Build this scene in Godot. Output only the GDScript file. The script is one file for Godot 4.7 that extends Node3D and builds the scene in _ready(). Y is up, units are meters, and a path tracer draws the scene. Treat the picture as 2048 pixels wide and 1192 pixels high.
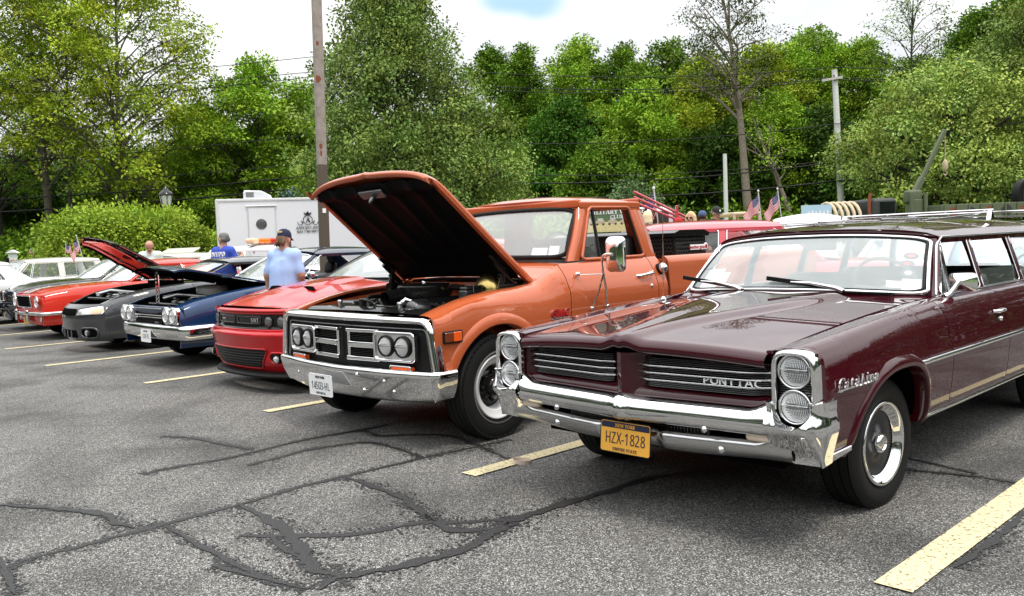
extends Node3D
# A car show on a parking lot. "Lot frame": u across the stalls (to the cars' left), y up, w towards the cars' fronts; metres.

const LU := Vector3(0.69333, 0, 0.72062)
const LW := Vector3(-0.72062, 0, 0.69333)
const LO := Vector3(1.18409, 0, -4.88006)
var M := {}
var rng := RandomNumberGenerator.new()
var used := {}

class MB:
	var v := PackedVector3Array()
	var n := PackedVector3Array()
	var t := PackedVector2Array()
	var c := PackedColorArray()
	var ix := PackedInt32Array()
	var col := Color(1, 1, 1)
	func mark() -> int:
		return v.size()
	func tx(from: int, x: Transform3D) -> void:
		var nb := x.basis.inverse().transposed()
		for i in range(from, v.size()):
			v[i] = x * v[i]
			n[i] = (nb * n[i]).normalized()
		if x.basis.determinant() < 0:
			for i in range(0, ix.size(), 3):
				if ix[i] >= from:
					var q := ix[i + 1]
					ix[i + 1] = ix[i + 2]; ix[i + 2] = q
	func mirror(from: int, i0: int) -> void:   # adds a copy mirrored in x
		var cnt := v.size()
		var icnt := ix.size()
		var base := cnt - from
		for i in range(from, cnt):
			v.append(v[i] * Vector3(-1, 1, 1)); n.append(n[i] * Vector3(-1, 1, 1)); t.append(t[i]); c.append(c[i])
		for i in range(i0, icnt, 3):
			ix.append(ix[i] + base); ix.append(ix[i + 2] + base); ix.append(ix[i + 1] + base)
	func grid(rows: Array, cu := false, cv := false) -> void:
		var nu := rows.size()
		var nv: int = rows[0].size()
		var b := v.size()
		var acc := PackedVector3Array()
		acc.resize(nu * nv)
		for i in nu:
			var r: PackedVector3Array = rows[i]
			v.append_array(r)
			for j in nv:
				t.append(Vector2(float(j) / maxi(nv - 1, 1), 1.0 - float(i) / maxi(nu - 1, 1)))
				c.append(col)
		for i in (nu if cu else nu - 1):
			var i2 := (i + 1) % nu
			for j in (nv if cv else nv - 1):
				var j2 := (j + 1) % nv
				var a := i * nv + j
				var d := i * nv + j2
				var e := i2 * nv + j
				var f := i2 * nv + j2
				var va := v[b + a]; var vd := v[b + d]; var ve := v[b + e]; var vf := v[b + f]
				var n1 := (ve - va).cross(vd - va)
				var n2 := (ve - vd).cross(vf - vd)
				acc[a] += n1; acc[d] += n1 + n2; acc[e] += n1 + n2; acc[f] += n2
				if n1.length_squared() > 1e-16:
					ix.append(b + a); ix.append(b + d); ix.append(b + e)
				if n2.length_squared() > 1e-16:
					ix.append(b + d); ix.append(b + f); ix.append(b + e)
		for k in nu * nv:
			n.append(acc[k].normalized() if acc[k].length_squared() > 1e-20 else Vector3.UP)
		# pointwise seams of closed grids with repeated points are left to the caller
	func tri(a: Vector3, b: Vector3, d: Vector3) -> void:
		var k := v.size()
		var nn := -(d - a).cross(b - a).normalized()
		for p in [a, b, d]:
			v.append(p); n.append(-nn * -1.0 if false else (b - a).cross(d - a).normalized() * -1.0); t.append(Vector2.ZERO); c.append(col)
		ix.append(k); ix.append(k + 1); ix.append(k + 2)
	func quad(a: Vector3, b: Vector3, d: Vector3, e: Vector3) -> void:
		grid([PackedVector3Array([a, b]), PackedVector3Array([e, d])])
	func fan(p: PackedVector3Array) -> void:   # flat polygon, star-shaped about its mean
		var m := Vector3.ZERO
		for q in p: m += q
		m /= p.size()
		for i in p.size(): tri(m, p[i], p[(i + 1) % p.size()])
	func box(o: Vector3, s: Vector3, bev := 0.0, bas := Basis()) -> void:
		var k := mark()
		var h := s * 0.5
		if bev <= 0.0:
			for ax in 3:
				for sg in [-1.0, 1.0]:
					var nn := Vector3.ZERO; nn[ax] = sg
					var a := Vector3.ZERO; a[(ax + 1) % 3] = h[(ax + 1) % 3]
					var b2 := Vector3.ZERO; b2[(ax + 2) % 3] = h[(ax + 2) % 3] * sg
					var cc := Vector3.ZERO; cc[ax] = h[ax] * sg
					quad(cc - a - b2, cc - a + b2, cc + a + b2, cc + a - b2)
		else:
			# rounded along all edges: nested rings
			var rows := []
			var e := minf(bev, minf(h.x, minf(h.y, h.z)) * 0.98)
			for lv in [[-h.y, 1.0], [-h.y + e * 0.3, 0.3], [-h.y + e, 0.0], [h.y - e, 0.0], [h.y - e * 0.3, 0.3], [h.y, 1.0]]:
				var r := PackedVector3Array()
				var ins: float = lv[1] * e
				var hx := h.x - ins; var hz := h.z - ins
				var q: float = e * (1.0 - 0.5 * lv[1])
				for cn in [[1, 1], [-1, 1], [-1, -1], [1, -1]]:
					for st in 3:
						var a0 := atan2(cn[1], cn[0]) + (st - 1) * PI / 4
						r.append(Vector3(cn[0] * (hx - q) + cos(a0) * q, lv[0], cn[1] * (hz - q) + sin(a0) * q))
				rows.append(r)
			grid(rows, false, true)
			fan(rows[0]); fan(rows[5])
		tx(k, Transform3D(bas, o))
	func tube(p: PackedVector3Array, r, seg := 8, caps := true, closed := false) -> void:
		var rows := []
		var cnt := p.size()
		var up := Vector3.UP
		for i in cnt:
			var d: Vector3
			if closed: d = p[(i + 1) % cnt] - p[(i - 1 + cnt) % cnt]
			else: d = p[mini(i + 1, cnt - 1)] - p[maxi(i - 1, 0)]
			d = d.normalized()
			if i == 0:
				up = Vector3.UP if absf(d.y) < 0.9 else Vector3.RIGHT
			up = (up - d * up.dot(d)).normalized()
			var s := d.cross(up)
			var rr: float = r[i] if (r is Array or r is PackedFloat32Array) else r
			var ring := PackedVector3Array()
			for j in seg:
				var a := TAU * j / seg
				ring.append(p[i] + (up * cos(a) + s * sin(a)) * rr)
			rows.append(ring)
		grid(rows, closed, true)
		if caps and not closed:
			fan(rows[0]); fan(rows[cnt - 1])
	func bar(a: Vector3, b: Vector3, w: float, h: float, upv := Vector3.UP, bev := 0.0) -> void:
		var d := b - a
		var z := d.normalized()
		var x := upv.cross(z).normalized()
		box((a + b) * 0.5, Vector3(w, h, d.length()), bev, Basis(x, z.cross(x), z))
	func lathe(prof: PackedVector2Array, o := Vector3.ZERO, ax := Vector3.RIGHT, seg := 32, sharp := []) -> void:
		# prof: (radius, along axis)
		var z := ax.normalized()
		var x := (Vector3.UP if absf(z.y) < 0.9 else Vector3.RIGHT).cross(z).normalized()
		var y := z.cross(x)
		var start := 0
		var cuts := sharp.duplicate()
		cuts.append(prof.size() - 1)
		for cu in cuts:
			var rows := []
			for i in range(start, cu + 1):
				var ring := PackedVector3Array()
				for j in seg:
					var a := TAU * j / seg
					ring.append(o + z * prof[i].y + (x * cos(a) + y * sin(a)) * prof[i].x)
				rows.append(ring)
			if rows.size() > 1: grid(rows, false, true)
			start = cu
	func sweep(path: Array, prof: PackedVector2Array, outs: Array, ups: Array, closed_prof := true, closed := false) -> void:
		var rows := []
		for i in path.size():
			var ring := PackedVector3Array()
			for q in prof: ring.append(path[i] + outs[i] * q.x + ups[i] * q.y)
			rows.append(ring)
		grid(rows, closed, closed_prof)
		if closed_prof and not closed:
			fan(rows[0]); fan(rows[-1])
	func prism(poly: PackedVector2Array, d: float, x := Transform3D(), bev := 0.0) -> void:
		# polygon in xy, extruded z from -d/2 to d/2, front edge bevelled
		var k := mark()
		var idx := Geometry2D.triangulate_polygon(poly)
		var inner := poly
		if bev > 0.0:
			var off := Geometry2D.offset_polygon(poly, -bev)
			if off.size() == 1 and off[0].size() == poly.size(): inner = off[0]
			else: bev = 0.0
		for sg in [-1.0, 1.0]:
			var p := inner if (sg > 0 and bev > 0.0) else poly
			var id := Geometry2D.triangulate_polygon(p)
			for i in range(0, id.size(), 3):
				tri(Vector3(p[id[i]].x, p[id[i]].y, sg * d / 2), Vector3(p[id[i + 1]].x, p[id[i + 1]].y, sg * d / 2), Vector3(p[id[i + 2]].x, p[id[i + 2]].y, sg * d / 2))
		for i in poly.size():
			var j := (i + 1) % poly.size()
			var a := poly[i]; var b := poly[j]
			quad(Vector3(a.x, a.y, -d / 2), Vector3(b.x, b.y, -d / 2), Vector3(b.x, b.y, d / 2 - bev), Vector3(a.x, a.y, d / 2 - bev))
			if bev > 0.0 and inner.size() == poly.size():
				pass
		if bev > 0.0:
			# join by nearest index
			var sh := 0
			var best := 1e9
			for q in inner.size():
				var dd := inner[q].distance_to(poly[0])
				if dd < best: best = dd; sh = q
			for i in poly.size():
				var j := (i + 1) % poly.size()
				var a2 := inner[(i + sh) % inner.size()]; var b3 := inner[(j + sh) % inner.size()]
				quad(Vector3(poly[i].x, poly[i].y, d / 2 - bev), Vector3(poly[j].x, poly[j].y, d / 2 - bev), Vector3(b3.x, b3.y, d / 2), Vector3(a2.x, a2.y, d / 2))
		tx(k, x)
	func add_mesh(m: Mesh, x: Transform3D) -> void:
		var a := m.surface_get_arrays(0)
		var k := v.size()
		var nb := x.basis.inverse().transposed()
		var vv: PackedVector3Array = a[Mesh.ARRAY_VERTEX]
		var nn: PackedVector3Array = a[Mesh.ARRAY_NORMAL]
		for i in vv.size():
			v.append(x * vv[i]); n.append((nb * nn[i]).normalized()); t.append(Vector2.ZERO); c.append(col)
		if a[Mesh.ARRAY_INDEX] != null:
			for i in a[Mesh.ARRAY_INDEX]: ix.append(i + k)
		else:
			for i in vv.size(): ix.append(i + k)
	func mesh(colors := false) -> ArrayMesh:
		var a := []
		a.resize(Mesh.ARRAY_MAX)
		a[Mesh.ARRAY_VERTEX] = v; a[Mesh.ARRAY_NORMAL] = n; a[Mesh.ARRAY_TEX_UV] = t; a[Mesh.ARRAY_INDEX] = ix
		if colors: a[Mesh.ARRAY_COLOR] = c
		var m := ArrayMesh.new()
		m.add_surface_from_arrays(Mesh.PRIMITIVE_TRIANGLES, a)
		return m

# ---------- naming, tagging ----------
func V(x: float, y: float, z: float) -> Vector3: return Vector3(x, y, z)
func numbered(nm: String) -> String:
	if not used.has(nm):
		used[nm] = 0
		return nm
	used[nm] += 1
	return "%s_%03d" % [nm, used[nm]]
func tag(o: Node, label: String, cat: String, grp := "") -> Node:
	o.set_meta("label", label); o.set_meta("category", cat)
	if grp: o.set_meta("group", grp)
	return o
func thing(nm: String, label: String, cat: String, xf := Transform3D(), grp := "") -> Node3D:
	var o := Node3D.new()
	o.name = numbered(nm)
	add_child(o, true)
	o.transform = xf
	tag(o, label, cat, grp)
	return o
func part(nm: String, mb, mat: Material, parent: Node, colors := false) -> MeshInstance3D:
	var o := MeshInstance3D.new()
	o.mesh = mb.mesh(colors) if mb is MB else mb
	o.material_override = mat
	if parent == self:
		o.name = numbered(nm)
	else:
		var k := 0
		var nn := nm
		while parent.has_node(nn):
			k += 1
			nn = "%s_%03d" % [nm, k]
		o.name = nn
	parent.add_child(o, true)
	return o
func struct(nm: String, mb, mat: Material, parent: Node = self) -> MeshInstance3D:
	var o := part(nm, mb, mat, parent)
	o.set_meta("kind", "structure")
	return o
func lot(u: float, y: float, w: float) -> Vector3: return LO + LU * u + Vector3(0, y, 0) + LW * w
func lotx(u: float, w: float, turn := 0.0, y := 0.0) -> Transform3D:
	return Transform3D(Basis(LU, Vector3.UP, LW) * Basis(Vector3.UP, turn), lot(u, y, w))
func text(mb: MB, s: String, size: float, depth: float, xf: Transform3D, serif := false, bold := true, sx := 1.0) -> void:
	var tm := TextMesh.new()
	var f := SystemFont.new()
	f.font_names = PackedStringArray(["Droid Serif" if serif else "Droid Sans"])
	f.font_weight = 700 if bold else 400
	tm.font = f; tm.text = s; tm.font_size = 32; tm.pixel_size = size / 32.0; tm.depth = depth
	tm.curve_step = 2.0
	mb.add_mesh(tm, xf * Transform3D(Basis().scaled(Vector3(sx, 1, 1)), Vector3.ZERO))

# ---------- materials ----------
func lin(r: float, g: float, b: float, a := 1.0) -> Color:
	var c := Color(r, g, b).linear_to_srgb()
	c.a = a
	return c
func mat(key: String, c: Color, rough := 0.6, metal := 0.0, coat := 0.0) -> StandardMaterial3D:
	if M.has(key): return M[key]
	var m := StandardMaterial3D.new()
	m.resource_name = key
	m.albedo_color = c; m.roughness = rough; m.metallic = metal
	m.cull_mode = BaseMaterial3D.CULL_DISABLED
	if coat > 0.0:
		m.metallic_specular = 0.12
		m.clearcoat_enabled = true; m.clearcoat = coat; m.clearcoat_roughness = 0.02
	M[key] = m
	return m
func glass(key: String, c: Color, a: float) -> StandardMaterial3D:
	if M.has(key): return M[key]
	var m := mat(key, Color(c.r, c.g, c.b, a), 0.02)
	m.transparency = BaseMaterial3D.TRANSPARENCY_ALPHA
	return m
func noise_tex(size: int, freq: float, seed_: int, ramp: Gradient, type := FastNoiseLite.TYPE_SIMPLEX_SMOOTH, oct := 3) -> NoiseTexture2D:
	var f := FastNoiseLite.new()
	f.seed = seed_; f.frequency = freq; f.noise_type = type; f.fractal_octaves = oct
	if type == FastNoiseLite.TYPE_CELLULAR: f.cellular_return_type = FastNoiseLite.RETURN_CELL_VALUE
	var t := NoiseTexture2D.new()
	t.width = size; t.height = size; t.seamless = true; t.noise = f; t.color_ramp = ramp
	return t
func ramp(pts: Array) -> Gradient:
	var g := Gradient.new()
	var o := PackedFloat32Array(); var c := PackedColorArray()
	for p in pts:
		o.append(p[0]); c.append(p[1])
	g.offsets = o; g.colors = c
	return g
func grey(x: float) -> Color: return lin(x, x, x)
func sstep(a: float, b: float, x: float) -> float:
	var t := clampf((x - a) / (b - a), 0, 1)
	return t * t * (3 - 2 * t)
func pw(x: float, pts: Array) -> float:   # smooth interpolation through [x, y] points, x ascending
	if x <= pts[0][0]: return pts[0][1]
	for i in range(1, pts.size()):
		if x <= pts[i][0]:
			var p0: Array = pts[maxi(i - 2, 0)]; var p1: Array = pts[i - 1]; var p2: Array = pts[i]; var p3: Array = pts[mini(i + 1, pts.size() - 1)]
			var h: float = p2[0] - p1[0]
			var t: float = (x - p1[0]) / h
			var m1: float = (p2[1] - p0[1]) / maxf(p2[0] - p0[0], 1e-5) * h
			var m2: float = (p3[1] - p1[1]) / maxf(p3[0] - p1[0], 1e-5) * h
			var s1: float = p2[1] - p1[1]
			if absf(m1) > absf(3 * s1) or m1 * s1 < 0: m1 = 0.0 if m1 * s1 <= 0 else 3 * s1
			if absf(m2) > absf(3 * s1) or m2 * s1 < 0: m2 = 0.0 if m2 * s1 <= 0 else 3 * s1
			var t2 := t * t; var t3 := t2 * t
			return (2 * t3 - 3 * t2 + 1) * p1[1] + (t3 - 2 * t2 + t) * m1 + (-2 * t3 + 3 * t2) * p2[1] + (t3 - t2) * m2
	return pts[-1][1]
func spline(pts: PackedVector2Array, cnt: int) -> PackedVector2Array:   # Catmull-Rom through points, cnt samples
	var o := PackedVector2Array()
	var s := pts.size() - 1
	for i in cnt:
		var x := float(i) / (cnt - 1) * s
		var k := mini(int(x), s - 1)
		var t := x - k
		o.append(pts[k].cubic_interpolate(pts[k + 1], pts[maxi(k - 1, 0)], pts[mini(k + 2, s)], t))
	return o
func spline3(pts: Array, cnt: int, closed := false) -> PackedVector3Array:
	var o := PackedVector3Array()
	var m := pts.size()
	var s := m if closed else m - 1
	for i in cnt:
		var x := float(i) / (cnt if closed else cnt - 1) * s
		var k := mini(int(x), s - 1)
		var t := x - k
		var a: Vector3; var b: Vector3; var p: Vector3; var q: Vector3
		if closed:
			a = pts[k % m]; b = pts[(k + 1) % m]; p = pts[(k - 1 + m) % m]; q = pts[(k + 2) % m]
		else:
			a = pts[k]; b = pts[k + 1]; p = pts[maxi(k - 1, 0)]; q = pts[mini(k + 2, m - 1)]
		o.append(a.cubic_interpolate(b, p, q, t))
	return o
func P2(a: Array) -> PackedVector2Array:
	var o := PackedVector2Array()
	for p in a: o.append(Vector2(p[0], p[1]))
	return o
func P3(a: Array) -> PackedVector3Array:
	var o := PackedVector3Array()
	for p in a: o.append(Vector3(p[0], p[1], p[2]))
	return o
func P32(x: float) -> PackedVector3Array:
	return PackedVector3Array()
func rrect(hw: float, hh: float, r: float, seg := 4) -> PackedVector2Array:   # rounded rectangle outline
	var o := PackedVector2Array()
	for cn in [[1, 1], [-1, 1], [-1, -1], [1, -1]]:
		var a0 := atan2(cn[1], cn[0]) - PI / 4
		for i in seg + 1:
			var a := a0 + PI / 2 * i / seg
			o.append(Vector2(cn[0] * (hw - r) + cos(a) * r, cn[1] * (hh - r) + sin(a) * r))
	return o
# ---------- sky, light, camera ----------
func sky_image() -> Image:
	var w := 1024
	var h := 512
	var im := Image.create_empty(w, h, false, Image.FORMAT_RGBF)
	var f := FastNoiseLite.new()
	f.seed = 5; f.noise_type = FastNoiseLite.TYPE_SIMPLEX_SMOOTH; f.frequency = 1.0; f.fractal_octaves = 5; f.fractal_gain = 0.5
	for y in h:
		var el := PI / 2 - PI * (y + 0.5) / h
		var se := sin(el); var ce := cos(el)
		var base := 0.53 + 2.1 * maxf(se, 0.0)
		for x in w:
			var az := TAU * (x + 0.5) / w
			var d := Vector3(sin(az) * ce, se, -cos(az) * ce)
			var q := Vector3(d.x, d.y * 2.2, d.z) * 2.3
			var a := f.get_noise_3dv(q)
			var b := f.get_noise_3dv(q * 2.7 + Vector3(9, 3, 1))
			var lum := base * (1.0 + 0.24 * a + 0.12 * b)
			var tint := clampf((base - lum) * 0.25, -0.02, 0.06)
			var c := Color(lum * (0.985 - tint), lum * (1.0 - tint * 0.4), lum * (1.02 + tint * 0.3))
			# gaps in the overcast where blue shows
			var g := f.get_noise_3dv(d * Vector3(1.6, 3.4, 1.6) + Vector3(40, 0, 7)) + 0.25 * b
			var gap := sstep(0.40, 0.52, g) * sstep(0.2, 0.36, se)
			# the one gap that the photograph shows, above the middle trees
			var gd := Vector3(d.x - d.z * -0.0, 0, 0)
			var px := d.x / maxf(-d.z, 0.01); var py := d.y / maxf(-d.z, 0.01)
			if d.z < -0.2:
				var e := Vector2((px - 0.024) / 0.058, (py - 0.292) / 0.03)
				e.y += 0.8 * b + 0.25 * e.x * e.x
				gap = maxf(gap, 1.0 - sstep(0.55, 1.15, e.length()))
			c = c.lerp(Color(0.40, 0.66, 0.95) * (0.85 + 0.15 * base), gap * 0.9)
			if se < 0.0: c = Color(0.30, 0.30, 0.29)
			im.set_pixel(x, y, c)
	return im
func setup() -> void:
	var cam := Camera3D.new()
	cam.name = "camera"
	cam.fov = 38.315; cam.near = 0.05; cam.far = 400.0
	cam.transform = Transform3D(Basis(Vector3(0.999241, -0.038879, 0.002492), Vector3(0.038959, 0.997194, -0.063928), Vector3(0, 0.063977, 0.997951)).orthonormalized(), Vector3(0, 1.38575, 0))
	add_child(cam)
	cam.current = true
	var env := Environment.new()
	env.background_mode = Environment.BG_SKY
	var sky := Sky.new()
	var pm := PanoramaSkyMaterial.new()
	pm.panorama = ImageTexture.create_from_image(sky_image())
	sky.sky_material = pm
	env.sky = sky
	env.tonemap_mode = Environment.TONE_MAPPER_LINEAR
	env.tonemap_exposure = 1.35
	env.background_energy_multiplier = 0.86
	env.sdfgi_enabled = true; env.ssao_enabled = true; env.ssil_enabled = true
	var we := WorldEnvironment.new()
	we.name = "environment"
	we.environment = env
	add_child(we)
	var sun := DirectionalLight3D.new()
	sun.name = "sun"
	sun.light_energy = 0.5; sun.light_color = Color(1, 0.96, 0.9); sun.light_angular_distance = 12.0
	sun.shadow_enabled = true
	sun.transform = Transform3D(Basis.looking_at(Vector3(-0.25, -1.0, -0.35)), Vector3(0, 30, 0))
	add_child(sun)

func materials() -> void:
	var m := mat("asphalt", Color(1, 1, 1), 0.85)
	m.albedo_texture = noise_tex(1024, 0.19, 3, ramp([[0.0, grey(0.02)], [0.25, lin(0.042, 0.041, 0.039)], [0.48, lin(0.088, 0.086, 0.08)], [0.68, lin(0.145, 0.14, 0.13)], [0.86, lin(0.26, 0.25, 0.23)], [1.0, grey(0.52)]]), FastNoiseLite.TYPE_CELLULAR, 1)
	m.uv1_triplanar = true; m.uv1_world_triplanar = true; m.uv1_scale = Vector3.ONE * 1.05
	m.detail_enabled = true; m.detail_blend_mode = BaseMaterial3D.BLEND_MODE_MUL
	m.detail_albedo = noise_tex(512, 0.011, 8, ramp([[0.0, grey(0.42)], [0.33, grey(0.72)], [0.6, grey(1.0)], [1.0, Color(1, 1, 1)]]))
	m.uv2_triplanar = true; m.uv2_world_triplanar = true; m.uv2_scale = Vector3.ONE * 0.14
	m.detail_uv_layer = BaseMaterial3D.DETAIL_UV_2
	m.heightmap_enabled = true; m.heightmap_scale = 0.3
	m.heightmap_texture = noise_tex(1024, 0.17, 13, null, FastNoiseLite.TYPE_SIMPLEX_SMOOTH, 2)
	var y := mat("yellow_paint", Color(1, 1, 1), 0.8)
	y.albedo_texture = noise_tex(512, 0.05, 21, ramp([[0.0, lin(0.1, 0.09, 0.07)], [0.27, lin(0.2, 0.17, 0.11)], [0.31, lin(0.48, 0.4, 0.22)], [0.36, lin(0.57, 0.49, 0.29)], [1.0, lin(0.68, 0.59, 0.38)]]), FastNoiseLite.TYPE_SIMPLEX_SMOOTH, 4)
	y.uv1_triplanar = true; y.uv1_world_triplanar = true; y.uv1_scale = Vector3.ONE * 1.3
	var t := mat("tar", Color(1, 1, 1), 0.6)
	t.albedo_texture = noise_tex(512, 0.09, 31, ramp([[0.0, grey(0.009)], [0.6, grey(0.016)], [0.8, grey(0.03)], [1.0, grey(0.07)]]), FastNoiseLite.TYPE_SIMPLEX_SMOOTH, 3)
	t.uv1_triplanar = true; t.uv1_world_triplanar = true; t.uv1_scale = Vector3.ONE * 1.1
	var gs := mat("grass", Color(1, 1, 1), 0.95)
	gs.albedo_texture = noise_tex(512, 0.05, 41, ramp([[0.0, lin(0.03, 0.055, 0.012)], [0.5, lin(0.06, 0.11, 0.022)], [1.0, lin(0.1, 0.16, 0.04)]]))
	gs.uv1_triplanar = true; gs.uv1_world_triplanar = true; gs.uv1_scale = Vector3.ONE * 0.5
	mat("maroon", lin(0.037, 0.0008, 0.0045), 0.4, 0.0, 1.0)
	mat("orange", lin(0.45, 0.103, 0.037), 0.3, 0.1, 1.0)
	mat("red", lin(0.46, 0.005, 0.009), 0.3, 0.1, 1.0)
	mat("coral", lin(0.6, 0.035, 0.02), 0.3, 0.0, 1.0)
	mat("blue", lin(0.008, 0.03, 0.09), 0.3, 0.2, 1.0)
	mat("grey_metal", lin(0.06, 0.062, 0.065), 0.3, 0.4, 1.0)
	mat("black_paint", grey(0.012), 0.25, 0.0, 1.0)
	mat("cream", lin(0.68, 0.65, 0.58), 0.3, 0.0, 1.0)
	mat("white_paint", grey(0.78), 0.3, 0.0, 1.0)
	mat("light_blue", lin(0.2, 0.42, 0.55), 0.3, 0.0, 1.0)
	var ch := mat("chrome", grey(0.8), 0.05, 1.0)
	var ch2 := mat("old_chrome", grey(0.58), 0.13, 1.0)
	ch2.roughness_texture = noise_tex(256, 0.03, 51, ramp([[0.0, grey(0.6)], [0.7, Color(1, 1, 1)], [1.0, Color(1, 1, 1)]]))
	ch2.roughness = 0.22
	ch2.uv1_triplanar = true; ch2.uv1_scale = Vector3.ONE * 3.0
	mat("steel", grey(0.5), 0.3, 1.0)
	mat("brass", lin(0.6, 0.45, 0.16), 0.25, 1.0)
	mat("black", grey(0.009), 0.5).metallic_specular = 0.3
	mat("black_gloss", grey(0.01), 0.18, 0.0, 0.6)
	mat("dark", grey(0.004), 0.9).metallic_specular = 0.1
	mat("rubber", grey(0.011), 0.62).metallic_specular = 0.3
	mat("grille_dark", grey(0.02), 0.4)
	mat("pewter", grey(0.16), 0.3, 0.9)
	mat("seat_dark", grey(0.02), 0.5)
	mat("seat_light", lin(0.5, 0.47, 0.42), 0.6)
	mat("headliner", lin(0.45, 0.44, 0.42), 0.8)
	mat("white", grey(0.8), 0.5)
	mat("paper", grey(0.82), 0.8)
	mat("amber", lin(0.75, 0.18, 0.015), 0.15, 0.0, 1.0)
	mat("orange_lens", lin(0.72, 0.1, 0.015), 0.15, 0.0, 1.0)
	mat("red_lens", lin(0.5, 0.02, 0.01), 0.15, 0.0, 1.0)
	mat("plate_gold", lin(0.75, 0.38, 0.05), 0.4)
	mat("plate_navy", lin(0.012, 0.016, 0.045), 0.4)
	mat("skin", lin(0.5, 0.27, 0.19), 0.55)
	var gl := glass("glass", Color(0.85, 0.9, 0.88), 0.06)
	glass("windscreen", Color(0.88, 0.92, 0.92), 0.33)  # whitish haze in the colour stands in for sky reflected on the glass
	glass("tinted", Color(0.12, 0.14, 0.13), 0.5)
	var lens := mat("lamp_glass", Color(0.95, 0.97, 0.98, 0.12), 0.05)
	lens.transparency = BaseMaterial3D.TRANSPARENCY_ALPHA
const CRACKS := [
	[0.070, [[-1.66, 3.31], [-1.73, 3.17], [-1.72, 2.94], [-1.74, 2.66], [-1.74, 2.53], [-1.74, 2.12], [-1.78, 1.76], [-1.77, 1.41], [-1.74, 0.90], [-1.70, 0.53], [-1.64, 0.12]]],
	[0.090, [[-2.86, 3.03], [-2.57, 2.87], [-2.21, 2.70], [-1.98, 2.70], [-1.79, 2.67]]],
	[0.050, [[-1.70, 2.55], [-1.37, 2.56], [-1.06, 2.56], [-0.80, 2.56], [-0.53, 2.53], [-0.39, 2.49]]],
	[0.130, [[-1.74, 2.12], [-1.42, 2.14], [-1.11, 2.18], [-0.87, 2.25], [-0.66, 2.32], [-0.52, 2.36], [-0.41, 2.32]]],
	[0.090, [[-1.25, 2.37], [-1.08, 2.23], [-0.83, 2.00], [-0.71, 1.71], [-0.55, 1.53], [-0.37, 1.35], [-0.36, 1.39]]],
	[0.090, [[-1.75, 1.43], [-1.42, 1.44], [-1.08, 1.48], [-0.84, 1.56], [-0.65, 1.61]]],
	[0.120, [[-0.35, 2.46], [-0.40, 2.36], [-0.36, 2.26], [-0.29, 2.05], [-0.25, 1.78], [-0.31, 1.55], [-0.33, 1.40], [-0.36, 1.39], [-0.36, 1.14], [-0.32, 0.76], [-0.28, 0.31], [-0.14, 0.01], [-0.01, -0.25]]],
	[0.060, [[-2.87, 2.23], [-2.88, 2.01], [-2.82, 1.72], [-2.84, 1.44], [-2.88, 1.00], [-2.81, 0.58], [-2.79, -0.00], [-2.76, -0.53]]],
	[0.060, [[-3.93, 1.67], [-3.63, 1.54], [-3.30, 1.50], [-2.92, 1.45]]],
	[0.050, [[-2.51, 1.68], [-2.54, 1.47], [-2.58, 1.20], [-2.52, 1.01], [-2.42, 0.80], [-2.05, 0.79], [-1.73, 0.85]]],
	[0.035, [[-2.80, 0.57], [-2.52, 0.63], [-2.35, 0.45], [-2.09, 0.31], [-1.74, 0.38], [-1.24, 0.52]]],
	[0.050, [[-1.87, 3.26], [-1.52, 3.31], [-1.29, 3.34]]],
	[0.050, [[-1.10, 2.27], [-0.90, 2.32], [-0.69, 2.31]]],
	[0.100, [[-0.79, 1.57], [-0.50, 1.64], [-0.36, 1.52]]],
	[0.050, [[0.73, -0.70], [0.92, -0.76], [1.10, -0.80], [1.27, -0.80], [1.33, -0.78]]],
	[0.020, [[0.62, -0.98], [0.86, -0.92], [1.08, -0.86]]],
	[0.070, [[1.46, 0.62], [1.47, 0.37], [1.48, 0.04], [1.46, -0.31]]],
	[0.050, [[-0.96, 2.64], [-0.79, 2.59], [-0.57, 2.54]]],
]
# ---------- ground ----------
func ribbon(mb: MB, pts: Array, wd: float, y: float, jag: float, tp := true) -> void:   # flat strip along lot-frame [u, w] points
	var p3 := []
	for p in pts: p3.append(lot(p[0], y, p[1]))
	var ln := 0.0
	for i in p3.size() - 1: ln += p3[i].distance_to(p3[i + 1])
	var cnt := maxi(int(ln / 0.022), 4)
	var c := spline3(p3, cnt)
	var a := PackedVector3Array(); var b := PackedVector3Array()
	var w1 := 0.0; var w2 := 0.0
	for i in cnt:
		var d := (c[mini(i + 1, cnt - 1)] - c[maxi(i - 1, 0)]).normalized()
		var s := d.cross(Vector3.UP)
		w1 = lerpf(w1, rng.randf_range(-1, 1), 0.5); w2 = lerpf(w2, rng.randf_range(-1, 1), 0.5)
		var taper := minf(1.0, 0.25 + 3.0 * minf(i, cnt - 1 - i) / cnt) if tp else 1.0
		a.append(c[i] + s * wd * 0.5 * taper * (1 + jag * w1)); b.append(c[i] - s * wd * 0.5 * taper * (1 + jag * w2))
	mb.grid([a, b])
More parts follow.
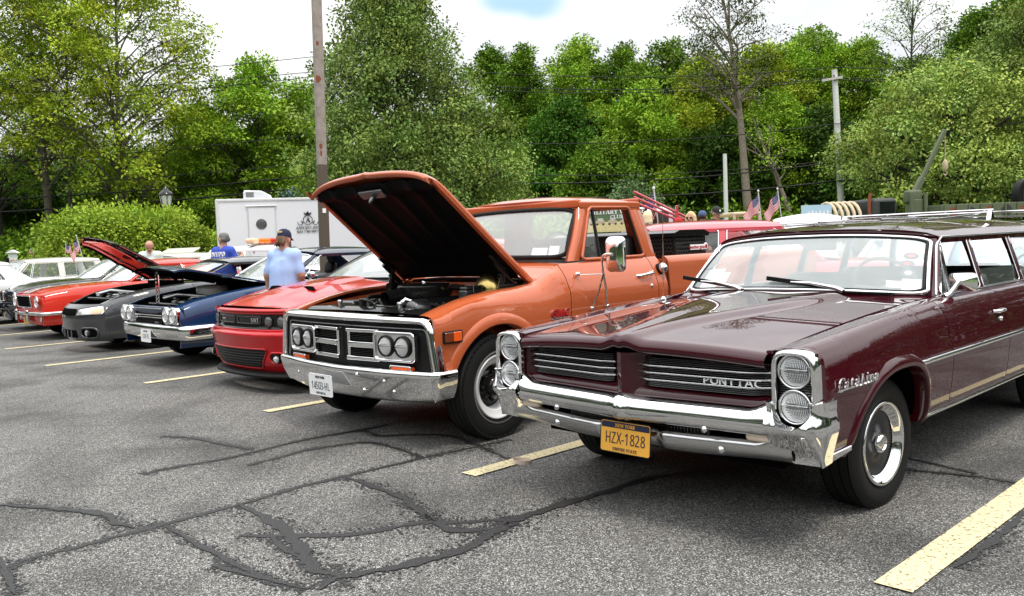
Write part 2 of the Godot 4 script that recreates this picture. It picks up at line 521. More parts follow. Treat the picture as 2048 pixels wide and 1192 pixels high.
func ground() -> void:
	var mb := MB.new()
	var rows := []
	for i in 13:
		var r := PackedVector3Array()
		for j in 13: r.append(Vector3(-90 + 15.0 * j, 0, 12 - 9.0 * i))
		rows.append(r)
	mb.grid(rows)
	struct("parking_lot_ground", mb, M.asphalt)
	var g := MB.new()
	g.quad(V(-260, -0.03, 160), V(260, -0.03, 160), V(260, -0.03, -300), V(-260, -0.03, -300))
	struct("terrain", g, M.grass)
	var ls := MB.new()
	# painted stall lines
	for l in [[1.36, 0.98, 0.15], [-1.18, 0.93, 0.125], [-4.15, 0.68, 0.12], [-6.87, 0.68, 0.12], [-9.74, 0.88, 0.12], [-12.82, 0.62, 0.12], [-15.9, 0.5, 0.12], [-18.8, 0.5, 0.12]]:
		var k := MB.new()
		ribbon(k, [[l[0], l[1]], [l[0] + 0.01, l[1] - 1.6], [l[0], l[1] - 3.2], [l[0], l[1] - 4.9]], l[2], 0.008, 0.035, false)
		struct("stall_line", k, M.yellow_paint)
	# tar-sealed cracks
	var z := MB.new()
	for s in CRACKS:
		ribbon(z, s[1], s[0] * 0.5, 0.004 + 0.0004 * (z.mark() % 7), 1.0)
	# ragged stippled edges of the sealant
	for s in CRACKS:
		var c := []
		for p in s[1]: c.append(lot(p[0], 0.0032, p[1]))
		var ln := 0.0
		for i in c.size() - 1: ln += c[i].distance_to(c[i + 1])
		var q := spline3(c, maxi(int(ln / 0.02), 8))
		for i in range(0, int(ln * 520)):
			var k := rng.randi_range(1, q.size() - 2)
			var sd := (q[k + 1] - q[k - 1]).normalized().cross(Vector3.UP)
			var o: Vector3 = q[k] + sd * rng.randfn() * float(s[0]) * 0.5 + V(0, rng.randf() * 0.0008, 0)
			var r := rng.randf_range(0.004, 0.013)
			var a := rng.randf() * TAU
			var e := V(cos(a), 0, sin(a)) * r; var f := V(-sin(a), 0, cos(a)) * r * rng.randf_range(0.4, 1.0)
			z.quad(o - e, o + f, o + e * 0.9, o - f * 0.8)
	struct("sealed_cracks", z, M.tar)
# ---------- car framework (car-local: +x left, y up, +z forward; z = 0 at the front axle) ----------
# A body is given by key sections: [z, [[x, y] x 7 from sill to the inner top edge]]
func section(keys: Array, z: float, cnt := 22) -> PackedVector2Array:
	var k := 0
	while k < keys.size() - 2 and z > keys[k + 1][0]: k += 1
	var a: Array = keys[k]; var b: Array = keys[k + 1]
	var f := clampf((z - a[0]) / (b[0] - a[0]), 0.0, 1.0)
	var p := PackedVector2Array()
	for i in a[1].size(): p.append(Vector2(lerpf(a[1][i][0], b[1][i][0], f), lerpf(a[1][i][1], b[1][i][1], f)))
	return spline(p, cnt)
func clip_sec(s: PackedVector2Array, y0: float, cnt: int) -> PackedVector2Array:
	var p := PackedVector2Array()
	var i := 0
	while i < s.size() - 1 and s[i + 1].y <= y0 and i < s.size() / 2 + 4: i += 1
	if s[i].y < y0:
		var f := clampf((y0 - s[i].y) / maxf(s[i + 1].y - s[i].y, 1e-4), 0, 1)
		p.append(s[i].lerp(s[i + 1], f))
	else: p.append(s[i])
	p.append_array(s.slice(i + 1))
	var ln := PackedFloat32Array([0.0])
	for j in range(1, p.size()): ln.append(ln[-1] + p[j].distance_to(p[j - 1]))
	var o := PackedVector2Array()
	var q := 0
	for j in cnt:
		var d := ln[-1] * j / (cnt - 1)
		while q < p.size() - 2 and ln[q + 1] < d: q += 1
		o.append(p[q].lerp(p[q + 1], clampf((d - ln[q]) / maxf(ln[q + 1] - ln[q], 1e-6), 0, 1)))
	return o
# arches: list of [[z, y] ...] (z descending); bottom line elsewhere from the section's own sill
func arch_y(arches: Array, z: float) -> float:
	for a in arches:
		if z <= a[0][0] and z >= a[-1][0]:
			for i in range(1, a.size()):
				if z >= a[i][0]:
					var f: float = (z - a[i - 1][0]) / (a[i][0] - a[i - 1][0])
					return lerpf(a[i - 1][1], a[i][1], f)
	return -1.0
func smooth_arch(pts: Array) -> Array:
	var s := spline(P2(pts), 30)
	var o := []
	for p in s: o.append([p.x, p.y])
	return o
func round_arch(zc: float, yc: float, r: float, yb: float, flat := 1.0) -> Array:
	var o := []
	var a0 := asin(clampf((yb - yc) / r, -0.9, 0.9))
	for i in 25:
		var a := lerpf(a0, PI - a0, i / 24.0)
		o.append([zc + cos(a) * r * flat, yc + sin(a) * r])
	return o
func side_panel(mb: MB, keys: Array, arches: Array, z0: float, z1: float, nz: int, ny: int, flange := 0.02) -> void:
	var zs := []
	for i in nz + 1: zs.append(lerpf(z0, z1, float(i) / nz))
	for a in arches:
		for p in a:
			if p[0] < z0 - 0.002 and p[0] > z1 + 0.002: zs.append(p[0])
		for e in [a[0][0] + 0.0015, a[-1][0] - 0.0015]:
			if e < z0 and e > z1: zs.append(e)
	zs.sort()
	zs.reverse()
	var rows := []
	for i in zs.size():
		var z: float = zs[i]
		var s := section(keys, z)
		var ya := arch_y(arches, z)
		var c := clip_sec(s, maxf(ya, s[0].y), ny)
		var r := PackedVector3Array()
		r.append(V(c[0].x - flange * 1.5, c[0].y + 0.004, z))
		r.append(V(c[0].x - 0.003, c[0].y - 0.0, z))
		for p in c: r.append(V(p.x, p.y, z))
		r.append(V(c[-1].x - 0.003, c[-1].y - 0.003, z))
		r.append(V(c[-1].x - 0.006, c[-1].y - flange, z))
		rows.append(r)
	# return flanges at both ends
	var r0 := PackedVector3Array(); var r1 := PackedVector3Array()
	for p in rows[0]: r0.append(p + V(-flange, 0, -0.003))
	for p in rows[-1]: r1.append(p + V(-flange, 0, 0.003))
	mb.grid(rows)
	mb.grid([r0, rows[0]])
	mb.grid([rows[-1], r1])
func both(mb: MB, from: int, i0: int) -> void: mb.mirror(from, i0)
func sides(root: Node3D, keys: Array, arches: Array, list: Array, m: Material, ny := 14) -> void:   # list of [name, z0, z1, columns]
	for l in list:
		for sg: int in [1, -1]:
			var mb := MB.new()
			side_panel(mb, keys, arches, l[1], l[2], l[3], ny)
			if sg < 0: mb.tx(0, Transform3D(Basis().scaled(V(-1, 1, 1)), V(0, 0, 0)))
			part(l[0], mb, m, root)
# moulding: a strip that follows the side at height y
func side_strip(mb: MB, keys: Array, z0: float, z1: float, y0, h: float, out: float, cnt := 30) -> void:
	var k := mb.mark(); var i0 := mb.ix.size()
	var rows := []
	for i in cnt + 1:
		var z := lerpf(z0, z1, float(i) / cnt)
		var y: float = y0 if not (y0 is Array) else pw(-z, y0)
		var s := section(keys, z)
		var xa := sec_x(s, y - h / 2); var xb := sec_x(s, y + h / 2)
		var o := out * clampf(minf(i, cnt - i) * 1.2 + 0.15, 0, 1)
		rows.append(PackedVector3Array([V(xa - 0.004, y - h / 2, z), V(xa + o * 0.7, y - h * 0.42, z), V((xa + xb) / 2 + o, y, z), V(xb + o * 0.7, y + h * 0.42, z), V(xb - 0.004, y + h / 2, z)]))
	mb.grid(rows)
	mb.mirror(k, i0)
func sec_x(s: PackedVector2Array, y: float) -> float:
	for i in s.size() - 1:
		if s[i + 1].y >= y: return lerpf(s[i].x, s[i + 1].x, clampf((y - s[i].y) / maxf(s[i + 1].y - s[i].y, 1e-4), 0, 1))
	return s[-1].x
# hood / deck: skin between left and right edges from z0 to z1; f(u in -1..1, z) gives height
func skin(mb: MB, z0: float, z1: float, nz: int, nx: int, xw: Callable, f: Callable, bow := 0.0) -> void:
	var rows := []
	for i in nz + 1:
		var z := lerpf(z0, z1, float(i) / nz)
		var r := PackedVector3Array()
		var hw: float = xw.call(z)
		for j in nx + 1:
			var u := lerpf(-1, 1, float(j) / nx)
			r.append(V(u * hw, f.call(u, z), z + bow * (1 - u * u) * (1.0 - float(i) / nz)))
		rows.append(r)
	mb.grid(rows)
	# edge flanges
	for e in [0, nx]:
		var a := PackedVector3Array(); var b := PackedVector3Array()
		for r in rows:
			a.append(r[e]); b.append(r[e] + V(0, -0.02, 0))
		mb.grid([a, b])
# ---------- greenhouse ----------
# g: xb,yb (belt), xt,yt (top of the side windows), wb,wt (windscreen corner at base, top), rb,rt (rear window corner), cb,ct (bow of windscreen at base, top),
#    dbr,dtr (bow of the rear window), yc (roof crown), posts: [[zbase, ztop, width, material key] ...], pw: pillar width
func gp(g: Dictionary, f: float, z: float, s := 1.0) -> Vector3:
	return V(lerpf(g.xb, g.xt, f) * s, lerpf(g.yb, g.yt, f), z)
func ws_pt(g: Dictionary, front: bool, u: float, f: float) -> Vector3:
	var zb: float; var zt: float
	if front:
		zb = g.wb + g.cb * (1 - u * u); zt = g.wt + g.ct * (1 - u * u)
	else:
		zb = g.rb - g.dbr * (1 - u * u); zt = g.rt - g.dtr * (1 - u * u)
	var ybx: float = g.get("ybf", g.yb) if front else g.get("ybr", g.yb)
	var yb: float = lerpf(g.yb, ybx, 1 - u * u)
	var yt: float = lerpf(g.yt, g.yc - g.get("hd", 0.025), 1 - pow(absf(u), 2.5))
	var bulge: float = sin(f * PI) * g.get("bulge", 0.012)
	return V(lerpf(g.xb, g.xt, f) * u, lerpf(yb, yt, f) + bulge, lerpf(zb, zt, f) + (bulge if front else -bulge))
func screen(mb: MB, g: Dictionary, front: bool, m := 0.955, f0 := 0.03, f1 := 0.96) -> void:
	var rows := []
	for i in 9:
		var r := PackedVector3Array()
		for j in 21: r.append(ws_pt(g, front, lerpf(-m, m, j / 20.0), lerpf(f0, f1, i / 8.0)))
		rows.append(r)
	mb.grid(rows)
func screen_edge(g: Dictionary, front: bool, m := 0.955, f0 := 0.03, f1 := 0.96, rc := 0.16) -> PackedVector3Array:
	var o := PackedVector3Array()
	var q := rrect(1, 1, rc, 4)
	# densify
	var d := PackedVector2Array()
	for i in q.size():
		var a := q[i]; var b := q[(i + 1) % q.size()]
		var n := maxi(1, int(a.distance_to(b) / 0.12))
		for k in n: d.append(a.lerp(b, float(k) / n))
	for p in d: o.append(ws_pt(g, front, p.x * m, lerpf(f0, f1, (p.y + 1) / 2)))
	return o
func pillar(mb: MB, g: Dictionary, zb: float, zt: float, wb: float, wt: float, th := 0.03) -> void:   # a post in the side plane between base and top
	var rows := []
	for i in 7:
		var f := i / 6.0
		var z := lerpf(zb, zt, f); var w := lerpf(wb, wt, f) / 2
		var o := gp(g, f, z) + V(sin(f * PI) * 0.012, 0, 0)
		rows.append(PackedVector3Array([o + V(-th, 0, w), o + V(0, 0, w), o + V(0.004, 0, 0), o + V(0, 0, -w), o + V(-th, 0, -w)]))
	mb.grid(rows, false, true)
func roof(mb: MB, g: Dictionary, nz := 14, nx := 20) -> void:
	var rows := []
	for i in nz + 1:
		var f := float(i) / nz
		var r := PackedVector3Array()
		for j in nx + 1:
			var u := lerpf(-1, 1, float(j) / nx)
			var zf: float = g.wt + g.ct * (1 - u * u)
			var zr: float = g.rt - g.dtr * (1 - u * u)
			var z := lerpf(zf, zr, f)
			var edge := 1.0 - pow(1.0 - absf(sin(f * PI)), 6.0)
			var y: float = g.yt + (g.yc - g.yt) * pow(1 - pow(absf(u), g.get("rp", 3.0)), 0.6) * lerpf(0.72, 1.0, edge)
			y += g.get("arc", 0.03) * sin(f * PI) * (1 - u * u)
			r.append(V(u * (g.xt + 0.012), y + 0.012, z))
		rows.append(r)
	mb.grid(rows)
	# thickness: front, rear and side turn-downs
	for e in [0, nz]:
		var b := PackedVector3Array()
		for p in rows[e]: b.append(p + V(0, -0.03, -0.012 if e == 0 else 0.012))
		mb.grid([rows[e], b])
	for e in [0, nx]:
		var a := PackedVector3Array(); var b := PackedVector3Array()
		for r in rows:
			a.append(r[e]); b.append(r[e] + V(0.0, -0.04, 0))
		mb.grid([a, b])
	# inner lining
	var inn := []
	for r in rows:
		var q := PackedVector3Array()
		for p in r: q.append(p * V(0.97, 1, 1) + V(0, -0.03, 0))
		inn.append(q)
	mb.grid(inn)
func side_glass(mb: MB, g: Dictionary, zb0: float, zt0: float, zb1: float, zt1: float, f0 := 0.02, f1 := 0.97) -> void:
	var rows := []
	for i in 6:
		var f := lerpf(f0, f1, i / 5.0)
		var r := PackedVector3Array()
		for j in 5:
			var z := lerpf(lerpf(zb0, zt0, f), lerpf(zb1, zt1, f), j / 4.0)
			r.append(gp(g, f, z) + V(-0.014 + sin(f * PI) * 0.012, 0, 0))
		rows.append(r)
	mb.grid(rows)
func win_edge(g: Dictionary, zb0: float, zt0: float, zb1: float, zt1: float, rc := 0.08, off := 0.0) -> PackedVector3Array:
	var q := rrect(1, 1, rc * 2.0, 3)
	var o := PackedVector3Array()
	for p in q:
		var f := lerpf(0.015, 0.985, (p.y + 1) / 2)
		var k := (p.x + 1) / 2
		o.append(gp(g, f, lerpf(lerpf(zb0, zt0, f), lerpf(zb1, zt1, f), k)) + V(off + sin(f * PI) * 0.012, 0, 0))
	return o
# ---------- wheels ----------
func tyre_mesh(r: float, w: float, rim: float, seg := 48, grooves := true) -> MB:
	var mb := MB.new()
	var p := []
	var h := w / 2
	p.append([rim - 0.005, -h * 0.72]); p.append([rim + 0.012, -h * 0.86]); p.append([lerpf(rim, r, 0.35), -h * 0.99]); p.append([lerpf(rim, r, 0.6), -h * 1.0]); p.append([r - 0.035, -h * 0.95]); p.append([r - 0.012, -h * 0.86]); p.append([r - 0.004, -h * 0.76])
	if grooves:
		for gx in [-0.5, -0.17, 0.17, 0.5]:
			var gw := 0.03
			p.append([r, (gx - gw) * h * 1.4]); p.append([r - 0.008, (gx - gw * 0.8) * h * 1.4]); p.append([r - 0.008, (gx + gw * 0.8) * h * 1.4]); p.append([r, (gx + gw) * h * 1.4])
	p.append([r - 0.004, h * 0.76]); p.append([r - 0.012, h * 0.86]); p.append([r - 0.035, h * 0.95]); p.append([lerpf(rim, r, 0.6), h]); p.append([lerpf(rim, r, 0.35), h * 0.99]); p.append([rim + 0.012, h * 0.86]); p.append([rim - 0.005, h * 0.72])
	var sharp := [6]
	if grooves: for i in 16: sharp.append(7 + i)
	sharp.append(p.size() - 7)
	mb.lathe(P2(p), Vector3.ZERO, Vector3.RIGHT, seg, sharp)
	return mb
func put_wheel(root: Node3D, builder: Callable, x: float, y: float, z: float, sg: int, steer := 0.0) -> void:
	var o := Node3D.new()
	var k := 0
	var nn := "wheel"
	while root.has_node(nn):
		k += 1
		nn = "wheel_%03d" % k
	o.name = nn
	root.add_child(o, true)
	o.transform = Transform3D(Basis(Vector3.UP, steer + (0.0 if sg > 0 else PI)), V(x * sg, y, z))
	builder.call(o)
var wheel_cache := {}
func wheel_simple(key: String, o: Node3D, r: float, w: float, rim: float, kind: String) -> void:
	if not wheel_cache.has(key):
		var d := {}
		d.tyre = tyre_mesh(r, w, rim, 40, false).mesh()
		var h := w / 2
		var a := MB.new()
		a.lathe(P2([[rim + 0.006, h * 0.8], [rim, h * 0.84], [rim - 0.02, h * 0.8], [rim - 0.035, h * 0.5], [rim * 0.4, h * 0.55], [0.055, h * 0.75], [0.0, h * 0.78]]), Vector3.ZERO, Vector3.RIGHT, 32)
		a.lathe(P2([[rim, h * 0.6], [rim - 0.01, -h * 0.7]]), Vector3.ZERO, Vector3.RIGHT, 32)
		if kind == "spoke":
			a = MB.new()
			a.lathe(P2([[rim + 0.006, h * 0.8], [rim, h * 0.84], [rim - 0.025, h * 0.78], [rim - 0.03, -h * 0.5]]), Vector3.ZERO, Vector3.RIGHT, 32)
			for i in 5:
				var an := TAU * i / 5
				a.box(V(h * 0.62, sin(an) * rim * 0.5, cos(an) * rim * 0.5), V(0.03, rim * 0.22, rim * 0.95), 0.008, Basis(Vector3.RIGHT, -an))
			a.lathe(P2([[0.06, h * 0.5], [0.055, h * 0.75], [0.0, h * 0.78]]), Vector3.ZERO, Vector3.RIGHT, 20)
		d.rim = a.mesh()
		var b := MB.new()
		b.lathe(P2([[rim - 0.01, -h * 0.3], [0.0, -h * 0.3]]), Vector3.ZERO, Vector3.RIGHT, 24)
		d.back = b.mesh()
		wheel_cache[key] = d
	var q: Dictionary = wheel_cache[key]
	part("tyre", q.tyre, M.rubber, o)
	part("rim", q.rim, M.steel if kind != "dark" else M.pewter, o)
	part("brake_drum", q.back, M.dark, o)
func underbody(root: Node3D, z0: float, z1: float, y: float, hw: float, arches: Array, ytop := 0.62) -> void:
	# floor pan and inner wheel housings so that no light shows through
	var mb := MB.new()
	mb.box(V(0, y + 0.06, (z0 + z1) / 2), V(hw * 1.5, 0.1, z0 - z1))
	for sg in [-1, 1]:
		for a in arches:
			var zc: float = (a[0][0] + a[-1][0]) / 2
			var rows := []
			for k in a.size():
				var zz: float = zc + (a[k][0] - zc) * 1.06; var yy: float = a[k][1] + 0.03
				rows.append(PackedVector3Array([V(sg * (hw - 0.035), yy, zz), V(sg * (hw - 0.45), yy, zz)]))
			mb.grid(rows)
			var fz := PackedVector3Array()
			for k in a.size(): fz.append(V(sg * (hw - 0.45), a[k][1] + 0.03, zc + (a[k][0] - zc) * 1.06))
			mb.fan(fz)
	part("underbody", mb, M.dark, root)
func plate(root: Node3D, nm: String, o: Vector3, tilt: float, base: Material, top: Material, ink: Material, s: String, l1: String, l2: String, yaw := 0.0) -> void:
	var n := Node3D.new()
	n.name = nm
	root.add_child(n, true)
	n.transform = Transform3D(Basis(Vector3.UP, yaw) * Basis(Vector3.RIGHT, -tilt), o)
	var a := MB.new()
	a.prism(rrect(0.1525, 0.076, 0.012), 0.003)
	part("plate_panel", a, base, n)
	if top != null:
		var b := MB.new()
		b.prism(PackedVector2Array([Vector2(-0.149, 0.043), Vector2(0.149, 0.043), Vector2(0.149, 0.066), Vector2(0.143, 0.073), Vector2(-0.143, 0.073), Vector2(-0.149, 0.066)]), 0.002, Transform3D(Basis(), V(0, 0, 0.0015)))
		part("plate_band", b, top, n)
	var c := MB.new()
	text(c, s, 0.075, 0.0015, Transform3D(Basis(), V(0, -0.008, 0.0022)), false, false, 0.78)
	if l2: text(c, l2, 0.02, 0.0015, Transform3D(Basis(), V(0, -0.061, 0.0022)), true, true)
	part("plate_number", c, ink, n)
	var d := MB.new()
	text(d, l1, 0.022, 0.0015, Transform3D(Basis(), V(0, 0.057, 0.0033)), true, true)
	part("plate_state_name", d, M.plate_gold if top != null else ink, n)
	var f := MB.new()
	f.tube(frame_path(rrect(0.155, 0.0785, 0.013)), 0.003, 6, false, true)
	part("plate_frame", f, M.black if top != null else M.paper, n)
func frame_path(q: PackedVector2Array, z := 0.0) -> PackedVector3Array:
	var o := PackedVector3Array()
	for p in q: o.append(V(p.x, p.y, z))
	return o
func seat(mb: MB, x: float, y: float, z: float, w: float, h := 0.5, headrest := false) -> void:
	mb.box(V(x, y, z), V(w, 0.18, 0.5), 0.06)
	mb.box(V(x, y + h * 0.5 + 0.05, z - 0.3), V(w, h, 0.16), 0.06, Basis(Vector3.RIGHT, -0.22))
	if headrest: mb.box(V(x, y + h + 0.14, z - 0.39), V(w * 0.5, 0.17, 0.1), 0.04, Basis(Vector3.RIGHT, -0.15))
func steering(root: Node3D, x: float, y: float, z: float, m: Material, r := 0.19) -> void:
	var mb := MB.new()
	var ring := PackedVector3Array()
	for i in 32: ring.append(V(cos(TAU * i / 32) * r, sin(TAU * i / 32) * r, 0))
	mb.tube(ring, 0.011, 8, false, true)
	mb.tube(PackedVector3Array([V(-r, 0, 0), V(0, -0.01, 0.03), V(r, 0, 0)]), 0.012, 6)
	mb.lathe(P2([[0.05, 0.0], [0.045, -0.03], [0, -0.035]]), V(0, 0, 0.03), Vector3.BACK, 16)
	mb.tube(PackedVector3Array([V(0, 0, 0.02), V(0, 0, 0.5)]), 0.022, 8)
	mb.tx(0, Transform3D(Basis(Vector3.RIGHT, 0.45), V(x, y, z)))
	part("steering_wheel", mb, m, root)
# ---------- the maroon station wagon in front ----------
func lamp(root: Node3D, o: Vector3, r: float, ring: Material, nm := "headlight", dir := Vector3.BACK) -> void:
	var n := Node3D.new()
	var k := 0
	var nn := nm
	while root.has_node(nn):
		k += 1
		nn = "%s_%03d" % [nm, k]
	n.name = nn
	root.add_child(n, true)
	n.transform = Transform3D(Basis(Quaternion(Vector3.BACK, dir.normalized())), o)
	var a := MB.new()
	a.lathe(P2([[r * 1.0, -0.03], [r * 1.13, -0.005], [r * 1.14, 0.006], [r * 1.08, 0.013], [r * 0.98, 0.008], [r * 0.97, -0.01]]), Vector3.ZERO, Vector3.BACK, 36)
	part("lamp_ring", a, ring, n)
	var b := MB.new()
	b.lathe(P2([[r * 0.97, -0.004], [r * 0.7, -0.03], [r * 0.4, -0.052], [r * 0.16, -0.06], [0.0, -0.06]]), Vector3.ZERO, Vector3.BACK, 28)
	b.lathe(P2([[r * 0.16, -0.06], [r * 0.17, -0.03], [r * 0.1, -0.02], [0.0, -0.018]]), Vector3.ZERO, Vector3.BACK, 16)
	part("reflector", b, M.lamp_bowl, n)
	var c := MB.new()
	c.lathe(P2([[r * 0.985, 0.0], [r * 0.8, 0.011], [r * 0.55, 0.018], [r * 0.25, 0.022], [0.0, 0.023]]), Vector3.ZERO, Vector3.BACK, 32)
	part("lens", c, M.lamp_glass, n)
	# moulded flutes of the lens
	var d := MB.new()
	for i in range(-8, 9):
		var x := i * r * 0.105
		var hh := sqrt(maxf(r * r * 0.86 - x * x, 0.0))
		var zz := 0.0225 * (1 - pow(x / r, 2) * 0.8)
		d.bar(V(x, -hh * 0.95, zz * 0.25 + 0.001), V(x, -hh * 0.1, zz + 0.001), 0.0012, 0.0015, Vector3.BACK)
		d.bar(V(x, hh * 0.95, zz * 0.25 + 0.001), V(x, hh * 0.32, zz + 0.001), 0.0012, 0.0015, Vector3.BACK)
	d.bar(V(-r * 0.9, r * 0.12, 0.012), V(r * 0.9, r * 0.12, 0.012), 0.004, 0.003)
	part("lens_flutes", d, M.lamp_flute, n)
func wagon() -> void:
	pass
	var x0 := 0.03
	var c := thing("station_wagon", "dark maroon station wagon with stacked headlights and chrome roof rack, nearest car", "station wagon", lotx(x0, 0.0))
	var mr: Material = M.maroon
	# --- side sections
	var tops := [[-4.6, 0.985], [-0.76, 0.985], [-0.3, 0.965], [0.1, 0.94], [0.5, 0.91], [0.86, 0.885]]
	var keys := []
	for z in [-4.55, -4.3, -3.0, -0.76, -0.5, -0.3, -0.1, 0.1, 0.3, 0.5, 0.7, 0.77, 0.78, 0.855]:
		var tp: float = pw(z, tops)
		var k: float = (tp - 0.70) / 0.285
		var tf := 0.015 * sstep(0.3, 0.86, z)
		var inx: float = lerpf(0.835, 0.765, sstep(-0.8, -0.35, z))
		var iny: float = lerpf(0.99, tp - 0.012, sstep(-0.8, -0.35, z))
		var rr := 0.04 * sstep(-4.0, -4.55, z)
		var lo := 1.0 if z < 0.775 else 0.0
		keys.append([z, [[0.935 - rr + 0.04 * (1 - lo), lerpf(0.61, 0.375, lo)], [0.965 - rr, lerpf(0.63, 0.43, lo)], [0.985 - tf - rr, lerpf(0.655, 0.56, lo)], [0.995 - tf - rr, 0.70], [0.972 - tf - rr, 0.70 + 0.10 * k], [0.962 - tf - rr, 0.70 + 0.165 * k], [0.925 - tf - rr, 0.70 + 0.245 * k], [0.88 - rr, 0.70 + 0.282 * k], [inx - rr * 0.5, iny]]])
	var af := smooth_arch([[0.535, 0.37], [0.49, 0.47], [0.41, 0.57], [0.30, 0.65], [0.15, 0.695], [-0.02, 0.705], [-0.16, 0.69], [-0.26, 0.63], [-0.315, 0.54], [-0.34, 0.44], [-0.345, 0.37]])
	var ar := round_arch(-3.05, 0.33, 0.37, 0.375)
	var arches := [af, ar]
	sides(c, keys, arches, [["front_fender", 0.855, -0.668, 44], ["front_door", -0.675, -1.627, 16], ["rear_door", -1.634, -2.46, 14], ["quarter_panel", -2.467, -4.55, 40]], mr, 20)
	# arch lips
	var lip := MB.new()
	for sg: int in [1, -1]:
		for a in arches:
			var rows := []
			for i in a.size():
				var z: float = a[i][0]; var y: float = a[i][1]
				var x := sec_x(section(keys, z), y)
				var dz: float = z - (a[0][0] + a[-1][0]) / 2
				var nn := Vector2(dz, y - 0.33).normalized()
				rows.append(PackedVector3Array([V(sg * (x - 0.06), y, z), V(sg * (x + 0.008), y - 0.001, z), V(sg * (x + 0.014), y + nn.y * 0.012, z + nn.x * 0.012), V(sg * (x + 0.011), y + nn.y * 0.04, z + nn.x * 0.04), V(sg * (x - 0.012), y + nn.y * 0.062, z + nn.x * 0.062)]))
			lip.grid(rows)
	part("wheel_arch_lip", lip, mr, c)
	underbody(c, 0.7, -4.4, 0.3, 0.97, arches)
	# --- hood
	var hw := func(z): return lerpf(0.757, 0.752, sstep(-0.6, 0.8, z))
	var hy := func(u, z):
		var e: float = pw(z, [[-0.62, 0.968], [-0.3, 0.956], [0.1, 0.93], [0.5, 0.898], [0.8, 0.868], [0.9, 0.857]]) 
		var rw: float = lerpf(0.46, 0.03, sstep(-0.55, 0.95, z))
		var a := absf(u)
		var y: float = e + 0.034 * (1 - u * u) + 0.026 * (1.0 - sstep(rw, rw + 0.14, a)) - 0.008 * (1.0 - sstep(0.0, rw * 0.9 + 0.02, a))
		return y
	var nose := func(u): return 0.075 * (1.0 - absf(u) * 0.98)     # V-shaped front in plan
	var hood := MB.new()
	var rows := []
	for i in 31:
		var r := PackedVector3Array()
		for j in 49:
			var u := lerpf(-1, 1, j / 48.0)
			var z := lerpf(-0.62, 0.845, i / 30.0)
			var zz: float = z + nose.call(u) * sstep(-0.3, 0.845, z)
			r.append(V(u * hw.call(z), hy.call(u, z), zz))
		rows.append(r)
	# rolled front lip
	for st in [[0.022, -0.006], [0.04, -0.02], [0.048, -0.042], [0.042, -0.062], [0.018, -0.072], [-0.03, -0.066]]:
		var r := PackedVector3Array()
		for j in 49:
			var u := lerpf(-1, 1, j / 48.0)
			r.append(V(u * 0.752, hy.call(u, 0.845) + st[1], 0.845 + nose.call(u) + st[0]))
		rows.append(r)
	hood.grid(rows)
	for e in [0, 48]:
		var a := PackedVector3Array(); var b := PackedVector3Array()
		for r in rows.slice(0, 31):
			a.append(r[e]); b.append(r[e] + V(0, -0.03, 0))
		hood.grid([a, b])
	part("hood", hood, mr, c)
	# --- cowl with its grating
	var cow := MB.new()
	skin(cow, -0.628, -0.86, 6, 24, func(z): return lerpf(0.765, 0.82, sstep(-0.62, -0.85, z)), func(u, z): return lerpf(0.968, 0.994, sstep(-0.62, -0.86, z)) + 0.032 * (1 - u * u) , 0.0)
	part("cowl", cow, mr, c)
	var lou := MB.new()
	for i in 78:
		var x := -0.62 + i * 0.0161
		lou.bar(V(x, 0.991 + 0.032 * (1 - pow(x / 0.8, 2)), -0.70), V(x + 0.02, 1.0 + 0.032 * (1 - pow(x / 0.8, 2)), -0.765), 0.0065, 0.006)
	part("cowl_vent", lou, M.dark, c)
	# --- nose: maroon shelf and divider, grille cavities
	var cav := MB.new()
	for sg: int in [1, -1]:
		cav.quad(V(sg * 0.05, 0.60, 0.83), V(sg * 0.79, 0.60, 0.77), V(sg * 0.79, 0.86, 0.77), V(sg * 0.05, 0.86, 0.83))
	part("grille_backing", cav, M.dark, c)
	var div := MB.new()
	div.prism(PackedVector2Array([Vector2(-0.12, 0.795), Vector2(-0.12, 0.85), Vector2(-0.035, 0.928), Vector2(0.0, 0.945), Vector2(0.035, 0.928), Vector2(0.12, 0.85), Vector2(0.12, 0.795)]), 0.22, Transform3D(Basis(V(1, 0, 0), V(0, 0, 1), V(0, -1, 0)), V(0, 0.715, 0)))
	part("nose_divider", div, mr, c)
	var sh := MB.new()
	for sg: int in [1, -1]:
		var rs := []
		for st in [[0.665, -0.05], [0.655, -0.02], [0.632, -0.005], [0.612, 0.0], [0.6, 0.0]]:
			var r := PackedVector3Array()
			for j in 17:
				var x := lerpf(0.0, 0.80, j / 16.0)
				r.append(V(sg * x, st[0], 0.845 + 0.075 * (1 - x / 0.8) + st[1]))
			rs.append(r)
		sh.grid(rs)
	part("grille_shelf", sh, mr, c)
	var cove := MB.new()   # painted coves at the outer ends of the grilles
	for sg: int in [1, -1]:
		var rs := []
		for i in 9:
			var a := i / 8.0 * PI / 2
			var x := 0.70 + 0.075 * sin(a); var z := 0.80 + 0.07 * (1 - cos(a))
			rs.append(PackedVector3Array([V(sg * x, 0.62, z), V(sg * x, 0.80, z)]))
		cove.grid(rs)
	part("grille_cove", cove, mr, c)
